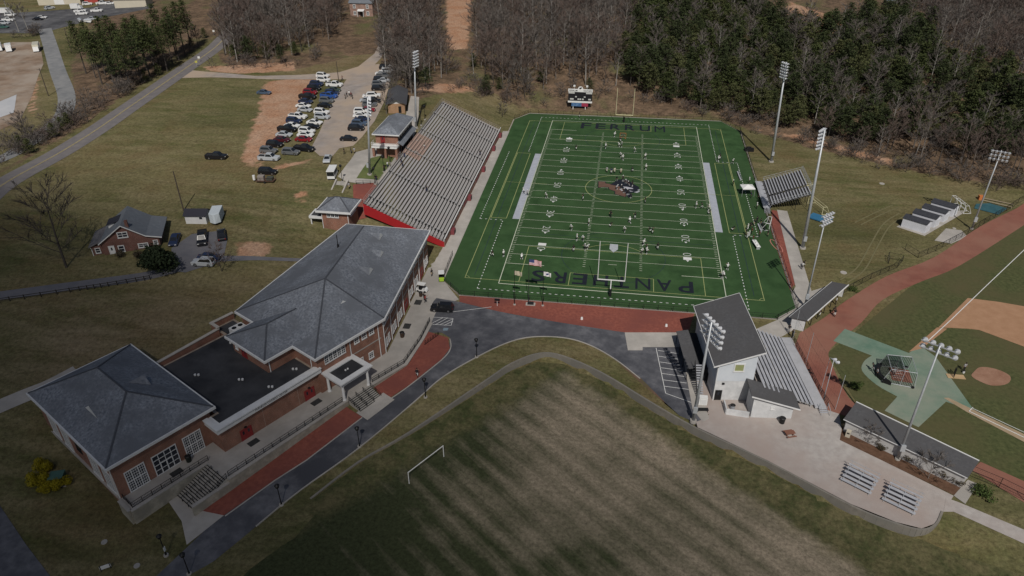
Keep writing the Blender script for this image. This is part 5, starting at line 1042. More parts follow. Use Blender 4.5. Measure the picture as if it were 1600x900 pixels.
# small white store with sloping roof
sh = empty("concession_hut", (28, -89, 0), label="small white block hut with sloping dark roof by the stand", cat="hut")
MB().prism([(24.9, -91.2), (31.6, -90.5), (31.3, -86.9), (24.6, -87.5)], -0.2, [4.7, 2.6, 2.6, 4.7]).build("wall", BLOCKW, sh)
q = MB(); q.slab([(24.3, -91.8, 5.05), (32.6, -90.9, 2.5), (32.2, -86.4, 2.5), (24.0, -87.1, 5.05)], 0.16); q.build("roof", ROOFK, sh)
q = MB(); q.bar((24.3, -91.85, 4.95), (32.6, -90.95, 2.42), 0.08, 0.24); q.build("fascia", TRIM, sh)
w = Wall((24.9, -91.2), (31.6, -90.5)); w.window(sh, 3.3, 1.9, 0.6, 0.5, 1, 1, 0.08, 0.02, glass=TRIM)
close(sh)
en = empty("bin_enclosure", (22.5, -90.6, 0), label="low white walled bin enclosure beside the hut", cat="enclosure")
for p0, p1 in (((20.9, -91.0), (24.6, -91.3)), ((20.9, -91.0), (20.7, -88.7))): MB().bar((*p0, 0.6), (*p1, 0.6), 0.22, 1.2).build("wall", BLOCKW, en)
close(en)
bin_("waste_drum", 22.1, -89.6, 0, 0.42, 1.0, ALU2, "pale metal drum inside the bin enclosure"); bin_("waste_drum", 29.9, -91.8, 0, 0.5, 1.1, BLACKM, "black drum before the white hut")
ic = empty("ice_freezer", T3(-1.2, -0.6, 0), label="white ice freezer under the tower stairs", cat="freezer"); MB().box(-0.7, 0.7, -0.4, 0.4, 0.1, 1.7).build("body", WHITEM, ic); MB().box(-0.5, 0.5, -0.42, -0.4, 0.3, 1.3).build("door", TRIM, ic); MB().box(-0.65, 0.65, -0.35, 0.35, 0, 0.1).build("base", BLACKM, ic)
pt = empty("picnic_bench", T3(-1.6, -2.4, 0), R(8), "dark slatted bench near the ice freezer", "bench")
for k in range(4): MB().box(-1.0, 1.0, -0.4+k*0.2, -0.25+k*0.2, 0.42, 0.47).build("slat", BLACKM, pt)
for x in (-0.8, 0.8): MB().box(x-0.05, x+0.05, -0.38, 0.38, 0, 0.42).build("leg", BLACKM, pt)

# ------------------------------------------------------------------ dugouts
def dugout(name, label, c, zf, zb, wallm, whiteback=True):
    "c: roof corners back-left, front-left, front-right, back-right (front = field side)"
    root = empty(name, (sum(p[0] for p in c)/4, sum(p[1] for p in c)/4, 0), label=label, cat="dugout")
    q = MB(); P = [(*c[0], zb), (*c[1], zf), (*c[2], zf), (*c[3], zb)]; P = P if ccw([p[:2] for p in P])[0] == P[0][:2] and sum(P[i][0]*P[(i+1)%4][1]-P[(i+1)%4][0]*P[i][1] for i in range(4)) > 0 else P[::-1]
    q.slab(P, 0.15); q.build("roof", ROOFK, root)
    MB().bar((*c[1], zf-0.02), (*c[2], zf-0.02), 0.16, 0.2).build("front_fascia", WHITEM, root); MB().bar((*c[0], zb-0.05), (*c[3], zb-0.05), 0.08, 0.12).build("back_fascia", TRIM, root)
    ci = inset(ccw(c), 0.45); i0 = [min(range(4), key=lambda k: (Vector(ci[k])-Vector(p)).length) for p in c]; b0, f0, f1, b1 = (Vector(ci[k]) for k in i0)
    for a, b in ((b0, b1), (b0, f0), (b1, f1)): MB().bar((*a, zb/2-0.15), (*b, zb/2-0.15), 0.22, zb-0.3).build("wall", wallm, root)
    n = 6
    for k in range(n+1): p = f0+(f1-f0)*k/n; MB().bar((*p, 0), (*p, zf-0.15), 0.12, 0.12).build("post", BLACKM, root)
    p0 = b0+(f0-b0)*0.25; p1 = b1+(f1-b1)*0.25; MB().bar((*p0, 0.45), (*p1, 0.45), 0.45, 0.08).build("bench", ALU2, root)
    close(root); return root
dugout("near_dugout", "charcoal roofed dugout beside the clay track and the press tower", [(35.17, -63.14), (38.42, -64.30), (49.41, -49.15), (46.35, -47.96)], 2.9, 2.7, BLOCKW)
dugout("long_dugout", "long charcoal roofed dugout above the mulch bed", [(39.01, -92.41), (41.93, -88.02), (56.91, -99.35), (54.11, -103.00)], 2.9, 2.6, mat("speckled_wall", (0.36, 0.35, 0.34), (0.52, 0.51, 0.50), 1.2, 0.85, c3=(0.44, 0.43, 0.42), scale3=0.4))

# ------------------------------------------------------------------ storage sheds
a0 = Vector((70.6, -12.9)); b0 = Vector((75.1, -16.2)); pitch = Vector((13.2, 14.3))/4; lu = (b0-a0); wv = Vector((1.85, 2.0))
padp = ccw([tuple(a0-lu*0.1-pitch*0.2), tuple(b0+lu*0.12-pitch*0.25), tuple(b0+pitch*4.1+lu*0.15), tuple(a0+pitch*3.8-lu*0.1)]); sheet("shed_pad", padp, CONC, 0.03, label="concrete pad under the white sheds")
sheet("shed_slab", [(76.38, -19.71), (81.34, -12.47), (84.72, -13.02), (85.01, -16.42), (79.76, -20.85)], CONC, 0.05, label="pale slab beside the white sheds")
for i in range(4):
    o = a0+pitch*i; root = empty("storage_shed", (*(o+lu/2+wv/2), 0), label=["white shed with black roof at the lawn end of the shed row", "white shed with black roof next to the lawn end shed", "white shed with black roof between two others near the cages", "white shed with black roof beside the white pipe frame"][i], cat="shed", group="white sheds in a row")
    c = [o, o+lu, o+lu+wv, o+wv]; MB().prism(ccw([tuple(p) for p in c]), 0, 2.5).build("wall", mat("shed_white", (0.60, 0.61, 0.65), (0.55, 0.56, 0.60), 0.6, 0.6), root)
    e1 = lu.normalized()*0.15; e2 = wv.normalized()*0.15; m1 = o+wv/2; m2 = o+lu+wv/2
    q = MB(); q.slab([(*(o-e1-e2), 2.45), (*(o+lu+e1-e2), 2.45), (*(m2+e1), 3.15), (*(m1-e1), 3.15)], 0.1); q.slab([(*(m1-e1), 3.15), (*(m2+e1), 3.15), (*(o+lu+wv+e1+e2), 2.45), (*(o+wv-e1+e2), 2.45)], 0.1); q.build("roof", mat("shed_black", (0.030, 0.032, 0.040), (0.045, 0.047, 0.055), 1.5, 0.85), root)
    for pp, mm_, s in ((o+lu, m2, 1), (o, m1, -1)): MB().face([(*pp, 2.5), (*(pp+wv), 2.5), (*mm_, 3.07)][::s]).build("gable", MATS["shed_white"], root)
    w = Wall(tuple(o+lu), tuple(o+lu+wv)); w.door(root, wv.length/2, 0, 1.6, 1.95, MATS["shed_white"], 0)
    close(root)

# ------------------------------------------------------------------ floodlight masts
LAMPM = mat("lamp_housing", (0.62, 0.63, 0.65), (0.55, 0.56, 0.58), 2, 0.35, metal=0.2)
lampm = MB().tube((0, 0, 0), (0.42, 0, -0.22), 0.13, 0.30, 10).tube((-0.12, 0, 0.05), (0, 0, 0), 0.10, 0.13, 8).mesh("lamp", LAMPM)
def mast(base, top, h, rows, cols, label, aim, rad=0.28, dz=0.8, dy=0.75, z0=None, lamp=1.0, group=None, plate=True):
    zb = ht(*base) if z0 is None else z0
    root = empty("floodlight_mast", (*base, zb), label=label, cat="floodlight", group=group)
    B = Vector((0, 0, 0)); Tp = Vector((top[0]-base[0], top[1]-base[1], h)); MB().tube((0, 0, -0.3), Tp, rad, rad*0.45, 10).build("pole", GALV, root, smooth=True)
    MB().tube((0, 0, -0.2), (0, 0, 0.35), rad*1.9, rad*1.7, 10).build("footing", CONC, root)
    a = math.atan2(aim[1]-base[1], aim[0]-base[0]); ca, sa = math.cos(a), math.sin(a); s = Vector((-sa, ca, 0)); f = Vector((ca, sa, 0))
    for r in range(rows):
        c = Tp*(1-(dz*r+0.25)/h)+f*0.12; L_ = dy*(cols-1)/2+0.35
        MB().bar(c-s*L_, c+s*L_, 0.12, 0.14).build("crossarm", GALV, root)
        for k in range(cols): inst(lampm, "lamp", root, c+s*(dy*(k-(cols-1)/2))+f*0.16+Vector((0, 0, 0.08)), (0, 0, a), (lamp,)*3)
    if plate: MB().box(-0.35, 0.35, -rad-0.3, -rad, 2.2, 3.4).build("control_box", GALV, root)
    return root
mast((-63.87, -21.65), (-60.94, -24.75), 21.3, 6, 4, "tall floodlight mast rising from the small lawn behind the grandstand", (0, 0), 0.34)
mast((-61.76, 15.56), (-61.11, 17.57), 22.3, 6, 4, "tall floodlight mast beside the brick press box", (0, 0), 0.34)
mast((44.30, -28.37), (43.42, -27.41), 28.9, 6, 4, "tall floodlight mast beside the silver visitor bleacher", (0, 0), 0.42)
mast((44.80, 26.52), (44.03, 28.11), 29.2, 6, 4, "tall floodlight mast on the lawn toward the pine woods", (0, 0), 0.42)
mast((87.47, -11.92), (87.41, -12.48), 20.8, 3, 5, "floodlight mast beside the clay track and white sheds", (62, -70), 0.24, 0.95, 0.85)
mast((40.09, -54.76), (39.96, -54.58), 21.5, 3, 5, "slim floodlight mast behind the short dugout", (62, -75), 0.2, 0.9, 0.8)
mast((46.45, -97.75), (45.85, -98.84), 22.8, 2, 5, "floodlight mast in the mulch bed before the long dugout", (62, -75), 0.24, 1.1, 1.05, lamp=1.35)
mast((15.38, -93.56), (15.63, -93.67), 20.2, 4, 6, "many lamped floodlight mast beside the slanted roof press tower", (62, -70), 0.32, 1.05, 0.95, lamp=1.1)
mast((37.79, -85.24), (38.06, -83.96), 8.2, 1, 2, "short slim floodlight pole beside the ball field stand", (62, -75), 0.09, 0.5, 0.8, plate=False)
# ------------------------------------------------------------------ lamp posts
def lamp_post(base, label, h=3.7, banner=False, group=None):
    z = ht(*base); root = empty("lamp_post", (*base, z), label=label, cat="lamp post", group=group)
    MB().tube((0, 0, -0.1), (0, 0, 0.22), 0.38, 0.34, 12).build("base", CONC, root); MB().tube((0, 0, 0.2), (0, 0, h), 0.085, 0.06, 8).tube((0, 0, 0.2), (0, 0, 0.7), 0.15, 0.1, 8).build("pole", BLACKM, root)
    MB().tube((0, 0, h), (0, 0, h+0.45), 0.26, 0.36, 10).tube((0, 0, h+0.45), (0, 0, h+0.72), 0.4, 0.08, 10).build("lantern", BLACKM, root)
    if banner: MB().box(0.08, 0.12, -0.2, 0.2, 1.0, 1.8).build("notice", WHITEM, root)
for b, lb in (((-23.89, -81.63), "black lamp post on the verge where the lane bends"), ((-30.72, -93.59), "black lamp post on the verge beside the portico steps"), ((-38.51, -106.32), "black lamp post on the verge opposite the long red plaza"), ((-46.38, -119.24), "black lamp post on the verge near the end of the retaining wall"), ((-54.26, -132.02), "black lamp post beside the lane below the landing")): lamp_post(b, lb)
lamp_post((-59.08, -129.71), "black lamp post with a white notice near the landing", banner=True)
for b, lb in (((-61.20, -25.59), "black lamp post above the brick patio railing"), ((-60.97, -18.69), "black lamp post on the small walk lawn"), ((-61.21, -12.55), "black lamp post beside the press box pillars"), ((-69.23, -27.05), "black lamp post at the head of the patio steps"), ((-61.06, 18.81), "black lamp post on grass behind the grandstand top"), ((-61.31, 24.31), "black lamp post on the grass bank beyond the press box")): lamp_post(b, lb, 4.0)
# ------------------------------------------------------------------ goal posts
def goal_post(y, s, label, m):
    root = empty("goal_post", (0, y-1.4*s*-1 if False else y, 0), label=label, cat="goal post"); b = 1.6*s
    MB().tube((0, b, 0), (0, b, 1.9), 0.09, 0.09, 10).tube((0, b, 1.9), (0, b*0.6, 2.7), 0.09, 0.09, 10).tube((0, b*0.6, 2.7), (0, 0, 3.05), 0.09, 0.09, 10).build("gooseneck", m, root)
    MB().tube((0, b, 0), (0, b, 1.85), 0.3, 0.3, 10).build("pad", mat("black_pad", (0.01, 0.01, 0.012)), root)
    MB().bar((-2.92, 0, 3.1), (2.92, 0, 3.1), 0.17, 0.17).build("crossbar", m, root)
    for x in (-2.86, 2.86): MB().tube((x, 0, 3.1), (x, 0, 12.2), 0.08, 0.07, 8).build("upright", m, root)
goal_post(-54.9, -1, "white goal post before the PANTHERS end zone", WHITEM); goal_post(54.9, 1, "pale yellow goal post before the FERRUM end zone", mat("pale_yellow", (0.62, 0.58, 0.36)))
# ------------------------------------------------------------------ scoreboard
sb = empty("scoreboard", (-16.0, 67.0, ht(-16, 67)), label="black scoreboard with white header on the far bank", cat="scoreboard")
for x in (-2.4, 2.0): MB().bar((x, 0.2, -0.5), (x, 0.2, 6.5), 0.25, 0.25).build("post", WHITEM, sb)
MB().box(-4.25, 4.25, -0.15, 0.15, 3.2, 6.4).build("panel", mat("board_black", (0.012, 0.012, 0.014)), sb)
MB().box(-4.3, 4.3, -0.2, 0.15, 6.42, 7.4).build("header", WHITEM, sb); MB().box(-4.3, 4.3, -0.2, 0.15, 2.55, 3.18).build("footer", WHITEM, sb)
q = MB(); q.prism([(0.95*math.cos(t*math.pi/12), 0.95*math.sin(t*math.pi/12)) for t in range(13)], -0.2, 0.1); cr = q.build("crest", WHITEM, sb); cr.rotation_euler = (R(90), 0, 0); cr.location = (0, 0, 7.4)
q = MB(); q.face([(-0.5, -0.215, 7.55), (0.1, -0.215, 7.45), (0.55, -0.215, 8.0), (0.2, -0.215, 8.1), (-0.4, -0.215, 7.85)]); q.build("crest_print", mat("board_black", (0, 0, 0)), sb)
for tx, x in (("FERRUM", -2.5), ("PANTHERS", 2.6)): lay_text(tx, "lettering", MATS["board_black"], (x, -0.22, 6.9), 0, 0.55, 2.9, sb, offset=0.01, rot=(R(90), 0, 0))
for x0, x1, z0, z1 in ((-4.2, -2.0, 5.8, 6.3), (2.0, 4.2, 5.8, 6.3), (-3.6, -2.3, 3.6, 4.1), (-0.9, -0.3, 3.6, 4.1), (-0.2, 0.4, 3.6, 4.1), (0.7, 1.3, 3.6, 4.1), (2.9, 3.8, 3.6, 4.1), (-1.8, -1.2, 4.5, 4.9), (1.3, 1.9, 4.5, 4.9)): MB().box(x0, x1, -0.18, -0.15, z0, z1).build("score_window", mat("score_grey", (0.5, 0.5, 0.48)), sb)
MB().box(-3.0, 0.6, -0.12, 0.0, 1.25, 2.5).build("blue_banner", mat("banner_blue", (0.03, 0.09, 0.22), (0.12, 0.22, 0.38), 0.8, 0.6), sb); MB().box(0.62, 2.9, -0.12, 0.0, 1.25, 2.5).build("red_banner", mat("banner_red", (0.33, 0.04, 0.08), (0.26, 0.03, 0.06), 0.8, 0.6), sb)
for x in (-2.2, 2.3): MB().box(x-0.35, x+0.35, -0.2, 0.2, 8.2, 8.8).bar((x, 0, 7.3), (x, 0, 8.2), 0.08, 0.08).build("speaker", WHITEM, sb)
# ------------------------------------------------------------------ flags
FR = mat("flag_red", (0.42, 0.05, 0.06)); FW = mat("flag_white", (0.68, 0.66, 0.66)); FB = mat("flag_blue", (0.05, 0.06, 0.16))
def flag(base, h, label, kind):
    root = empty("flagpole", (*base, 0.05), label=label, cat="flagpole")
    MB().tube((0, 0, 0), (0, 0, h), 0.075, 0.04, 8).build("pole", BLACKM if kind != 1 else mat("dark_steel", (0.03, 0.03, 0.035)), root); MB().tube((0, 0, 0), (0, 0, 0.15), 0.3, 0.25, 10).build("base", CONC, root)
    nx_, nz_ = 12, 13; W_, H_ = (2.5, 1.35) if kind == 1 else (1.5, 1.0); q = MB()
    P = lambda i, j: (0.06+W_*i/nx_, 0.12*math.sin(i*0.9+j*0.15)*(i/nx_)*1.4, h-0.15-H_+H_*j/nz_-0.25*(i/nx_)**1.5)
    for i in range(nx_):
        for j in range(nz_):
            if kind == 1: mi = 2 if (i < 5 and j >= 6) else (0 if j % 2 == 0 else 1)
            elif kind == 0: mi = 1
            else: mi = 2 if (4 <= i <= 7 and 4 <= j <= 8) else 1
            q.face([P(i, j), P(i+1, j), P(i+1, j+1), P(i, j+1)], mi)
    q.build("flag", [FR, FW if kind else mat("flag_cream", (0.45, 0.40, 0.30)), FB], root); return root
flag((-19.60, -62.79), 8.4, "black flagpole with cream flag on the red plaza", 0); flag((-16.80, -61.50), 10.6, "tall flagpole with striped flag on the red plaza", 1); flag((-13.72, -62.28), 8.4, "black flagpole with white flag bearing a dark disc", 2)
pq = empty("memorial_plaque", (*(-16.30, -62.17), 0.05), R(3), "dark plaque on a pale stone base among the flagpoles", "plaque"); MB().box(-1.0, 1.0, -0.55, 0.55, 0, 0.12).build("base", CONC, pq); MB().hexa([(-0.65, -0.35, 0.12), (0.65, -0.35, 0.12), (0.65, 0.35, 0.12), (-0.65, 0.35, 0.12)], [(-0.65, -0.35, 0.2), (0.65, -0.35, 0.2), (0.65, 0.35, 0.5), (-0.65, 0.35, 0.5)]).build("plate", BLACKM, pq)
sg = empty("plaza_sign", (*(-23.10, -63.81), 0.05), 0, "black sign box on a pale post by the turf fence", "sign"); MB().tube((0, 0, 0), (0, 0, 1.5), 0.05, 0.05, 8).build("post", WHITEM, sg); MB().box(-0.55, 0.55, -0.12, 0.12, 1.3, 1.75).build("board", BLACKM, sg)
for p_, lb in (((-5.29, -66.10), "pale round ground light on the plaza near the flagpoles"), ((11.58, -66.10), "pale round ground light on the plaza near the press tower")):
    o = MB().tube((0, 0, 0), (0, 0, 0.45), 0.28, 0.2, 12).build("ground_light", WHITEM, loc=(*p_, 0.05)); tag(o, lb, "light")
# ------------------------------------------------------------------ chain-link fences
def fence(pts, label, h=1.25, gap=3.0, m=None, wire=0.34, name="chain_link_fence", zf=None, rail2=False):
    m = m or BLACKM; Z = zf or ht; root = empty(name, (*pts[0], Z(*pts[0])), label=label, cat="fence"); r = MB(); wv_ = MB()
    for a, b in zip(pts, pts[1:]):
        a = Vector(a); b = Vector(b); L_ = (b-a).length; n = max(1, round(L_/gap)); u = (b-a)/L_
        for i in range(n):
            p = a+(b-a)*i/n; p2 = a+(b-a)*(i+1)/n; z, z2 = Z(*p), Z(*p2); MB().tube((*p, z-0.1), (*p, z+h+0.06), 0.045, 0.045, 6).build("post", m, root)
            for t in ((h, 0.06) if not rail2 else (h, h*0.5, 0.06)): r.bar((*p, z+t), (*p2, z2+t), 0.045, 0.045)
            k = max(2, int((p2-p).length/wire))
            for j in range(k):
                c0 = p+(p2-p)*j/k; c1 = p+(p2-p)*min(1, (j+h/wire*0.5)/k); zc = z+(z2-z)*j/k
                wv_.bar((*c0, zc+0.06), (*c1, zc+h), 0.012, 0.012); wv_.bar((*c1, zc+0.06), (*c0, zc+h), 0.012, 0.012)
    p = Vector(pts[-1]); MB().tube((*p, Z(*p)-0.1), (*p, Z(*p)+h+0.06), 0.045, 0.045, 6).build("post", m, root)
    r.build("rail", m, root); g = wv_.build("mesh", m, root); g["kind"] = "stuff"; close(root); return root
Z0_ = lambda x, y: 0.05
fence([(-37.2, -44), (-36.8, -55.3), (-31.9, -60.9)], "black chain-link fence at the walk corner of the turf", zf=Z0_)
fence([(-31.5, -60.9), (33.8, -60.3)], "long black chain-link fence between turf and red plaza", zf=Z0_)
fence([(33.9, -60.3), (38.5, -55.6), (38.5, -28), (38.4, -9.5)], "black chain-link fence along the east side of the turf near the red strip", zf=Z0_)
fence([(38.4, 9.5), (38.4, 52.7), (33.1, 62.3)], "black chain-link fence along the turf by the east lawn", zf=Z0_)
fence([(32.6, 62.4), (-33.2, 61.6)], "black chain-link fence behind the FERRUM end zone", zf=lambda x, y: max(0.03, ht(x, y)))
fence([(-33.6, 61.4), (-37.8, 54.2)], "short black chain-link fence at the scoreboard corner of the turf", zf=lambda x, y: max(0.03, ht(x, y)))
fence([(49.32, -47.83), (56.50, -40.85), (63.80, -34.65), (65.81, -31.39), (62.90, -30.30), (62.30, -33.10)], "black chain-link fence bending round the clay track entrance", 1.5)
fence([(68.04, -25.49), (69.76, -29.28), (74.97, -25.10), (85.51, -14.98), (93.51, -6.35), (104.56, 4.76), (114.65, 11.54)], "black chain-link fence between shed lawn and clay track", 1.6)
fence([(56.11, -99.54), (59.68, -101.59), (62.37, -103.68), (66.22, -106.66)], "tall black fence beyond the long dugout", 2.0, rail2=True)
# tall backstop poles with thin netting
bk = empty("backstop_net", (*(37.48, -72.81), 0), label="tall thin pole netting behind home plate", cat="net")
bp_ = [(36.01, -70.61), (39.77, -64.09), (40.07, -75.92), (40.70, -83.43), (43.04, -84.78)]
bp_ = [(35.61, -67.32), (36.58, -75.30), (37.90, -82.47), (39.42, -87.00)]
for p in bp_: MB().tube((*p, 0), (*p, 7.5), 0.05, 0.04, 8).build("pole", GALV, bk)
q = MB()
for a, b in zip(bp_, bp_[1:]):
    for z in (2.5, 5.0, 7.4): q.bar((*a, z), (*b, z), 0.015, 0.015)
    for k in range(1, 8): p = Vector(a)+(Vector(b)-Vector(a))*k/8; q.bar((*p, 0.2), (*p, 7.4), 0.006, 0.006)
q.build("cable", BLACKM, bk)["kind"] = "stuff"; close(bk)
# batting cage
bc = empty("batting_cage", (*(52.00, -76.00), 0.07), R(-6), "rolling batting cage with dark net over home plate", "batting cage")
def arch(x, r0, hgt, n=10): return [(x, r0*math.cos(math.pi*k/n), max(0.05, hgt*math.sin(math.pi*k/n))) for k in range(n+1)]
q = MB()
for sy in (-1, 1): q.tube((-2.6, sy*2.4, 0.1), (2.7, sy*2.9, 0.1), 0.06, 0.06, 6); q.tube((2.7, sy*2.9, 0.1), (2.5, sy*2.4, 3.0), 0.05, 0.05, 6); q.tube((-1.6, sy*2.2, 2.9), (2.5, sy*2.4, 3.0), 0.05, 0.05, 6); q.tube((-2.6, sy*2.4, 0.1), (-1.6, sy*2.2, 2.9), 0.05, 0.05, 6); q.tube((0.4, sy*2.6, 0.1), (0.6, sy*2.3, 2.95), 0.04, 0.04, 6)
q.tube((-1.6, -2.2, 2.9), (-1.6, 2.2, 2.9), 0.05, 0.05, 6); q.tube((2.5, -2.4, 3.0), (2.5, 2.4, 3.0), 0.05, 0.05, 6); q.tube((0.6, -2.3, 2.95), (0.6, 2.3, 2.95), 0.05, 0.05, 6); q.tube((-2.6, -2.4, 0.1), (-2.6, 2.4, 0.1), 0.06, 0.06, 6); q.build("frame", GALV, bc)
q = MB()
for k in range(24):
    y = -2.2+k*4.4/23; q.bar((-1.6, y, 2.9), (0.6, y*1.08, 2.95), 0.045, 0.045); q.bar((-2.6, y*1.05, 0.1), (-1.6, y, 2.9), 0.07, 0.07)
for k in range(16):
    x = -1.6+k*4.1/15; q.bar((x, -2.25, 2.92), (x, 2.25, 2.92), 0.02, 0.02)
    for sy in (-1, 1): q.bar((x, sy*2.6, 0.1), (x, sy*2.28, 2.92), 0.06, 0.06)
nt_ = q.build("net", BLACKM, bc); nt_["kind"] = "stuff"
MB().prism([(-1.2, -3.1), (-2.4, -2.6), (-3.2, -1.2), (-3.3, 0.4), (-2.9, 1.9), (-1.8, 2.6), (-2.2, 1.7), (-2.65, 0.4), (-2.6, -1.0), (-2.0, -2.1)][::-1], 0.0, 0.8).build("back_pad", BLACKM, bc)
for x, y in ((-2.4, -2.6), (-2.4, 2.6), (2.4, -3.0), (2.4, 3.0)): o = MB().tube((0, -0.08, 0), (0, 0.08, 0), 0.25, 0.25, 12).build("wheel", BLACKM, bc, loc=(x, y, 0.25))
hp = empty("plate_mat", (*(52.56, -75.54), 0.075), R(-6), "brick red batting mat with white box lines", "mat"); MB().box(-1.2, 2.2, -1.9, 1.9, 0, 0.02).build("mat", CLAYP, hp)
for y in (-1.0, -0.4, 0.4, 1.0): MB().box(-0.9, 0.9, y-0.04, y+0.04, 0.021, 0.028).build("chalk_line", WHITEP, hp)
ls = empty("pitching_screen", (*(62.54, -74.22), 0.07), R(70), "small dark pitching screen beside a plywood board", "screen"); q = MB(); q.bar((-0.9, 0, 0.05), (-0.9, 0, 2.0), 0.06, 0.06); q.bar((0.9, 0, 0.05), (0.9, 0, 1.2), 0.06, 0.06); q.bar((-0.9, 0, 2.0), (0, 0, 2.0), 0.06, 0.06); q.bar((0, 0, 2.0), (0, 0, 1.2), 0.06, 0.06); q.bar((0, 0, 1.2), (0.9, 0, 1.2), 0.06, 0.06); q.build("frame", BLACKM, ls)
q = MB()
for k in range(14): q.bar((-0.9+k*0.138, 0, 0.05), (-0.9+k*0.138, 0, 2.0 if k < 7 else 1.2), 0.03, 0.03)
q.build("net", BLACKM, ls)["kind"] = "stuff"
o = MB().box(-1.5, 1.5, -0.6, 0.6, 0, 0.08).build("plywood_board", mat("plywood", (0.48, 0.33, 0.18), (0.42, 0.29, 0.16), 1, 0.8), loc=(*(62.75, -74.56), 0.08)); tag(o, "pale plywood board lying on the grass before the mound", "board")
bk_ = bin_("ball_bucket", *(64.52, -73.17), 0.05, 0.22, 0.5, WHITEM, "white ball bucket near the plywood board", "bucket")
# ------------------------------------------------------------------ small aluminium bleachers on the patio
def small_bleacher(p0, p1, label):
    a = Vector(p0); b = Vector(p1); L_ = (b-a).length; ang = math.atan2((b-a).y, (b-a).x); root = empty("portable_bleacher", (*((a+b)/2), 0.05), ang, label, "bleacher", "portable bleachers on the patio")
    for r in range(5):
        y, z = 0.75*r, 0.42+0.22*r
        MB().box(-L_/2, L_/2, y-0.15, y+0.15, z-0.04, z).build("seat_plank", ALU2, root)
        if r: MB().box(-L_/2, L_/2, y-0.52, y-0.26, z-0.36, z-0.32).build("footboard", ALU2, root)
    MB().bar((-L_/2, 3.3, 1.75), (L_/2, 3.3, 1.75), 0.05, 0.05).build("back_rail", GALV, root)
    for x in (-L_/2+0.3, 0, L_/2-0.3): q = MB(); q.bar((x, -0.2, 0.04), (x, 3.3, 0.04), 0.06, 0.06); q.bar((x, 0, 0.04), (x, 0, 0.4), 0.05, 0.05); q.bar((x, 0, 0.35), (x, 3.1, 1.25), 0.05, 0.06); q.bar((x, 3.2, 0.04), (x, 3.3, 2.0), 0.05, 0.05); q.build("frame", GALV, root)
small_bleacher((36.58, -103.69), (40.37, -106.17), "silver portable bleacher near the hut end of the patio"); small_bleacher((41.72, -106.83), (45.61, -109.23), "silver portable bleacher near the curved end of the patio")
# ------------------------------------------------------------------ soccer goals
def soccer_goal(p0, p1, label, h=2.44, net=False, depth=1.8, z=None, m=None):
    a = Vector(p0); b = Vector(p1); z = hh(*((a+b)/2)) if z is None else z; L_ = (b-a).length; ang = math.atan2((b-a).y, (b-a).x); root = empty("soccer_goal", (*((a+b)/2), z), ang, label, "goal"); m = m or WHITEM
    for x in (-L_/2, L_/2): MB().tube((x, 0, 0), (x, 0, h), 0.07, 0.07, 8).build("post", m, root)
    MB().tube((-L_/2-0.06, 0, h), (L_/2+0.06, 0, h), 0.07, 0.07, 8).build("crossbar", m, root)
    if net:
        q = MB()
        for x in (-L_/2, L_/2): q.tube((x, 0, h), (x, depth*0.45, h), 0.05, 0.05, 6); q.tube((x, depth*0.45, h), (x, depth, 0.05), 0.05, 0.05, 6); q.tube((x, 0, 0.05), (x, depth, 0.05), 0.05, 0.05, 6)
        q.tube((-L_/2, depth, 0.05), (L_/2, depth, 0.05), 0.05, 0.05, 6); q.tube((-L_/2, depth*0.45, h), (L_/2, depth*0.45, h), 0.04, 0.04, 6); q.build("back_frame", m, root)
    return root
soccer_goal((-28.43, -112.48), (-24.48, -106.07), "white pipe soccer goal on the practice field", z=-1.9)
soccer_goal((50.14, -2.33), (52.43, -9.04), "pale yellow soccer goal frame lying behind the visitor bleacher", 2.2, True, 2.2, 0, mat("pale_yellow", (0, 0, 0))); soccer_goal((50.68, 4.39), (53.09, 5.60), "pale goal frame standing at the visitor bleacher corner", 2.3, True, 2.0, 0, mat("pale_yellow", (0, 0, 0)))
soccer_goal((37.62, -20.33), (38.65, -16.26), "white framed goal standing on the red strip", 1.9, True, 1.8, 0.05); soccer_goal((87.81, 1.59), (88.61, -2.96), "white pipe goal frame beside the last shed", 2.2, True, 2.0, 0)
soccer_goal((87.37, 3.13), (88.02, -1.51), "white pipe goal frame tucked behind another by the sheds", 2.3, True, 2.0, 0)
o = MB().box(-2.6, 2.6, -1.6, 1.6, 0.25, 0.55).build("landing_mat", mat("blue_tarp", (0.03, 0.13, 0.24), (0.045, 0.16, 0.28), 0.8, 0.6), loc=(*(51.42, -11.82), 0)); o.rotation_euler = (0, 0, R(-35)); tag(o, "blue landing mat on the lawn beside the mast", "mat")
o = sheet("pit_cover", [(94.07, 3.71), (97.73, 4.65), (101.10, 1.96), (97.25, -2.45), (92.53, 0.71)], mat("teal_tarp", (0.03, 0.09, 0.11), (0.045, 0.12, 0.14), 0.6, 0.6), 0.12, label=None, kind=None); o["label"] = "teal tarpaulin spread beside the clay track fence"; o["category"] = "tarpaulin"
for i, (p0, p1) in enumerate((((97.00, 6.98), (103.08, 3.83)), ((96.19, 5.63), (102.09, 2.11)))): o = MB().bar((*p0, 0.5), (*p1, 0.5), 0.25, 0.1).bar((*p0, 0), (*p0, 0.5), 0.1, 0.1).bar((*p1, 0), (*p1, 0.5), 0.1, 0.1).build("timber_rail", mat("tan_timber", (0.34, 0.28, 0.2))); tag(o, ["tan timber rail behind the teal tarpaulin", "tan timber rail edging the teal tarpaulin"][i], "rail")
o = MB().box(-0.5, 0.5, -0.5, 0.5, 0, 1.2).build("orange_barrel", mat("orange", (0.5, 0.16, 0.05)), loc=(*(96.15, 6.86), 0)); tag(o, "orange padded block near the teal tarpaulin", "block")
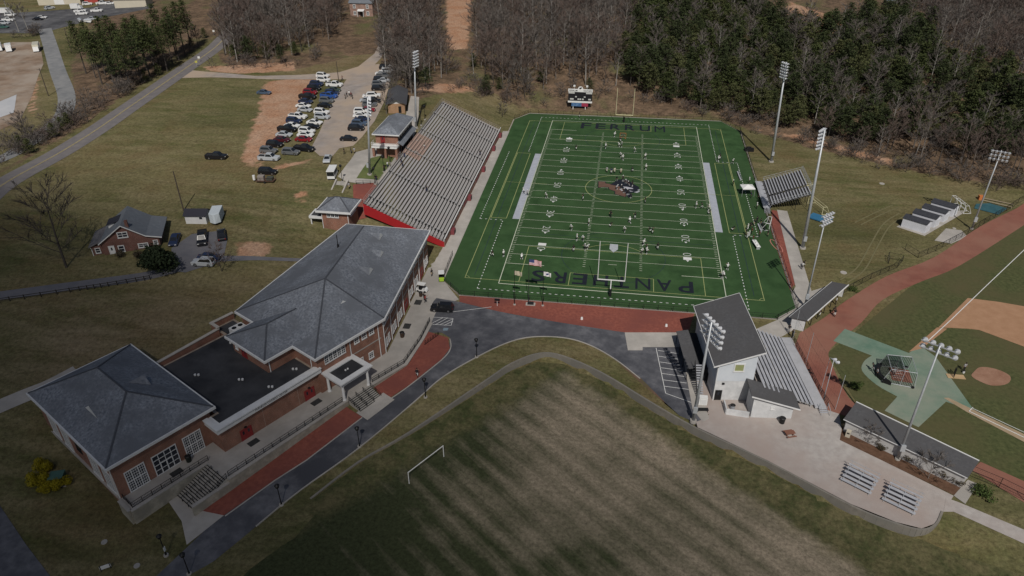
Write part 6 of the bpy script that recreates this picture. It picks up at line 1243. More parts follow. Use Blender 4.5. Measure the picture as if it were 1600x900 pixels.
for i, (p, lb) in enumerate((((73.17, 14.26), "round manhole cover on the lawn below the woods"), ((51.29, -38.82), "round manhole cover on the lawn near the short dugout"), ((83.37, -12.17), "small round white cover beside the shed slab"), ((-69.10, -129.05), "pale square drain cover near the corner road"), ((-62.28, -131.83), "small framed drain on the lawn below the landing"))):
    o = MB().tube((0, 0, -0.05), (0, 0, 0.09), 0.75 if i < 2 else 0.45, 0.7 if i < 2 else 0.42, 14).build("manhole_cover", CONC, loc=(*p, ht(*p))); tag(o, lb, "cover")
# white canopy
cn = empty("canopy_tent", (*(34.66, 1.20), 0.06), R(9), "white canopy tent at the edge of the turf", "tent"); q = MB(); P = [(-1.7, -1.5, 2.3), (1.7, -1.5, 2.3), (1.7, 1.5, 2.3), (-1.7, 1.5, 2.3)]
for i in range(4): q.face([P[i], P[(i+1) % 4], (0, 0, 3.0)])
for i in range(4): a_, b_ = P[i], P[(i+1) % 4]; q.face([(a_[0], a_[1], 2.05), (b_[0], b_[1], 2.05), b_, a_])
q.build("cover", WHITEM, cn)
for x, y, _ in P: MB().tube((x*0.97, y*0.97, 0), (x*0.97, y*0.97, 2.3), 0.04, 0.04, 6).build("leg", GALV, cn)
# team benches and tables by the turf
def bench(p0, p1, label, m=None, tall=0.45):
    a = Vector(p0); b = Vector(p1); L_ = (b-a).length; root = empty("team_bench", (*((a+b)/2), 0.06), math.atan2((b-a).y, (b-a).x), label, "bench"); MB().box(-L_/2, L_/2, -0.18, 0.18, tall-0.05, tall).build("seat", m or ALU2, root); MB().box(-L_/2, L_/2, 0.22, 0.27, tall+0.15, tall+0.4).build("backrest", m or ALU2, root)
    for x in (-L_/2+0.3, 0, L_/2-0.3): MB().box(x-0.04, x+0.04, -0.16, 0.25, 0, tall-0.05).build("leg", GALV, root)
bench((35.37, -17.47), (35.61, -21.67), "silver team bench near the coaches on the turf edge"); bench((33.85, 16.47), (34.11, 10.39), "silver team bench near the canopy tent"); bench((36.42, -16.59), (36.64, -20.82), "dark team bench against the east fence", BLACKM)
tb = empty("equipment_table", (*(33.48, -29.01), 0.06), R(100), "white folding table with gear on the turf", "table"); MB().box(-1.9, 1.9, -0.5, 0.5, 0.7, 0.75).build("top", WHITEM, tb)
for x in (-1.6, 1.6): MB().box(x-0.04, x+0.04, -0.4, 0.4, 0, 0.7).build("leg", GALV, tb)
for x in (-1.2, 0.2, 1.1): MB().box(x-0.2, x+0.2, -0.2, 0.2, 0.75, 1.05).build("cooler", TRIM, tb)
for b_ in (((39.22, 34.78)), ): o = MB().box(-1.4, 1.4, -0.7, 0.7, 0, 0.9).box(-0.8, 0.6, -0.5, 0.5, 0.9, 1.3).build("blocking_sled", BLACKM, loc=(*b_, 0.02)); tag(o, "black blocking sled on the lawn beyond the fence", "sled")
net_ = empty("practice_net", (*(0.10, 40.06), 0.06), R(0), "white lacrosse goal with net before the FERRUM end zone", "goal"); q = MB(); q.tube((-0.95, 0, 0), (-0.95, 0, 1.9), 0.05, 0.05, 6); q.tube((0.95, 0, 0), (0.95, 0, 1.9), 0.05, 0.05, 6); q.tube((-0.95, 0, 1.9), (0.95, 0, 1.9), 0.05, 0.05, 6); q.tube((-0.95, 0, 0.05), (0, 2.0, 0.05), 0.05, 0.05, 6); q.tube((0.95, 0, 0.05), (0, 2.0, 0.05), 0.05, 0.05, 6); q.build("frame", mat("orange", (0, 0, 0)), net_)
q = MB()
for k in range(16): t = k/15; q.bar((-0.95+1.9*t, 0, 1.9), (0, 2.0, 0.1), 0.05, 0.05)
q.build("net", FW, net_)["kind"] = "stuff"
# bike rack on the plaza, picnic table, posts
br_ = empty("bike_rack", (*(-33.72, -77.63), ht(*(-33.72, -77.63))+0.1), R(62), "black bike rack on the red entry plaza", "rack")
MB().bar((-2.0, 0, 0.05), (2.0, 0, 0.05), 0.08, 0.08).build("base", BLACKM, br_)
for k in range(6): x = -1.8+k*0.72; MB().bar((x, 0, 0), (x, 0, 0.85), 0.05, 0.05).bar((x+0.3, 0, 0), (x+0.3, 0, 0.85), 0.05, 0.05).bar((x, 0, 0.85), (x+0.3, 0, 0.85), 0.05, 0.05).build("loop", BLACKM, br_)
ptb = empty("picnic_table", (*(30.63, -94.80), 0.05), R(20), "small red brown picnic table on the patio", "table"); mw = mat("red_wood", (0.20, 0.09, 0.06)); 
for y in (-0.3, 0, 0.3): MB().box(-0.8, 0.8, y-0.13, y+0.13, 0.7, 0.75).build("top_plank", mw, ptb)
for y in (-0.75, 0.75): MB().box(-0.8, 0.8, y-0.13, y+0.13, 0.42, 0.46).build("bench_plank", mw, ptb)
for x in (-0.55, 0.55): MB().box(x-0.05, x+0.05, -0.8, 0.8, 0.34, 0.42).box(x-0.05, x+0.05, -0.1, 0.1, 0, 0.7).build("leg", mw, ptb)
tr_ = empty("trash_receptacle", (*(39.95, -93.53), 0.05), R(-25), "tan square trash receptacle at the patio edge", "bin"); MB().box(-0.35, 0.35, -0.35, 0.35, 0, 1.2).build("body", mat("tan_plastic", (0.45, 0.41, 0.33)), tr_); MB().box(-0.2, 0.2, -0.37, -0.34, 0.75, 1.0).build("opening", BLACKM, tr_)
# wooden fence by the lower lane
wf = empty("rail_fence", (*(-108.89, -80.36), ht(*(-108.89, -80.36))), label="dark wooden rail fence beside the lower lane", cat="fence"); WOODD = mat("dark_wood", (0.035, 0.03, 0.026)); fl_ = crv([(-119.54, -85.02), (-107.87, -79.79), (-101.23, -76.94), (-94.01, -73.57)], 5); 
for i, p in enumerate(fl_): MB().bar((*p, ht(*p)-0.1), (*p, ht(*p)+1.1), 0.14, 0.14).build("post", WOODD, wf)
for a, b in zip(fl_, fl_[1:]):
    for t in (0.5, 0.95): MB().bar((*a, ht(*a)+t), (*b, ht(*b)+t), 0.06, 0.12).build("rail", WOODD, wf)
close(wf)
# utility poles
def upole(p, h, label, arm=True, guy=None):
    z = ht(*p); root = empty("utility_pole", (*p, z), label=label, cat="utility pole"); MB().tube((0, 0, -0.3), (0, 0, h), 0.16, 0.11, 8).build("pole", mat("pole_wood", (0.07, 0.055, 0.045)), root)
    if arm: MB().bar((-1.1, 0, h-0.5), (1.1, 0, h-0.5), 0.1, 0.12).build("crossarm", MATS["pole_wood"], root)
    if guy: MB().tube((0, 0, h*0.45), (*guy, 0), 0.02, 0.02, 4).build("guy_wire", BLACKM, root)
upole((-101.62, -46.55), 10, "dark utility pole on the lawn behind the brick house", False, (1.6, 1.0)); upole((-228.55, 86.33), 9.5, "utility pole in the grass beside the side road"); upole((-197.24, 31.48), 9.5, "utility pole beside the red clay bank"); upole((-99.61, 52.48), 8, "pale utility pole at the car park entrance", False); upole((-179.45, 114.17), 8, "utility pole where the road enters the woods", False); upole((-164.22, 6.73), 8, "pale snag pole in the roadside brush", False)

# ------------------------------------------------------------------ vehicles
TYRE = mat("tyre", (0.012, 0.012, 0.012), None, 1, 0.9); RIM = mat("rim", (0.35, 0.35, 0.36), None, 1, 0.3, metal=0.8); CARGL = mat("car_glass", (0.012, 0.014, 0.017), None, 1, 0.05, spec=0.7); HEADL = mat("headlight", (0.6, 0.6, 0.58), None, 1, 0.1); TAILL = mat("tail_light", (0.25, 0.01, 0.01), None, 1, 0.2)
PAINT = {}
def paint(n, c, metal=0.0):
    m = mat("paint_"+n, c, None, 1, 0.28, metal=metal, spec=0.5); PAINT[n] = m; return m
for n, c in (("white", (0.68, 0.68, 0.67)), ("silver", (0.40, 0.42, 0.44)), ("grey", (0.12, 0.125, 0.13)), ("black", (0.012, 0.012, 0.014)), ("navy", (0.02, 0.03, 0.07)), ("blue", (0.03, 0.085, 0.30)), ("red", (0.21, 0.014, 0.02)), ("maroon", (0.07, 0.012, 0.018)), ("green", (0.05, 0.07, 0.055)), ("slate", (0.07, 0.10, 0.15)), ("cream", (0.55, 0.52, 0.42)), ("lime", (0.28, 0.42, 0.03)), ("teal", (0.05, 0.12, 0.10))): paint(n, c)
SPEC = {  # length, width, belt z, hood z, roof z, cabin bottom x0..x1, cabin top x0..x1 (front is +x), bed
 "sedan": (4.8, 1.84, 0.92, 0.86, 1.45, -1.75, 1.15, -0.95, 0.35), "suv": (4.8, 1.92, 1.08, 1.02, 1.75, -2.28, 1.15, -2.0, 0.45),
 "pickup": (5.8, 2.0, 1.15, 1.12, 1.88, -0.75, 1.55, -0.6, 0.85), "van": (5.2, 1.98, 1.10, 1.02, 1.85, -2.5, 1.75, -2.35, 0.95)}
CARM = {}
def car_meshes(k):
    if k in CARM: return CARM[k]
    L_, W_, zb, zh, zr, c0, c1, t0, t1 = SPEC[k]; hl, hw = L_/2, W_/2; q = MB()
    prof = [(-hl, 0.42), (-hl+0.08, 0.26), (hl-0.15, 0.26), (hl, 0.45), (hl-0.03, zh-0.2), (hl-0.25, zh-0.04), (c1+0.05, zb), (c0, zb), (-hl+0.12, zb-0.04), (-hl, zb-0.22)]
    ys = [(-hw, 0.94, 0.02), (-hw+0.14, 1.0, 0.0), (hw-0.14, 1.0, 0.0), (hw, 0.94, 0.02)]; n = len(prof); base = len(q.v)
    for y, s, _ in ys:
        for x, z in prof: q.v.append((x*(0.985 if s < 1 else 1), y, 0.26+(z-0.26)*(s if z > 0.5 else 1)))
    for a in range(3):
        for i in range(n): j = (i+1) % n; q.f.append((base+a*n+i, base+a*n+j, base+(a+1)*n+j, base+(a+1)*n+i)); q.m.append(0)
    q.f.append(tuple(base+i for i in reversed(range(n)))); q.m.append(0); q.f.append(tuple(base+3*n+i for i in range(n))); q.m.append(0)
    cw, rw = hw-0.1, hw-0.28
    CB = [(c0, -cw, zb-0.02), (c1, -cw, zb-0.02), (c1, cw, zb-0.02), (c0, cw, zb-0.02)]; CT = [(t0, -rw, zr), (t1, -rw, zr), (t1, rw, zr), (t0, rw, zr)]
    q.hexa(CB, CT)
    if k == "pickup":
        q.box(-hl+0.05, c0, -hw+0.02, -hw+0.14, zb-0.05, zb+0.12); q.box(-hl+0.05, c0, hw-0.14, hw-0.02, zb-0.05, zb+0.12); q.box(-hl+0.02, -hl+0.12, -hw+0.14, hw-0.14, zb-0.05, zb+0.12)
    body = q.mesh("body", PAINT["white"])
    def pane(a, b, c_, d, inn=0.12, out=0.02):
        a, b, c_, d = (Vector(p) for p in (a, b, c_, d)); ctr = (a+b+c_+d)/4; nn = (b-a).cross(d-a).normalized()*out; return MB().face([ctr+(p-ctr)*(1-inn)+nn for p in (a, b, c_, d)])
    gl = {"windshield": pane(CB[1], CB[2], CT[2], CT[1], 0.10).mesh("windshield", CARGL), "rear_window": pane(CB[3], CB[0], CT[0], CT[3], 0.14).mesh("rear_window", CARGL),
          "side_window_a": pane(CB[0], CB[1], CT[1], CT[0], 0.16).mesh("side_window", CARGL), "side_window_b": pane(CB[2], CB[3], CT[3], CT[2], 0.16).mesh("side_window", CARGL)}
    hlm = MB().box(hl-0.12, hl+0.012, -0.18, 0.18, zh-0.32, zh-0.16).mesh("headlight", HEADL); tlm = MB().box(-hl-0.012, -hl+0.08, -0.12, 0.12, zb-0.35, zb-0.12).mesh("tail_light", TAILL)
    bed = MB().box(-hl+0.14, c0-0.03, -hw+0.15, hw-0.15, zb-0.03, zb+0.012).mesh("bed", mat("bed_liner", (0.02, 0.02, 0.022))) if k == "pickup" else None
    wr = 0.34 if k == "sedan" else 0.39; ty = MB().tube((0, -0.11, 0), (0, 0.11, 0), wr, wr, 14).mesh("wheel", TYRE); rm = MB().tube((0, -0.118, 0), (0, 0.118, 0), wr*0.62, wr*0.62, 10).mesh("rim", RIM)
    CARM[k] = (body, gl, hlm, tlm, bed, ty, rm, wr); return CARM[k]
NCAR = [0]
def car(kind, colour, xy, deg, label, group=None, z=None, bedc=None, cat=None):
    body, gl, hlm, tlm, bed, ty, rm, wr = car_meshes(kind); L_, W_ = SPEC[kind][:2]; z = ht(*xy) if z is None else z
    NCAR[0] += 1
    nm = {"sedan": "sedan_car", "suv": "sport_utility_car", "pickup": "pickup_truck", "van": "van"}[kind]
    root = empty(nm, (xy[0], xy[1], z+0.05), R(deg), label, cat or {"sedan": "car", "suv": "car", "pickup": "truck", "van": "van"}[kind], group)
    b = inst(body, "body", root); b.material_slots[0].link = 'OBJECT'; b.material_slots[0].material = PAINT[colour]
    for k, m_ in gl.items(): inst(m_, k.replace("_a", "").replace("_b", "") if k.startswith("side") else k, root)
    for s in (-1, 1):
        inst(hlm, "headlight", root, (0, s*(W_/2-0.3), 0)); inst(tlm, "tail_light", root, (0, s*(W_/2-0.25), 0))
        for x in (-L_*0.30, L_*0.31): w_ = inst(ty, "wheel", root, (x, s*(W_/2-0.11), wr)); inst(rm, "rim", w_)
    if bed: inst(bed, "bed", root)
    # settle on the slope
    a = R(deg); d = 1.5; p = math.atan2(ht(xy[0]+d*math.cos(a), xy[1]+d*math.sin(a))-ht(xy[0]-d*math.cos(a), xy[1]-d*math.sin(a)), 2*d); root.rotation_euler = (0, -p, a); return root
NICE = {"sedan": "sedan", "suv": "SUV", "pickup": "pickup", "van": "van"}
rowA = [("suv", "white", (-108.52, 60.16)), ("suv", "white", (-106.37, 55.28)), ("suv", "navy", (-107.00, 50.28)), ("suv", "black", (-106.04, 45.57)), ("suv", "red", (-105.52, 40.91)), ("pickup", "black", (-104.45, 36.08)), ("sedan", "navy", (-103.19, 31.43)), ("sedan", "white", (-102.10, 26.97)), ("sedan", "silver", (-100.08, 23.42)), ("pickup", "white", (-99.59, 16.71)), ("suv", "navy", (-99.09, 12.63)), ("sedan", "white", (-98.02, 8.74)), ("pickup", "black", (-98.07, 5.38)), ("sedan", "silver", (-97.19, 1.15)), ("sedan", "maroon", (-96.07, -2.92)), ("suv", "black", (-96.35, -6.98)), ("suv", "grey", (-96.06, -11.54)), ("pickup", "silver", (-93.67, -16.53))]
rowB = [("pickup", "white", (-100.40, 50.21)), ("sedan", "green", (-98.54, 44.66)), ("suv", "navy", (-97.92, 41.21)), ("pickup", "blue", (-97.74, 38.10)), ("suv", "grey", (-96.59, 33.10)), ("sedan", "black", (-95.37, 28.28)), ("suv", "white", (-93.89, 21.79)), ("suv", "silver", (-91.97, 17.45)), ("sedan", "white", (-92.41, 12.35)), ("sedan", "black", (-91.82, 8.40)), ("suv", "white", (-91.62, 4.52)), ("sedan", "white", (-90.81, 1.63)), ("sedan", "red", (-89.91, -1.94)), ("pickup", "black", (-86.77, -9.02)), ("suv", "grey", (-89.42, -11.98))]
rowC = [("suv", "black", (-77.97, 8.69)), ("suv", "slate", (-78.48, 13.00)), ("sedan", "navy", (-79.08, 17.11)), ("sedan", "white", (-80.66, 20.51)), ("suv", "white", (-81.67, 24.05)), ("sedan", "red", (-80.26, 26.09)), ("suv", "grey", (-81.28, 31.05)), ("suv", "black", (-81.26, 34.95)), ("sedan", "silver", (-83.59, 35.37)), ("suv", "white", (-82.92, 40.02)), ("sedan", "white", (-84.23, 39.94)), ("suv", "black", (-83.46, 47.28)), ("suv", "grey", (-84.99, 52.06)), ("sedan", "silver", (-84.54, 56.51)), ("suv", "black", (-86.14, 57.13)), ("pickup", "grey", (-85.97, 61.80)), ("sedan", "white", (-87.86, 64.78)), ("suv", "silver", (-86.50, 67.39)), ("suv", "black", (-88.68, 72.04)), ("pickup", "white", (-86.55, 70.69))]
def park(row, where, deg, grp, jit=4):
    nm = lambda r: "%s %s" % (r[1].replace("slate", "slate blue").replace("navy", "dark blue"), NICE[r[0]])
    for i, r in enumerate(row):
        if 0 < i < len(row)-1: lb = "%s between %s and %s in %s" % (nm(r), nm(row[i-1]), nm(row[i+1]), where)
        else: lb = "%s at the end of %s, beside %s" % (nm(r), where, nm(row[1 if i == 0 else -2]))
        car(r[0], r[1], r[2], deg+random.uniform(-jit, jit), lb, grp)
park(rowA, "the clay side row", -4, "cars in the row beside the clay"); park(rowB, "the lane side row", 176 if False else -3, "cars in the row along the gravel lane"); park(rowC, "the hut side row", 8, "cars in the row near the hut", 6)
car("sedan", "slate", (-121.07, 38.74), -2, "slate blue sedan alone on the edge of the red clay"); car("pickup", "black", (-108.76, -16.87), 4, "black pickup truck alone on the wide lawn"); car("sedan", "silver", (-77.65, -15.25), -76, "silver sedan parked on the grass near the shuttle cart"); car("sedan", "black", (-77.28, 0.18), 4, "black sedan parked across the gravel near the walk"); car("suv", "black", (-89.99, -25.29), 2, "black SUV behind the small utility trailer")
car("suv", "black", (-34.10, -67.09), 183, "black SUV parked in the bay beside the hatched lines"); car("sedan", "navy", (-96.19, -59.82), -72, "dark blue sedan beside the brick house"); car("pickup", "black", (-90.49, -58.28), -64, "black pickup truck on the house parking pad"); car("sedan", "black", (-87.07, -56.04), 120, "black sedan at the edge of the house pad"); car("sedan", "navy", (-85.48, -64.97), 12, "dark blue sedan parked behind the silver SUV"); car("suv", "silver", (-85.57, -67.02), 184, "silver SUV at the edge of the house pad lane")
yard = [("suv", "silver", (-298.04, 164.09), 60), ("pickup", "white", (-275.85, 157.81), 20), ("pickup", "white", (-266.95, 158.43), 10), ("pickup", "white", (-270.79, 152.26), 12), ("sedan", "white", (-286.79, 143.83), 12), ("sedan", "black", (-286.30, 140.50), 8), ("suv", "white", (-283.44, 174.07), 30), ("pickup", "white", (-275.84, 175.48), 10), ("sedan", "white", (-271.28, 175.34), 10), ("sedan", "white", (-268.14, 176.76), 10), ("suv", "white", (-265.65, 179.75), 10), ("suv", "silver", (-294.44, 180.44), 100), ("van", "white", (-307.85, 148.33), 6), ("pickup", "white", (-300.21, 137.74), 6), ("suv", "silver", (-296.98, 131.29), 8), ("sedan", "teal", (-291.57, 123.95), 8), ("sedan", "silver", (-257.71, 141.70), 15)]
for k, c, xy, d in yard: car(k, c, xy, d, "%s %s standing in the storage yard" % (c, NICE[k]), "vehicles in the storage yard")
def box_truck(xy, deg, label, c="white", L_=5.5, W_=2.3, H_=2.9, group=None):
    z = ht(*xy); root = empty("box_truck", (*xy, z), R(deg), label, "truck", group); MB().box(-L_/2, L_/2-1.6, -W_/2, W_/2, 0.7, H_).build("cargo_box", PAINT[c], root); MB().hexa([(L_/2-1.55, -W_/2+0.1, 0.5), (L_/2, -W_/2+0.1, 0.5), (L_/2, W_/2-0.1, 0.5), (L_/2-1.55, W_/2-0.1, 0.5)], [(L_/2-1.55, -W_/2+0.15, 2.1), (L_/2-0.6, -W_/2+0.15, 2.1), (L_/2-0.6, W_/2-0.15, 2.1), (L_/2-1.55, W_/2-0.15, 2.1)]).build("cab", PAINT["white"], root)
    ty = car_meshes("pickup")[5]
    for x in (-L_*0.3, L_*0.33):
        for s in (-1, 1): inst(ty, "wheel", root, (x, s*(W_/2-0.12), 0.39))
    return root
box_truck((-245.32, 87.25), -54, "box truck with grey deck beside the side road", "cream", 8); box_truck((-256.73, 85.35), -50, "white box trailer truck on the bare yard", "white"); box_truck((-261.81, 86.00), -50, "white truck at the edge of the bare yard", "silver"); box_truck((-313.64, 152.27), 5, "white box truck under the bare yard trees", "white", 7); box_truck((-281.82, 163.56), 10, "white box truck between the white pickups", "white", 5.5)
def boat(xy, deg, label):
    z = ht(*xy); root = empty("covered_boat", (*xy, z), R(deg), label, "boat"); q = MB(); q.hexa([(-2.2, -0.7, 0.5), (2.0, -0.4, 0.5), (2.0, 0.4, 0.5), (-2.2, 0.7, 0.5)], [(-2.4, -1.0, 1.4), (2.9, -0.15, 1.5), (2.9, 0.15, 1.5), (-2.4, 1.0, 1.4)]); q.build("hull", PAINT["white"], root); q = MB(); q.hexa([(-2.3, -0.95, 1.4), (2.5, -0.3, 1.45), (2.5, 0.3, 1.45), (-2.3, 0.95, 1.4)], [(-2.0, -0.3, 1.8), (1.4, -0.1, 1.9), (1.4, 0.1, 1.9), (-2.0, 0.3, 1.8)]); q.build("cover", PAINT["silver"], root)
    for s in (-1, 1): inst(car_meshes("sedan")[5], "wheel", root, (-0.5, s*0.8, 0.34))
boat((-260.63, 136.64), -48, "covered pale boat at the edge of the storage yard"); boat((-255.36, 135.44), -20, "white boat beside the storage yard grass")
# golf carts, shuttle, trailer
def golf_cart(xy, deg, label, c, roofc="white", z=None, L_=2.5):
    z = ht(*xy)+0.05 if z is None else z; root = empty("golf_cart", (*xy, z), R(deg), label, "golf cart")
    q = MB(); q.box(-L_/2, L_/2-0.5, -0.6, 0.6, 0.25, 0.55); q.hexa([(L_/2-0.5, -0.6, 0.25), (L_/2, -0.5, 0.25), (L_/2, 0.5, 0.25), (L_/2-0.5, 0.6, 0.25)], [(L_/2-0.5, -0.6, 0.95), (L_/2-0.1, -0.45, 0.7), (L_/2-0.1, 0.45, 0.7), (L_/2-0.5, 0.6, 0.95)]); q.box(-L_/2, -L_/2+0.75, -0.6, 0.6, 0.55, 0.75); q.build("body", PAINT[c], root)
    MB().box(-0.5, 0.05, -0.55, 0.55, 0.56, 0.8).box(-0.62, -0.5, -0.55, 0.55, 0.7, 1.2).build("seat", PAINT["black"], root)
    MB().box(-0.95, 0.75, -0.62, 0.62, 1.78, 1.86).build("roof", PAINT[roofc], root)
    for x in (-0.85, 0.65):
        for s in (-0.55, 0.55): MB().bar((x, s, 0.6), (x, s, 1.78), 0.04, 0.04).build("roof_post", BLACKM, root)
    for x in (-0.8, 0.8):
        for s in (-0.55, 0.55): MB().tube((x, s-0.08, 0.24), (x, s+0.08, 0.24), 0.24, 0.24, 12).build("wheel", TYRE, root)
golf_cart((-40.12, -60.40), -8, "white golf cart parked against the brick building", "white"); golf_cart((-37.16, -55.09), -75, "lime green utility cart on the concrete apron", "lime")
st = empty("shuttle_cart", (*(-72.51, -25.07), ht(*(-72.51, -25.07))), R(-80), "white roofed shuttle cart at the end of the walk", "cart"); MB().box(-2.2, 2.0, -0.95, 0.95, 0.4, 1.1).build("body", PAINT["white"], st); MB().box(-2.3, 2.2, -1.0, 1.0, 2.35, 2.5).build("roof", PAINT["white"], st); MB().box(1.95, 2.02, -0.9, 0.9, 1.2, 2.2).build("windshield", CARGL, st)
for x in (-2.1, -0.7, 0.6, 1.95):
    for s in (-0.9, 0.9): MB().bar((x, s, 1.1), (x, s, 2.35), 0.07, 0.07).build("roof_post", PAINT["white"], st)
for x in (-1.6, -0.4, 0.8): MB().box(x-0.25, x+0.3, -0.85, 0.85, 1.1, 1.3).box(x-0.35, x-0.25, -0.85, 0.85, 1.1, 1.75).build("bench_seat", PAINT["black"], st)
for x in (-1.4, 1.3):
    for s in (-0.85, 0.85): MB().tube((x, s-0.1, 0.33), (x, s+0.1, 0.33), 0.33, 0.33, 12).build("wheel", TYRE, st)
ut = empty("utility_trailer", (*(-88.51, -29.66), ht(*(-88.51, -29.66))), R(6), "small open mesh trailer with gear on the lawn", "trailer"); MB().box(-2.3, 2.3, -1.0, 1.0, 0.45, 0.55).build("deck", mat("rust_brown", (0.09, 0.05, 0.035)), ut)
q = MB()
for x in (-2.3, -1.1, 0.1, 1.2, 2.3):
    for s in (-1.0, 1.0): q.bar((x, s, 0.5), (x, s, 1.5), 0.05, 0.05)
for s in (-1.0, 1.0):
    for z in (0.9, 1.5): q.bar((-2.3, s, z), (2.3, s, z), 0.05, 0.05)
q.build("side_rail", MATS["rust_brown"], ut); MB().box(0.4, 1.9, -0.7, 0.7, 0.55, 1.3).build("crate", mat("crate_green", (0.05, 0.06, 0.05)), ut); MB().box(-1.9, -0.3, -0.6, 0.6, 0.55, 1.7).build("gear_box", mat("crate_grey", (0.25, 0.22, 0.2)), ut); MB().tube((-3.0, 0, 0.5), (-3.0, 0, 1.7), 0.35, 0.35, 12).build("water_tank", PAINT["white"], ut)
for s in (-1.1, 1.1): MB().tube((0, s-0.1, 0.3), (0, s+0.1, 0.3), 0.3, 0.3, 12).build("wheel", TYRE, ut)

# ------------------------------------------------------------------ brick house, sheds, far buildings
hs = empty("brick_house", (-108.6, -66.9, 6.6), R(25), "brick house with sweeping grey roof and white windows", "house")
SLATE = mat("house_roof", (0.12, 0.135, 0.155), (0.17, 0.185, 0.205), 1.5, 0.85, bump=0.2, c3=(0.14, 0.152, 0.17), scale3=0.4)
b = MB(); b.prism([(0, 0), (11.4, 0), (11.4, 9.3), (0, 9.3)], -0.8, 3.2); b.build("wall", brick_mat("house_brick", (0.12, 0.05, 0.04), (0.155, 0.066, 0.05), (0.22, 0.17, 0.14)), hs)
for y in (0.0, 9.3): q = MB(); q.face([(0, y, 3.2), (11.4, y, 3.2), (9.1, y, 3.85), (4.8, y, 6.75), (0.05, y, 3.4)][::(1 if y == 0 else -1)]); q.build("gable", MATS["house_brick"], hs)
q = MB(); pr = [(-0.5, 3.2), (4.8, 6.95), (9.1, 3.95), (12.2, 3.2)]
for (x0, z0), (x1, z1) in zip(pr, pr[1:]): q.slab([(x0, -0.5, z0), (x1, -0.5, z1), (x1, 9.8, z1), (x0, 9.8, z0)], 0.16)
rfh = q.build("roof", SLATE, hs)
q = MB()
for (x0, z0), (x1, z1) in zip(pr, pr[1:]): q.bar((x0, -0.54, z0-0.1), (x1, -0.54, z1-0.1), 0.08, 0.22)
q.build("barge_board", TRIM, hs)
q = MB(); q.box(-2.4, 0, 0.6, 8.0, -0.8, 2.4); q.build("side_wing", MATS["house_brick"], hs); q = MB(); q.slab([(-2.8, 0.2, 2.4), (0.2, 0.2, 3.6), (0.2, 8.4, 3.6), (-2.8, 8.4, 2.4)], 0.14); q.build("wing_roof", mat("wing_roof_grey", (0.11, 0.105, 0.11), (0.16, 0.15, 0.155), 1.5, 0.9), hs)
q = MB(); q.box(1.2, 3.4, 4.4, 7.2, 3.4, 5.4); dm = q.build("dormer", TRIM, hs); q = MB(); q.slab([(0.9, 4.1, 5.35), (4.2, 4.1, 6.3), (4.2, 7.5, 6.3), (0.9, 7.5, 5.35)], 0.12); q.build("dormer_roof", mat("dark_slate", (0.03, 0.03, 0.04)), dm)
q = MB(); q.box(5.6, 6.2, 0.1, 0.7, 3.0, 7.6); q.build("chimney", MATS["house_brick"], hs)
class HWall(Wall):
    pass
w = Wall((0, 0), (11.4, 0)); w.window(hs, 4.6, 3.9, 2.0, 1.3, 2, 2, 0.12, 0.05); w.window(hs, 3.6, 0.6, 1.2, 1.5, 1, 2, 0.12, 0.04); w.door(hs, 1.7, 0, 1.0, 2.2, TRIM, 1); w.window(hs, 8.0, 1.0, 2.0, 1.0, 2, 2, 0.12, 0.04); w.window(hs, 10.6, 1.4, 0.9, 1.0, 1, 2, 0.1, 0.04)
w = Wall((-2.4, 0.6), (0, 0.6)); w.window(hs, 1.2, 0.7, 1.0, 1.2, 1, 2, 0.1, 0.04); w.spout(hs, 0.1, 0, 2.3)
pc = empty("porch_step", (*Vector((-108.6, -66.9)).lerp(Vector((-105, -65.3)), 0.5), 6.6), R(25), "white porch steps before the brick house door", "steps")
for i in range(3): MB().box(-0.9, 0.9, -1.2+0.3*i, -0.9+0.3*i, -0.4, -0.2+0.18*i).build("step", TRIM, pc)
s1 = empty("garden_shed", (-95.6, -50.4, ht(-95.6, -50.4)), R(8), "small white garden shed with dark roof", "shed"); MB().box(-2.4, 2.4, -1.5, 1.5, -0.4, 2.1).build("wall", TRIM, s1); q = MB(); q.slab([(-2.7, -1.8, 2.0), (2.7, -1.8, 2.0), (2.7, 0, 3.1), (-2.7, 0, 3.1)], 0.1); q.slab([(-2.7, 0, 3.1), (2.7, 0, 3.1), (2.7, 1.8, 2.0), (-2.7, 1.8, 2.0)], 0.1); q.build("roof", mat("dark_slate", (0, 0, 0)), s1)
for x in (-2.4, 2.4): MB().face([(x, -1.5, 2.1), (x, 1.5, 2.1), (x, 0, 3.0)]).build("gable", TRIM, s1)
MB().box(0.9, 1.6, -1.53, -1.5, 1.1, 1.6).build("window", GLASS, s1)
s2 = empty("enclosed_trailer", (-91.4, -49.6, ht(-91.4, -49.6)), R(-72), "pale blue white enclosed trailer beside the garden shed", "trailer"); q = MB(); q.hexa([(-2.4, -1.2, 0.5), (2.0, -1.2, 0.5), (2.0, 1.2, 0.5), (-2.4, 1.2, 0.5)], [(-2.4, -1.15, 2.7), (2.0, -1.15, 2.7), (2.0, 1.15, 2.7), (-2.4, 1.15, 2.7)]); q.hexa([(2.0, -1.2, 0.5), (2.8, 0.01-0.2, 0.5), (2.8, 0.2, 0.5), (2.0, 1.2, 0.5)], [(2.0, -1.15, 2.7), (2.6, -0.2, 2.6), (2.6, 0.2, 2.6), (2.0, 1.15, 2.7)]); q.build("body", mat("trailer_white", (0.52, 0.57, 0.60)), s2)
for s in (-1.15, 1.15): MB().tube((-0.4, s-0.1, 0.32), (-0.4, s+0.1, 0.32), 0.32, 0.32, 12).build("wheel", TYRE, s2)
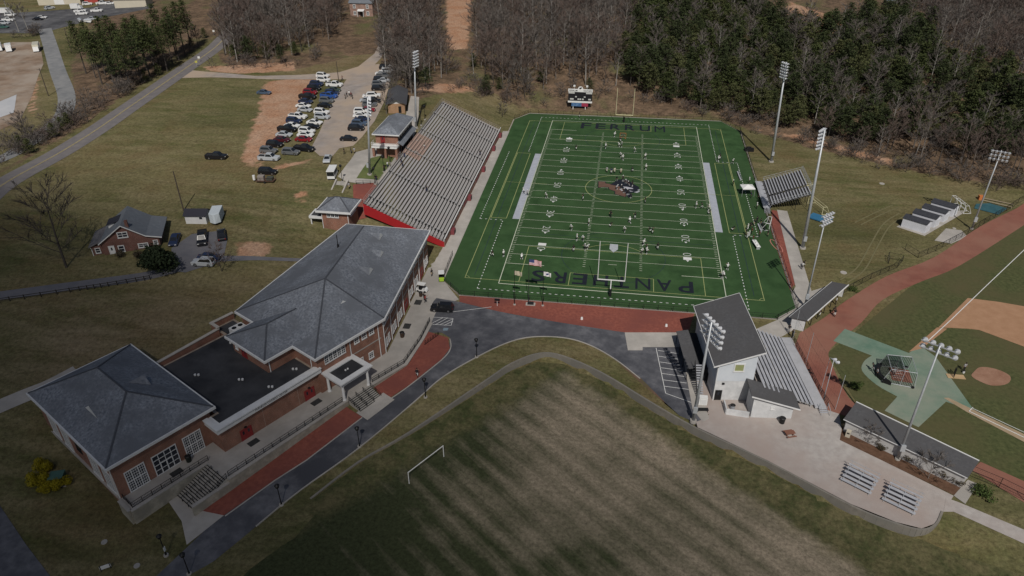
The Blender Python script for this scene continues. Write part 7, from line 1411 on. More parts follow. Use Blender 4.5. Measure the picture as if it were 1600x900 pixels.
def simple_house(name, c, ang, L_, W_, H_, rise, wallm, roofm, label, cat="building", wins=()):
    root = empty(name, (*c, ht(*c)), R(ang), label, cat); MB().box(-L_/2, L_/2, -W_/2, W_/2, -1.5, H_).build("wall", wallm, root)
    q = MB(); e = 0.4; q.slab([(-L_/2-e, -W_/2-e, H_-0.1), (L_/2+e, -W_/2-e, H_-0.1), (L_/2+e, 0, H_+rise), (-L_/2-e, 0, H_+rise)], 0.18); q.slab([(-L_/2-e, 0, H_+rise), (L_/2+e, 0, H_+rise), (L_/2+e, W_/2+e, H_-0.1), (-L_/2-e, W_/2+e, H_-0.1)], 0.18); q.build("roof", roofm, root)
    for x, s in ((-L_/2, -1), (L_/2, 1)): MB().face([(x, -W_/2, H_), (x, W_/2, H_), (x, 0, H_+rise-0.15)][::s]).build("gable", wallm, root)
    w = Wall((-L_/2, -W_/2), (L_/2, -W_/2))
    for u, z, ww, hh_ in wins: w.window(root, u, z, ww, hh_, 2, 2, 0.15, 0.05)
    return root
hb = simple_house("woodland_house", (-125, 156), 0, 11, 9, 6.0, 2.5, brick_mat("far_brick", (0.25, 0.15, 0.12), (0.30, 0.19, 0.15), (0.3, 0.25, 0.22)), SLATE, "two storey brick house among bare trees above the car park", "house", ((2.3, 3.6, 1.2, 1.6), (8.6, 3.6, 1.2, 1.6), (2.3, 0.6, 1.2, 1.6), (8.6, 0.6, 1.2, 1.6)))
w = Wall((-5.5, -4.5), (5.5, -4.5)); w.door(hb, 5.5, 0, 1.2, 2.2, BLACKM, 1); q = MB(); q.slab([(-1.6, -6.2, 2.6), (1.6, -6.2, 2.6), (1.6, -4.5, 3.2), (-1.6, -4.5, 3.2)], 0.12); q.build("porch_roof", TRIM, hb)
for x in (-1.4, 1.4): MB().box(x-0.1, x+0.1, -6.1, -5.9, 0, 2.5).build("porch_post", TRIM, hb)
METW = mat("cream_metal", (0.55, 0.50, 0.40), (0.50, 0.46, 0.37), 0.5, 0.6); bw = simple_house("metal_warehouse", (-302, 182), 12, 22, 14, 4.6, 2.4, METW, mat("rust_red_roof", (0.30, 0.12, 0.09)), "cream metal warehouse with white door behind the yard", "building"); MB().box(-2.5, 2.5, -7.06, -7.0, 0, 3.6).build("roller_door", WHITEM, bw)
simple_house("red_shed", (-286, 183), 12, 7, 6, 3.6, 1.4, mat("red_metal", (0.36, 0.06, 0.05)), mat("red_metal", (0, 0, 0)), "small red metal shed beside the cream warehouse", "shed")
simple_house("yard_barn", (-255, 172), 12, 16, 9, 4.0, 2.0, METW, mat("pale_roof", (0.42, 0.38, 0.33)), "pale roofed barn half hidden by the pines", "barn")
simple_house("mobile_home", (107, 204), -8, 13, 4.5, 2.8, 0.8, WHITEM, mat("pale_roof", (0, 0, 0)), "white mobile home on the clearing above the pine woods", "house", ((2, 1.0, 1.2, 1.0), (6, 1.0, 1.2, 1.0), (10, 1.0, 1.2, 1.0)))
simple_house("tin_shelter", (118, 190), 10, 5, 4, 2.2, 0.5, BLACKM, mat("blue_grey_tin", (0.22, 0.26, 0.30)), "small tin roofed shelter below the mobile home", "shed")
for i in range(3): p = (-208.55, 24.03); o = None
cslab = sheet("broken_slab", [(-210.59, 23.33), (-210.12, 32.00), (-197.10, 14.78), (-198.43, 8.94)], mat("pale_slab", (0.40, 0.41, 0.43), (0.48, 0.48, 0.49), 0.2, 0.8), 0.09, label="broken pale concrete slab in the bare yard")
ub = empty("utility_box", (*(-82.46, -120.39), ht(*(-82.46, -120.39))), R(20), "green utility box between yellow shrubs", "utility box"); MB().box(-1.0, 1.0, -0.9, 0.9, 0, 1.3).build("body", mat("box_green", (0.06, 0.13, 0.11)), ub); MB().box(-1.05, 1.05, -0.95, 0.95, 1.3, 1.4).build("lid", mat("box_green", (0, 0, 0)), ub); MB().box(-1.4, 1.4, -1.3, 1.3, -0.2, 0.08).build("pad", CONC, ub)
sg = empty("lawn_sign", (*(-66.16, -133.03), ht(*(-66.16, -133.03))), R(35), "small white and black sign near the corner road", "sign"); MB().box(-0.7, 0.7, -0.05, 0.05, 0.3, 0.9).build("board", WHITEM, sg)
for x in (-0.6, 0.6): MB().box(x-0.06, x+0.06, -0.06, 0.06, -0.1, 1.0).build("post", BLACKM, sg)
for p_, lb in (((-164.31, 74.11), "small white road sign on its post beside the driveway mouth"), ((-161.95, 67.98), "small yellow marker post beside the driveway mouth"), ((-178.91, 113.15), "white road sign where the road meets the woods")):
    r_ = empty("road_sign", (*p_, ht(*p_)), R(30), lb, "sign"); MB().bar((0, 0, 0), (0, 0, 2.0), 0.06, 0.06).build("post", GALV, r_); MB().box(-0.4, 0.4, -0.06, -0.03, 1.4, 2.2).build("board", WHITEM if "white" in lb else YELP, r_)

# ------------------------------------------------------------------ people: one continuous skinned body for each pose
def body_mesh(J, bones, rad, zone):
    names = list(J); me = bpy.data.meshes.new("b"); me.from_pydata([J[n] for n in names], [(names.index(a), names.index(b)) for a, b in bones], []); o = bpy.data.objects.new("b", me); COL.objects.link(o)
    sk = o.modifiers.new("s", 'SKIN'); 
    if not me.skin_vertices: me.attributes
    bpy.context.view_layer.objects.active = o
    if not me.skin_vertices: bpy.ops.mesh.customdata_skin_add()
    for i, n in enumerate(names): me.skin_vertices[0].data[i].radius = (rad[n], rad[n]*0.85 if n in ("chest", "belly", "pelvis") else rad[n]); me.skin_vertices[0].data[i].use_root = (n == "pelvis")
    sk.use_smooth_shade = True; ss = o.modifiers.new("u", 'SUBSURF'); ss.levels = 1; ss.render_levels = 1
    out = bpy.data.meshes.new_from_object(o.evaluated_get(bpy.context.evaluated_depsgraph_get())); bpy.data.objects.remove(o)
    while len(out.materials) < 5: out.materials.append(None)
    for p in out.polygons:
        c = p.center; best, bz = 9e9, 0
        for (a, b) in bones:
            A_v, B_v = Vector(J[a]), Vector(J[b]); d = B_v-A_v; t = max(0, min(1, (c-A_v).dot(d)/max(1e-9, d.length_squared))); dist = (c-A_v-d*t).length-0.5*(rad[a]*(1-t)+rad[b]*t)
            if dist < best: best, bz = dist, zone.get((a, b), 1)
        p.material_index = bz
    return out
RAD = dict(pelvis=0.15, belly=0.145, chest=0.175, neck=0.065, head=0.10, crown=0.095, shl=0.085, shr=0.085, ell=0.055, elr=0.055, hal=0.042, har=0.042, hil=0.10, hir=0.10, knl=0.07, knr=0.07, anl=0.048, anr=0.048, tol=0.045, tor=0.045)
BONES = [("pelvis", "belly"), ("belly", "chest"), ("chest", "neck"), ("neck", "head"), ("head", "crown"), ("chest", "shl"), ("chest", "shr"), ("shl", "ell"), ("shr", "elr"), ("ell", "hal"), ("elr", "har"), ("pelvis", "hil"), ("pelvis", "hir"), ("hil", "knl"), ("hir", "knr"), ("knl", "anl"), ("knr", "anr"), ("anl", "tol"), ("anr", "tor")]
ZONE = {("neck", "head"): 4, ("head", "crown"): 0, ("ell", "hal"): 4, ("elr", "har"): 4, ("pelvis", "hil"): 2, ("pelvis", "hir"): 2, ("hil", "knl"): 2, ("hir", "knr"): 2, ("knl", "anl"): 3, ("knr", "anr"): 3, ("anl", "tol"): 3, ("anr", "tor"): 3}
def pose(k):
    J = dict(pelvis=(0, 0, 0.98), belly=(0.01, 0, 1.15), chest=(0.02, 0, 1.38), neck=(0.03, 0, 1.55), head=(0.05, 0, 1.66), crown=(0.05, 0, 1.80), shl=(0.01, 0.21, 1.44), shr=(0.01, -0.21, 1.44), ell=(-0.02, 0.29, 1.16), elr=(-0.02, -0.29, 1.16), hal=(0.10, 0.28, 0.92), har=(0.10, -0.28, 0.92), hil=(0, 0.11, 0.92), hir=(0, -0.11, 0.92), knl=(0.03, 0.12, 0.50), knr=(0.03, -0.12, 0.50), anl=(0, 0.13, 0.08), anr=(0, -0.13, 0.08), tol=(0.17, 0.14, 0.04), tor=(0.17, -0.14, 0.04))
    if k == "run": J.update(chest=(0.16, 0, 1.34), belly=(0.07, 0, 1.13), neck=(0.22, 0, 1.50), head=(0.27, 0, 1.60), crown=(0.30, 0, 1.74), shl=(0.15, 0.21, 1.40), shr=(0.15, -0.21, 1.40), ell=(-0.10, 0.30, 1.20), elr=(0.34, -0.30, 1.17), hal=(0.08, 0.28, 1.02), har=(0.55, -0.2, 1.34), knl=(0.38, 0.12, 0.66), anl=(0.22, 0.13, 0.26), tol=(0.37, 0.14, 0.20), knr=(-0.10, -0.12, 0.52), anr=(-0.45, -0.13, 0.30), tor=(-0.40, -0.14, 0.12))
    if k == "crouch": J.update(pelvis=(-0.18, 0, 0.68), belly=(-0.05, 0, 0.84), chest=(0.18, 0, 1.02), neck=(0.30, 0, 1.13), head=(0.37, 0, 1.20), crown=(0.42, 0, 1.33), shl=(0.18, 0.22, 1.08), shr=(0.18, -0.22, 1.08), ell=(0.32, 0.28, 0.82), elr=(0.32, -0.28, 0.82), hal=(0.50, 0.22, 0.68), har=(0.50, -0.22, 0.68), hil=(-0.16, 0.14, 0.64), hir=(-0.16, -0.14, 0.64), knl=(0.22, 0.2, 0.48), knr=(0.22, -0.2, 0.48), anl=(0.0, 0.2, 0.08), anr=(0.0, -0.2, 0.08), tol=(0.17, 0.22, 0.04), tor=(0.17, -0.22, 0.04))
    if k == "arm": J.update(ell=(0.24, 0.32, 1.34), hal=(0.46, 0.25, 1.52), elr=(0.05, -0.42, 1.25), har=(0.22, -0.58, 1.10), knl=(0.16, 0.14, 0.52), anl=(0.16, 0.15, 0.08), tol=(0.33, 0.16, 0.04), anr=(-0.18, -0.13, 0.09), knr=(-0.02, -0.12, 0.52), tor=(-0.02, -0.14, 0.04))
    if k == "sit": J.update(pelvis=(0, 0, 0.52), belly=(0.02, 0, 0.70), chest=(0.06, 0, 0.94), neck=(0.09, 0, 1.10), head=(0.11, 0, 1.20), crown=(0.12, 0, 1.34), shl=(0.05, 0.21, 1.0), shr=(0.05, -0.21, 1.0), ell=(0.12, 0.28, 0.74), elr=(0.12, -0.28, 0.74), hal=(0.36, 0.18, 0.62), har=(0.36, -0.18, 0.62), hil=(0.03, 0.12, 0.50), hir=(0.03, -0.12, 0.50), knl=(0.46, 0.14, 0.50), knr=(0.46, -0.14, 0.50), anl=(0.44, 0.14, 0.08), anr=(0.44, -0.14, 0.08), tol=(0.60, 0.15, 0.04), tor=(0.60, -0.15, 0.04))
    return J
POSES = {k: body_mesh(pose(k), BONES, RAD, ZONE) for k in ("stand", "run", "crouch", "arm", "sit")}
SKIN = mat("skin", (0.30, 0.17, 0.12), None, 1, 0.6); CL = {n: mat("cloth_"+n, c, None, 1, 0.85) for n, c in (("white", (0.62, 0.62, 0.60)), ("black", (0.014, 0.014, 0.016)), ("grey", (0.30, 0.30, 0.31)), ("navy", (0.02, 0.03, 0.08)), ("red", (0.33, 0.03, 0.03)), ("tan", (0.36, 0.29, 0.20)), ("maroon", (0.13, 0.02, 0.02)), ("cream", (0.50, 0.48, 0.38)), ("gold", (0.35, 0.28, 0.10)))}
HAIR = mat("hair", (0.02, 0.014, 0.01), None, 1, 0.7)
shm = MB().tube((0.09, -0.02, 1.615), (0.155, -0.02, 1.625), 0.012, 0.008, 5).mesh("nose", SKIN)
hel = None
def helmet_mesh():
    bm = bmesh.new(); bmesh.ops.create_icosphere(bm, subdivisions=2, radius=0.15); me = bpy.data.meshes.new("helmet"); bm.to_mesh(me); bm.free(); me.materials.append(CL["white"]); me.polygons.foreach_set("use_smooth", [True]*len(me.polygons)); return me
HELM = helmet_mesh(); HAIRM = HELM.copy(); HAIRM.name = "hair"; HAIRM.materials[0] = HAIR
def person(xy, ps, deg, top, legs, sock, label, group=None, helmet=None, z=None, s=1.0, cat="person"):
    z = (ht(*xy) if z is None else z); root = empty("person", (*xy, z), R(deg), label, cat, group)
    o = inst(POSES[ps], "body", root, scale=(s, s, s))
    for sl, m_ in zip(o.material_slots, (HAIR, CL[top], CL[legs], CL[sock] if sock in CL else SKIN, SKIN)): sl.link = 'OBJECT'; sl.material = m_
    h = pose(ps)["crown"]; h = Vector((h[0]-0.005, h[1], h[2]-0.04))*s
    if helmet: k = inst(HELM, "helmet", root, h, scale=(s, s*0.9, s)); k.material_slots[0].link = 'OBJECT'; k.material_slots[0].material = CL[helmet]
    else: inst(HAIRM, "hair", root, h+Vector((-0.015, 0, 0.03)), scale=(0.82*s, 0.78*s, 0.72*s))
    return root
TZ = 0.07
LBL = {"w": ("white", "black", "white", "white", "player in white jersey and black shorts practising on the turf", "players in white"), "b": ("black", "white", "black", "black", "player in black jersey and white shorts practising on the turf", "players in black"), "g": ("grey", "black", "white", "white", "player in grey jersey and white helmet practising on the turf", "players in grey")}
pl = [((-14.09, 27.64), "b"), ((-5.02, 30.06), "w"), ((-0.70, 32.37), "w"), ((-0.08, 31.90), "g"), ((-0.03, 23.17), "w"), ((0.61, 21.16), "w"), ((4.17, 28.07), "w"), ((7.31, 23.17), "w"), ((3.63, 12.56), "b"), ((7.51, 14.58), "w"), ((-19.04, -9.61), "w"), ((-9.20, -8.99), "b"), ((-25.46, -7.60), "w"), ((-24.41, -8.72), "g"), ((-1.36, -23.96), "b"), ((-6.65, -24.02), "w"), ((-10.72, -27.46), "w"), ((-9.02, -32.68), "w"), ((-7.46, -32.78), "w"), ((-6.69, -37.20), "g"), ((-6.28, -36.51), "w"), ((-9.33, -38.23), "b"), ((3.52, -21.44), "w"), ((4.77, -18.69), "b"), ((2.37, -26.58), "w"), ((9.08, -26.28), "b"), ((8.62, -25.31), "b"), ((10.22, -34.38), "b"), ((6.92, -32.94), "w"), ((7.53, -35.41), "b"), ((6.64, -37.11), "w"), ((7.68, -36.96), "w"), ((-20.90, -43.66), "w"), ((-25.21, -43.08), "w"), ((-27.87, -43.47), "b"), ((20.50, -9.87), "w"), ((22.14, -10.02), "b"), ((23.72, -10.96), "w"), ((23.58, -12.91), "b"), ((29.54, 25.87), "b"), ((33.01, 22.77), "w"), ((25.62, -41.78), "w"), ((24.59, -45.61), "w"), ((24.17, -45.67), "g"), ((28.70, -21.64), "b"), ((-15.52, 59.09), "b"), ((-2.62, 40.87), "w"), ((29.03, 24.24), "w"), ((-0.62, 36.41), "b")]
for i, (xy, c) in enumerate(pl):
    t, l, s, h, lb, g = LBL[c]; pz = ("run", "arm", "crouch", "stand", "run", "arm")[i % 6]; yl = min(5, max(1, round((50-abs(xy[1]/YD))/10)))*10
    side = "left" if xy[0] < -12 else ("right" if xy[0] > 12 else "middle"); lb = "player in %s jersey %s near the %d yard line in the %s half" % (t, {"run": "running", "arm": "reaching out", "crouch": "crouching", "stand": "standing"}[pz], yl, "PANTHERS" if xy[1] < 0 else "FERRUM")
    person(xy, pz, random.uniform(0, 360), t, l, s, lb, g, h, TZ, 1.06)
hudw = [(-0.77, 5.30), (1.04, 5.11), (1.97, 3.88), (2.89, 2.66), (3.79, 1.90), (0.67, -0.76), (-0.56, -0.94), (2.51, -4.36), (3.58, -6.29), (1.61, -3.21)]
for i, xy in enumerate(hudw): person(xy, ("crouch", "stand", "sit")[i % 3] if i % 3 != 2 else "crouch", math.degrees(math.atan2(0.3-xy[1], 1.0-xy[0])), ("black", "black", "grey", "black")[i % 4], "black", "white", "player %s on the midfield emblem in %s jersey" % ("crouching" if i % 3 != 1 else "standing", ("black", "black", "grey", "black")[i % 4]), "players huddled at midfield", "white" if i % 4 else "black", 0.12, 1.05)
for i, (xy, t, l) in enumerate((((-3.75, 11.00), "grey", "cream"), ((-2.42, 10.23), "navy", "white"), ((-1.52, 10.84), "cream", "cream"), ((0.34, 10.63), "cream", "tan"))): person(xy, "stand", 260+10*i, t, l, "black", ["coach in grey top and cream trousers above the huddle", "coach in navy top and white trousers above the huddle", "coach in cream top and trousers above the huddle", "coach in cream top and tan trousers above the huddle"][i], "coaches above the huddle", None, TZ, 1.06)
person((-1.43, -18.48), "stand", 250, "black", "black", "black", "tall coach all in black standing alone on the turf", None, "black", TZ, 1.12); person((7.35, -8.61), "stand", 200, "black", "grey", "black", "coach in black top watching beside the centre circle", None, None, TZ, 1.06)
sd_ = [(31.71, -23.62), (32.33, -24.88), (33.19, -22.71), (34.37, -17.97), (35.19, -16.41), (32.46, -21.09), (33.01, -26.79), (36.01, -17.37), (33.21, -19.92), (31.79, -25.64), (34.83, -24.18), (36.88, -23.53)]
for i, xy in enumerate(sd_): person(xy, ("stand", "arm", "sit", "stand")[i % 4] if i % 4 != 2 else "stand", random.uniform(120, 240), ("black", "white", "maroon", "black")[i % 4], ("black", "white", "black", "tan")[i % 4], "black", "%s by the team benches" % ("player in black standing", "player in white standing", "coach in maroon top standing", "trainer in black top and tan trousers standing")[i % 4], "people by the team benches", ("black", "white", None, None)[i % 4], TZ, 1.04)
for i, xy in enumerate(((31.60, 6.40), (36.23, 8.88), (37.34, -1.76), (36.24, -7.95), (35.57, -1.19))): person(xy, "stand", 190, ("black", "white", "black", "white", "navy")[i], "black", "black", ["player in black beside the canopy tent", "player in white by the bleacher walkway", "watcher in black under the bleacher rail", "player in white near the bleacher steps", "watcher in navy behind the canopy tent"][i], "people round the canopy tent", ("white", "white", None, "white", None)[i], TZ, 1.04)
# spectators and passers-by
sp = [((-92.01, 39.23), "black", "walker in black crossing the gravel car park"), ((-91.62, 40.65), "white", "walker in white crossing the gravel car park"), ((-90.51, 39.41), "maroon", "walker in maroon crossing the gravel car park"), ((-89.39, 37.49), "black", "walker in black crossing the gravel car park"), ((-91.72, 37.21), "black", "walker in black crossing the gravel car park")]
for i, (xy, c, lb) in enumerate(sp): person(xy, ("arm", "stand")[i % 2], 60+40*i, c, "black", "black", lb, "walkers in the car park")
for i, (xy, c, lb) in enumerate((((-74.93, -9.93), "black", "person in black at the end of the car park"), ((-73.17, -9.22), "black", "person in dark clothes beside the walk"), ((-72.30, -9.10), "grey", "person in grey at the edge of the small lawn"), ((-59.92, -9.58), "black", "person in black below the press box"), ((-60.86, -15.68), "white", "person in white on the walk behind the stand"), ((-60.43, -14.84), "black", "person in black on the walk behind the stand"), ((-60.92, -18.28), "black", "person in dark coat beside the lawn lamp post"), ((-61.37, -23.98), "black", "person in black near the patio railing"), ((-66.37, -29.99), "grey", "person in grey on the patio steps"), ((-100.06, 56.93), "maroon", "person in maroon beside the car park pole"))): person(xy, "arm" if i % 3 == 0 else "stand", 40*i, c, ("black", "navy", "tan")[i % 3], "black", lb)
def stand_z(x): return Z0+DZ*round((X0-x)/DX)
for i, (x, y, c, lb) in enumerate(((-57.0, -15.0, "black", "spectator in black walking on the top rows"), (-57.8, -13.4, "black", "spectator in black standing by the top rail"), (-55.5, 1.5, "white", "spectator in white sitting below the tan seats"), (-49.0, -21.5, "black", "spectator in black walking down the aisle"), (-58.0, -9.6, "navy", "spectator in navy beside the tan seats"), (-42.0, 14.0, "black", "spectator in black near the front rail"))): person((x, y), "sit" if "sitting" in lb else "arm", -20, c, "navy", "black", lb, None, None, stand_z(x)+0.0, 1.05)
for i, (xy, t, l, lb) in enumerate((((-38.26, -64.76), "red", "black", "person in red bending by the door mats"), ((-38.72, -64.07), "black", "black", "person in black beside the one in red"), ((-33.54, -88.72), "black", "white", "person in black top and white shorts on the lane"), ((-39.61, -54.06), "black", "tan", "person in black beside the stand exit"), ((42.39, -58.01), "black", "white", "ball player in black by the short dugout"), ((45.34, -57.57), "black", "white", "ball player in black walking on the clay track"), ((45.33, -56.39), "black", "black", "ball player all in black on the clay track"), ((46.58, -52.80), "white", "black", "ball player in white by the dugout rail"), ((35.63, -66.46), "black", "black", "fan in black by the stand railing"), ((35.30, -64.77), "black", "grey", "fan in black and grey by the stand railing"), ((48.35, -75.24), "black", "grey", "ball player in black leaning on the batting cage"), ((48.58, -76.52), "grey", "black", "ball player in grey behind the batting cage"), ((51.93, -75.45), "white", "white", "batter in white inside the batting cage"), ((64.72, -72.58), "grey", "black", "pitcher in grey behind the pitching screen"), ((42.66, -37.79), "black", "white", "walker in black on the east walk"), ((42.22, -38.73), "white", "black", "walker in white on the east walk"))): person(xy, ("arm", "stand", "run", "stand")[i % 4], 50*i, t, l, "black", lb, None, "black" if "ball player" in lb else None, (ht(*xy)+0.07), 1.05)

# ------------------------------------------------------------------ trees
BARK = mat("bark", (0.135, 0.115, 0.10), (0.21, 0.185, 0.165), 2.0, 0.95); BARKD = mat("dark_bark", (0.05, 0.042, 0.037), (0.08, 0.068, 0.06), 2.0, 0.95); TWIG = mat("twig", (0.098, 0.084, 0.074), (0.145, 0.125, 0.112), 0.4, 0.95); TWIGR = mat("red_twig", (0.105, 0.078, 0.066), (0.135, 0.10, 0.085), 0.4, 0.95); PALE = mat("pale_bark", (0.24, 0.225, 0.205), (0.32, 0.30, 0.275), 1.5, 0.9)
def needles(n, a, b): return mat(n, a, b, 0.9, 0.85, spec=0.15, lo=0.3, hi=0.7)
PINE1 = needles("pine_needles", (0.038, 0.050, 0.017), (0.074, 0.088, 0.032)); PINE2 = needles("dark_pine_needles", (0.026, 0.037, 0.015), (0.054, 0.066, 0.027)); PINE3 = needles("olive_pine_needles", (0.048, 0.056, 0.021), (0.090, 0.094, 0.040)); FORS = needles("yellow_bloom", (0.20, 0.165, 0.008), (0.34, 0.28, 0.02)); EVER = needles("evergreen_leaf", (0.016, 0.024, 0.012), (0.032, 0.044, 0.020)); SHRUBL = needles("shrub_leaf", (0.045, 0.07, 0.02), (0.075, 0.10, 0.03))
def bare_tree(seed, H, spread, tw, limb_n=15, twig_r=0.028, bush=False, trunk_frac=0.45):
    rn = random.Random(seed); T_ = MB(); C_ = MB()
    lean = Vector((rn.uniform(-0.04, 0.04), rn.uniform(-0.04, 0.04), 0)); r0 = H*0.014
    top = lean*H+Vector((0, 0, H*0.93)); pts = [Vector((0, 0, -0.5)), lean*H*0.3+Vector((0, 0, H*0.3)), lean*H*0.7+Vector((rn.uniform(-.2, .2), rn.uniform(-.2, .2), H*0.65)), top]; rad_ = [r0, r0*0.75, r0*0.42, r0*0.1]
    for i in range(3): T_.tube(pts[i], pts[i+1], rad_[i], rad_[i+1], 6, cap=False)
    def at(t):
        t *= 3; i = min(2, int(t)); return pts[i].lerp(pts[i+1], t-i)
    for k in range(limb_n):
        t = trunk_frac+(0.97-trunk_frac)*k/limb_n; p = at(t); a = k*2.4+rn.uniform(-.4, .4); ln = spread*(1.15-t*0.75)*rn.uniform(0.75, 1.2); up = rn.uniform(0.5, 1.1)
        d = Vector((math.cos(a), math.sin(a), up)).normalized(); e = p+d*ln; m = p.lerp(e, 0.5)+Vector((0, 0, -0.04*ln)); T_.tube(p, m, r0*0.33*(1.2-t), r0*0.22*(1.2-t), 4, cap=False); T_.tube(m, e, r0*0.22*(1.2-t), 0.03, 4, cap=False)
        for j in range(6):
            s = rn.uniform(0.25, 1.0); q = p.lerp(e, s); d2 = (d+Vector((rn.uniform(-1, 1), rn.uniform(-1, 1), rn.uniform(-0.2, 0.9)))*0.85).normalized(); l2 = ln*rn.uniform(0.25, 0.5); e2 = q+d2*l2; C_.tube(q, e2, twig_r*1.5, twig_r*0.7, 3, cap=False)
            for i in range(tw):
                q3 = q.lerp(e2, rn.uniform(0.2, 1.0)); d3 = (d2+Vector((rn.uniform(-1, 1), rn.uniform(-1, 1), rn.uniform(-0.4, 1.0)))).normalized(); C_.tube(q3, q3+d3*l2*rn.uniform(0.35, 0.7), twig_r, twig_r*0.35, 3, cap=False)
    return T_, C_
def pine(seed, H, rad_, base, layers=13, clump=9, tri=0.55, droop=0.15, top_round=0.6):
    rn = random.Random(seed); T_ = MB().tube((0, 0, -0.5), (0, 0, H*0.97), H*0.013+0.05, 0.04, 6, cap=False); C_ = MB()
    for k in range(layers):
        t = k/(layers-1); z = H*(base+(0.98-base)*t); r = rad_*((1-t)**top_round*0.9+0.1)*rn.uniform(0.8, 1.15); nb = 6 if t < 0.8 else 4
        for j in range(nb):
            a = 2*math.pi*(j/nb)+k*1.3+rn.uniform(-.35, .35); ln = r*rn.uniform(0.6, 1.15); d = Vector((math.cos(a), math.sin(a), rn.uniform(-0.05, 0.25))); p0 = Vector((0, 0, z)); p1 = p0+d*ln; T_.tube(p0, p1, 0.045, 0.015, 3, cap=False)
            for c in range(3):
                ctr = p0.lerp(p1, 0.4+0.3*c)+Vector((rn.uniform(-.3, .3), rn.uniform(-.3, .3), rn.uniform(-.1, .25)))
                for i in range(clump):
                    o = ctr+Vector((rn.gauss(0, .42), rn.gauss(0, .42), rn.gauss(0, .2))); u = Vector((rn.gauss(0, 1), rn.gauss(0, 1), rn.gauss(0, .45))).normalized(); v = u.cross(Vector((rn.gauss(0, .5), rn.gauss(0, .5), 1))).normalized(); s = tri*rn.uniform(.6, 1.2)
                    C_.face([o-u*s*0.5, o+u*s*0.5+Vector((0, 0, -s*droop)), o+v*s*0.5+Vector((0, 0, s*0.1))])
    return T_, C_
def leafy(seed, rx, ry, rz, n, tri, stems=5):
    rn = random.Random(seed); T_ = MB(); C_ = MB()
    for k in range(stems): a = k*2*math.pi/stems; T_.tube((0, 0, -0.2), (rx*0.5*math.cos(a), ry*0.5*math.sin(a), rz*1.2), 0.05, 0.02, 4, cap=False)
    lobes = [(rn.uniform(-.55, .55)*rx, rn.uniform(-.55, .55)*ry, rn.uniform(0.5, 1.35)*rz, rn.uniform(0.4, 0.65)) for _ in range(9)]
    for i in range(n):
        lx, ly, lz, ls = rn.choice(lobes); d = Vector((rn.gauss(0, 1), rn.gauss(0, 1), rn.gauss(0, 1))).normalized()*rn.uniform(0.7, 1.05); o = Vector((lx+d.x*rx*ls, ly+d.y*ry*ls, max(0.1, lz+d.z*rz*ls))); u = Vector((rn.gauss(0, 1), rn.gauss(0, 1), rn.gauss(0, 1))).normalized(); v = u.cross(d).normalized() if u.cross(d).length > 0.01 else Vector((0, 0, 1)); s = tri*rn.uniform(.6, 1.3)
        C_.face([o-u*s*.5, o+u*s*.5, o+v*s*.6])
    return T_, C_
def variants(fn, args, tm, cm): return [(lambda tc: (tc[0].mesh("trunk", tm if not isinstance(tm, list) else tm[i % len(tm)]), tc[1].mesh("crown", cm if not isinstance(cm, list) else cm[i % len(cm)])))(fn(*a)) for i, a in enumerate(args)]
BARE = variants(bare_tree, [(1, 14, 5.0, 9, 18, 0.034, False, 0.3), (2, 15, 5.4, 9, 18, 0.034, False, 0.34), (3, 11, 4.6, 9, 18, 0.034, False, 0.22), (4, 15, 4.2, 8, 16, 0.034, False, 0.4), (5, 13, 5.0, 9, 18, 0.034, False, 0.26)], [BARK, BARKD, BARKD, PALE, BARK], [TWIG, TWIGR, TWIG, TWIG, TWIGR])
PINES = variants(pine, [(11, 17, 3.6, 0.42), (12, 19, 3.9, 0.48), (13, 15, 3.4, 0.38), (14, 18, 3.2, 0.45)], BARKD, [PINE1, PINE1, PINE2, PINE1])
WOODP = variants(pine, [(21, 11.5, 4.0, 0.28, 11, 12, 0.62, 0.12, 0.42), (22, 13.5, 4.4, 0.34, 11, 12, 0.62, 0.12, 0.40), (23, 9.5, 3.7, 0.2, 10, 12, 0.6, 0.12, 0.45), (24, 12.5, 3.6, 0.3, 11, 12, 0.6, 0.12, 0.36), (25, 10.5, 4.6, 0.32, 9, 13, 0.66, 0.1, 0.34)], BARKD, [PINE1, PINE2, PINE3, PINE2, PINE3])
BRUSH = variants(bare_tree, [(31, 4.2, 2.4, 5, 13, 0.024, True, 0.05), (32, 3.4, 2.2, 5, 12, 0.024, True, 0.05), (33, 5.5, 2.8, 5, 14, 0.024, True, 0.08)], BARKD, [TWIG, TWIGR, TWIG])
def plant(var, name, xy, label, cat, group, s=1.0, rz=None, sz=1.0, z=None):
    tm, cm = var; root = empty(name, (*xy, ht(*xy) if z is None else z), random.uniform(0, 6.28) if rz is None else rz, label, cat, group); root.scale = (s, s, s*sz); inst(tm, "trunk", root); inst(cm, "crown", root); return root
def fill(polys, spacing, seed, keep=None):
    rn = np.random.RandomState(seed); out = []
    for P in polys:
        xs = [p[0] for p in P]; ys = [p[1] for p in P]; X, Y = np.meshgrid(np.arange(min(xs), max(xs), spacing), np.arange(min(ys), max(ys), spacing)); X = X+rn.uniform(-.45, .45, X.shape)*spacing; Y = Y+rn.uniform(-.45, .45, Y.shape)*spacing
        m = pdist(P, X, Y) < 0; out += list(zip(X[m], Y[m]))
    return [(float(a), float(b)) for a, b in out]
def in_view(xy, h=8, pad=60):
    v = Vector((*xy, ht(*xy)+h*0.6))-_m.translation; zz = v.dot(_f)
    return zz > 1 and abs(v.dot(_r2)/zz) < 0.708*(1+pad/800) and abs(v.dot(_u2)/zz) < 0.398*(1+pad/450)
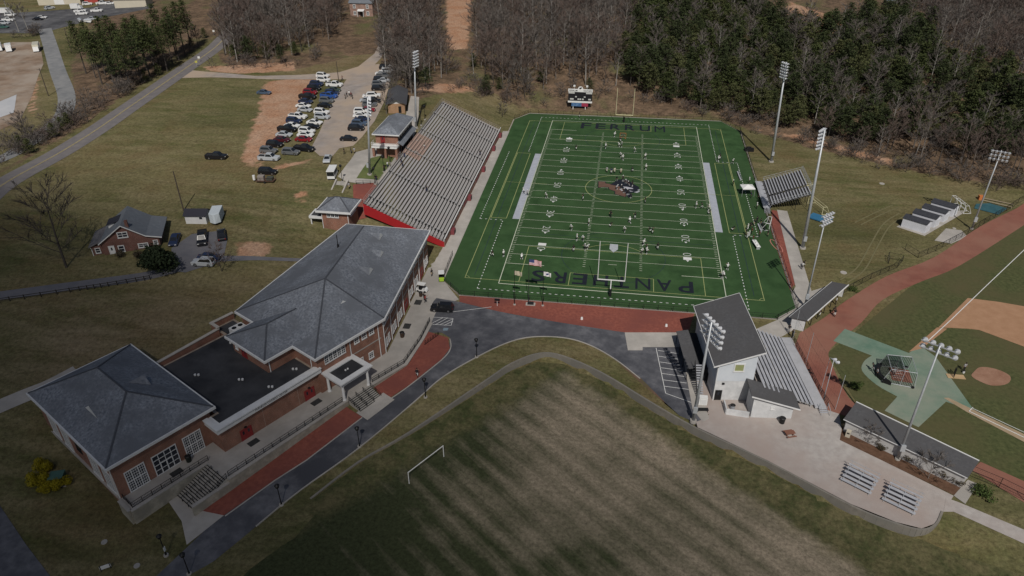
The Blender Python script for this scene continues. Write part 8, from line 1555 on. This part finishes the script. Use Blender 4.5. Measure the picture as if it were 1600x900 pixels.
def stuff(name, pts, protos, label, smin, smax):
    "the many trees behind the individual ones, as instances on points"
    me = bpy.data.meshes.new(name); me.from_pydata([(x, y, ht(x, y)) for x, y in pts], [], []); o = link(bpy.data.objects.new(name, me)); tag(o, label, kind="stuff")
    ng = bpy.data.node_groups.new(name, 'GeometryNodeTree'); ng.interface.new_socket("Geometry", in_out='INPUT', socket_type='NodeSocketGeometry'); ng.interface.new_socket("Geometry", in_out='OUTPUT', socket_type='NodeSocketGeometry')
    N, L = ng.nodes, ng.links; gi = N.new("NodeGroupInput"); go = N.new("NodeGroupOutput"); jn = N.new("GeometryNodeJoinGeometry")
    for i, (tm, cm) in enumerate(protos):
        g2 = N.new("GeometryNodeJoinGeometry")
        for m_ in (tm, cm):
            ob = bpy.data.objects.new(m_.name+"_source", m_); oi = N.new("GeometryNodeObjectInfo"); oi.inputs[0].default_value = ob; L.new(oi.outputs["Geometry"], g2.inputs[0])
        gt = N.new("GeometryNodeGeometryToInstance"); L.new(g2.outputs[0], gt.inputs[0]); L.new(gt.outputs[0], jn.inputs[0])
    ip = N.new("GeometryNodeInstanceOnPoints"); L.new(gi.outputs[0], ip.inputs["Points"]); L.new(jn.outputs[0], ip.inputs["Instance"]); ip.inputs["Pick Instance"].default_value = True
    ri = N.new("FunctionNodeRandomValue"); ri.data_type = 'INT'; ri.inputs["Min"].default_value = 0; ri.inputs[5].default_value = len(protos)-1; L.new(ri.outputs[2], ip.inputs["Instance Index"])
    rs_ = N.new("FunctionNodeRandomValue"); rs_.data_type = 'FLOAT'; rs_.inputs[2].default_value = smin; rs_.inputs[3].default_value = smax; rs_.inputs["Seed"].default_value = 3; L.new(rs_.outputs[1], ip.inputs["Scale"])
    rr_ = N.new("FunctionNodeRandomValue"); rr_.data_type = 'FLOAT_VECTOR'; rr_.inputs[0].default_value = (0, 0, 0); rr_.inputs[1].default_value = (0, 0, 6.28); rr_.inputs["Seed"].default_value = 5; L.new(rr_.outputs[0], ip.inputs["Rotation"])
    L.new(ip.outputs[0], go.inputs[0]); md = o.modifiers.new("scatter", 'NODES'); md.node_group = ng; return o
CP = Vector(_m.translation[:2])
def wood(polys, spacing, seed, protos, name, label, cat, group, smin, smax, stuff_name, stuff_label, limit=280, pad=60, holes=()):
    pts = [p for p in fill(polys, spacing, seed) if in_view(p, 12, pad) and all(pdist(h, np.array([p[0]]), np.array([p[1]]))[0] > 1.0 for h in holes)]; pts.sort(key=lambda p: (Vector(p)-CP).length); rn = random.Random(seed)
    for p in pts[:limit]: v = rn.randrange(len(protos)); plant(protos[v], name, p, label[v % len(label)], cat, group, rn.uniform(smin, smax), rn.uniform(0, 6.28), rn.uniform(0.9, 1.12))
    if len(pts) > limit: stuff(stuff_name, pts[limit:], protos, stuff_label, smin, smax)
    print(name, len(pts))
clear_ = [[(-96.09, 190.28), (-87.94, 222.91), (-65.99, 120.82), (-58.02, 90.24), (-66.52, 77.87), (-78.38, 117.06)], [(-126.06, 132.42), (-112.62, 138.66), (-121.17, 169.27), (-139.87, 166.83)], [(-103.92, 85.38), (-126.57, 64.99), (-140.65, 62.85), (-127.85, 86.09), (-120.98, 110.56), (-104.83, 112.52)], [(69.75, 236.57), (142.47, 245.74), (118.66, 163.08), (100.32, 162.63), (82.36, 137.16), (59.11, 154.98)], [(-21.60, 63.88), (-11.44, 81.09), (5.15, 78.65), (25.32, 64.16), (5.50, 61.39)]]
# evergreen woods east of the scoreboard
EVP = [[(-4.40, 92.15), (-0.91, 170.05), (6.39, 245.08), (65.31, 252.46), (63.76, 159.68), (83.09, 141.15), (109.32, 167.32), (118.58, 144.83), (111.85, 91.23), (131.13, 77.70), (150.14, 75.19), (128.69, 22.90), (106.86, 24.99), (98.77, 30.92), (90.65, 39.28), (82.54, 43.12), (70.42, 38.84), (59.32, 51.83), (45.26, 60.59), (34.22, 67.96), (18.82, 69.20), (5.33, 69.21), (-3.88, 71.40)]]
wood(EVP, 5.6, 3, WOODP, "pine_tree", ["broad mid green pine in the woods beyond the turf", "tall dark green pine in the woods beyond the turf", "short olive green pine in the woods beyond the turf", "slim dark green pine in the woods beyond the turf", "wide flat topped olive pine in the woods beyond the turf"], "pine", "pines in the woods beyond the turf", 0.55, 1.15, "pine_woods", "dark pine woods running up the hill", 285, holes=clear_)
# bare hardwoods
BP = [[(-57.54, 75.63), (-70.12, 119.48), (-90.04, 232.99), (6.39, 245.08), (-0.66, 159.03), (-3.67, 92.30), (-3.88, 71.40), (-11.51, 82.08), (-23.82, 85.42), (-29.80, 74.42), (-42.19, 62.58)], [(-88.42, 70.42), (-104.83, 112.52), (-112.62, 146.28), (-139.92, 233.12), (-105.95, 230.99), (-78.38, 117.06), (-64.83, 70.64), (-71.31, 42.59)], [(-156.48, 76.03), (-188.73, 140.79), (-244.98, 232.71), (-161.60, 230.40), (-127.50, 132.26), (-123.67, 110.23), (-128.52, 87.70), (-142.98, 67.57)], [(118.58, 144.83), (143.27, 249.47), (238.08, 254.98), (151.98, 79.12), (131.13, 77.70), (111.85, 91.23)], [(82.54, 43.12), (90.65, 39.28), (98.77, 30.92), (106.86, 24.99), (117.40, 18.77), (115.18, 12.92), (96.66, 23.93), (81.77, 32.39), (69.73, 35.55), (58.24, 45.05), (70.42, 38.84)]]
wood(BP, 5.0, 5, BARE, "bare_tree", ["leafless hardwood with grey trunk in the woods", "tall leafless hardwood with dark trunk and reddish twigs", "low leafless hardwood with dark trunk in the woods", "slim leafless hardwood with pale trunk in the woods", "leafless hardwood with grey trunk and reddish twigs"], "tree", "leafless hardwoods in the woods", 0.6, 1.3, "bare_woods", "leafless woods running up the hill", 285, holes=clear_)
mixd = [p for p in fill(EVP, 11, 9) if in_view(p) and all(pdist(h, np.array([p[0]]), np.array([p[1]]))[0] > 1 for h in clear_)]
stuff("bare_trees_among_pines", mixd, [BARE[3], BARE[0]], "leafless trees scattered among the pines", 0.8, 1.1)
for i, p in enumerate([(-149.96, 76.31), (-143.65, 74.24), (-139.65, 79.69), (-130.61, 74.15), (-129.21, 84.25), (-73.10, 57.13), (-73.12, 65.83), (-76.31, 60.32), (-58.47, 86.24), (-13.45, 76.33), (-45.85, 70.53), (-140.23, 89.85), (-152.25, 89.18), (-67.44, 51.28), (-95.48, 113.79), (-99.25, 103.57), (-32.15, 83.59), (-49.14, 62.74)]): plant(WOODP[i % 4], "understory_pine", p, "small dark evergreen standing among leafless hardwoods", "evergreen", "evergreens among the hardwoods", random.uniform(0.45, 0.75))
# pines by the road
pr_ = [(-201.25, 57.47), (-193.53, 52.16), (-191.86, 55.43), (-185.69, 44.62), (-182.16, 46.17), (-185.40, 55.61), (-176.36, 40.19), (-179.14, 50.07), (-170.39, 38.67), (-178.94, 55.71), (-171.02, 46.19), (-171.74, 52.52), (-179.28, 62.43), (-171.21, 55.80), (-175.10, 64.22), (-169.89, 60.87), (-174.02, 71.30), (-178.31, 73.02), (-173.97, 75.82), (-174.94, 82.25), (-182.05, 71.13), (-185.95, 66.60), (-191.24, 66.41), (-192.58, 60.37), (-180.70, 84.93), (-200.21, 61.70), (-188.85, 75.42), (-176.37, 89.69)]
for i, p in enumerate(pr_): plant(PINES[i % 4], "tall_pine", p, "tall green pine with bare lower trunk beside the county road", "pine", "tall pines by the county road", random.uniform(0.9, 1.15))
# brush along road and wood edges
rn = random.Random(4)
bl_ = []
for line, n, wdt in (([(-165.49, -25.10), (-166.65, -13.68), (-167.58, -1.56), (-169.82, 16.81), (-171.43, 36.52), (-171.46, 58.30), (-176.37, 89.69)], 130, 9), ([(-40.36, 65.52), (-22.89, 76.53), (5.23, 74.29), (23.24, 68.00), (38.12, 62.35), (47.55, 53.53)], 45, 6), ([(57.90, 43.00), (69.73, 35.55), (83.90, 27.02), (98.08, 18.08), (108.91, 12.67)], 60, 7), ([(-87.72, 70.52), (-77.40, 52.07), (-71.31, 42.59), (-61.55, 56.61), (-49.59, 65.15)], 26, 5), ([(-273.50, 103.74), (-267.98, 108.77), (-263.23, 112.57)], 12, 4), ([(-148.72, 68.69), (-133.35, 68.83), (-119.02, 83.84)], 16, 6), ([(-66.52, 77.87), (-56.27, 69.39), (-43.92, 59.16)], 20, 8)):
    L2 = crv(line, 10)
    for k in range(n): p = rn.choice(L2); bl_.append((p[0]+rn.gauss(0, wdt*0.45), p[1]+rn.gauss(0, wdt*0.45)))
bl_ = [p for p in bl_ if min((p[0]-r[0])**2+(p[1]-r[1])**2 for r in road_line) > 50 and min(abs(pdist(ribbon(road_line, 8.0), np.array([p[0]]), np.array([p[1]]))[0]), 9) > 2.2 and pdist(ribbon(road_line, 8.0), np.array([p[0]]), np.array([p[1]]))[0] > 0]
for i, p in enumerate(bl_): plant(BRUSH[i % 3], "bare_brush", p, ["mid sized leafless grey brown brush at a wood edge", "low leafless reddish brush at a wood edge", "tall leafless grey brush at a wood edge"][i % 3], "brush", "leafless brush along the wood edges", rn.uniform(0.7, 1.25), sz=rn.uniform(0.7, 1.0))
for i, p in enumerate([(-166.92, -1.56), (-165.61, -6.94), (-178.95, 94.29), (-163.47, -19.45), (-167.64, 2.31), (-170.51, 47.75), (-170.44, 55.81), (-180.82, 108.32), (-167.95, -17.19)]): plant(WOODP[2], "roadside_evergreen", p, "low dark evergreen in the roadside brush", "evergreen", "evergreens in the roadside brush", 0.45)
# single trees
BIG = variants(bare_tree, [(51, 15.5, 8.0, 6, 20, 0.036, False, 0.22)], BARKD, BARKD)[0]; plant(BIG, "large_bare_tree", (-114.09, -72.13), "large dark leafless tree on the lawn beside the brick house", "tree", None, 1.22)
plant(variants(bare_tree, [(52, 6.5, 3.2, 6, 16, 0.025, False, 0.2)], BARKD, TWIGR)[0], "small_bare_tree", (-80.78, -68.51), "small leafless tree beside the silver SUV", "tree", None, 1.0)
plant(variants(bare_tree, [(53, 9, 3.6, 6, 16, 0.025, False, 0.25)], BARK, TWIG)[0], "car_park_tree", (-73.68, 24.52), "leafless tree before the small brick hut", "tree", None, 1.0)
ev = variants(leafy, [(61, 3.2, 3.0, 2.3, 2600, 0.5)], BARKD, EVER)[0]; plant(ev, "dark_evergreen", (-93.46, -70.83), "round dark evergreen tree beside the house parking pad", "evergreen", None, 1.35, sz=1.15)
fo = variants(leafy, [(62, 1.5, 1.5, 1.15, 3000, 0.2), (63, 1.3, 1.3, 1.0, 2600, 0.2)], BARKD, FORS); plant(fo[0], "yellow_shrub", (-85.91, -118.92), "yellow flowering shrub behind the green utility box", "shrub", None, 1.0); plant(fo[0], "yellow_shrub", (-84.88, -121.41), "largest yellow flowering shrub beside the green utility box", "shrub", None, 1.1); plant(fo[1], "yellow_shrub", (-81.22, -121.38), "yellow flowering shrub before the green utility box", "shrub", None, 1.05); plant(fo[1], "yellow_shrub", (-82.95, -122.15), "yellow flowering shrub touching the largest one", "shrub", None, 0.9)
sb_ = variants(leafy, [(64, 0.9, 0.9, 0.8, 700, 0.2)], BARKD, needles("dull_shrub", (0.06, 0.048, 0.032), (0.09, 0.075, 0.048)))[0]
for i, p in enumerate([(40.09, -91.99), (44.65, -95.90), (47.87, -98.09), (52.18, -100.93), (53.49, -101.90), (41.66, -92.97)]): plant(sb_, "clipped_shrub", p, "rounded dull brown shrub in the mulch bed", "shrub", "shrubs in the mulch bed", random.uniform(0.9, 1.3))
ot = variants(bare_tree, [(71, 5.2, 3.0, 7, 16, 0.022, False, 0.12), (72, 3.6, 2.2, 6, 14, 0.02, False, 0.15)], BARK, TWIG); plant(ot[0], "ornamental_tree", (49.88, -101.28), "wide leafless ornamental tree in the mulch bed", "tree", None, 1.0); plant(ot[1], "ornamental_tree", (42.78, -94.88), "small leafless ornamental tree near the trash receptacle", "tree", None, 1.0)
gs_ = variants(leafy, [(65, 1.6, 1.2, 0.6, 700, 0.25)], BARKD, SHRUBL)[0]; plant(gs_, "green_shrub", (44.37, -80.43), "low green shrub beside the clay track", "shrub", None, 1.0); plant(gs_, "green_shrub", (51.53, -46.71), "low green shrub beside the short dugout", "shrub", None, 0.9); plant(gs_, "green_shrub", (56.69, -103.68), "low green shrub at the end slab of the long dugout", "shrub", None, 1.3); plant(sb_, "house_shrub", (-104.46, -67.21), "dark shrub below the brick house windows", "shrub", "shrubs below the house", 1.2); plant(sb_, "house_shrub", (-101.03, -66.71), "dark shrub below the brick house windows", "shrub", "shrubs below the house", 1.2)
for i, p in enumerate([(-278.24, 117.48), (-273.54, 117.80), (-315.24, 155.11)]): plant(BARE[3], "yard_tree", p, "pale leafless tree between the yard and the bare soil", "tree", "leafless trees by the yard", 0.9)
for i, p in enumerate([(-186.86, 108.42), (-177.61, 97.06), (-170.95, -12.24), (-172.84, -8.61)]): plant(BARE[2], "roadside_tree", p, "leafless tree in the roadside brush", "tree", "leafless trees by the road", 0.8)

# ------------------------------------------------------------------ unseen clouds added behind the viewer, shaped to shade the near lawn and hall
def cloud(c, ax, rz, ang, dens, seed, label):
    bm = bmesh.new(); bmesh.ops.create_icosphere(bm, subdivisions=5, radius=1.0); rn = np.random.RandomState(seed); K = rn.normal(0, 1, (14, 3))*3.0; ph = rn.uniform(0, 6.28, 14)
    for v in bm.verts:
        d = np.array(v.co); n = sum(math.sin(K[i] @ d+ph[i]) for i in range(14))/14; v.co = v.co*(1+0.30*n)
    me = bpy.data.meshes.new("cloud"); bm.to_mesh(me); bm.free(); o = link(bpy.data.objects.new("cloud", me)); me.polygons.foreach_set("use_smooth", [True]*len(me.polygons))
    z = 1500.0; k = z/_s.z; o.location = (c[0]+_s.x*k, c[1]+_s.y*k, z); o.rotation_euler = (0, 0, R(ang)); o.scale = (ax[0], ax[1], rz)
    m = bpy.data.materials.new("shade_cloud_vapour"); m.use_nodes = True; N = m.node_tree.nodes; N.remove(N["Principled BSDF"]); pv = N.new("ShaderNodeVolumePrincipled"); pv.inputs["Color"].default_value = (1, 1, 1, 1); pv.inputs["Density"].default_value = dens; m.node_tree.links.new(pv.outputs[0], N["Material Output"].inputs["Volume"]); me.materials.append(m)
    tag(o, label, kind="structure"); return o
cloud((-66, -179), (280, 112), 60, -31, 0.0075, 3, "broad thin unseen cloud added to shade the near ground"); cloud((-132, -150), (165, 88), 55, -35, 0.0135, 8, "thicker unseen cloud bank added to shade the hall and lawn")

print("objects", len(bpy.data.objects), "tris", sum(len(m.polygons) for m in bpy.data.meshes))
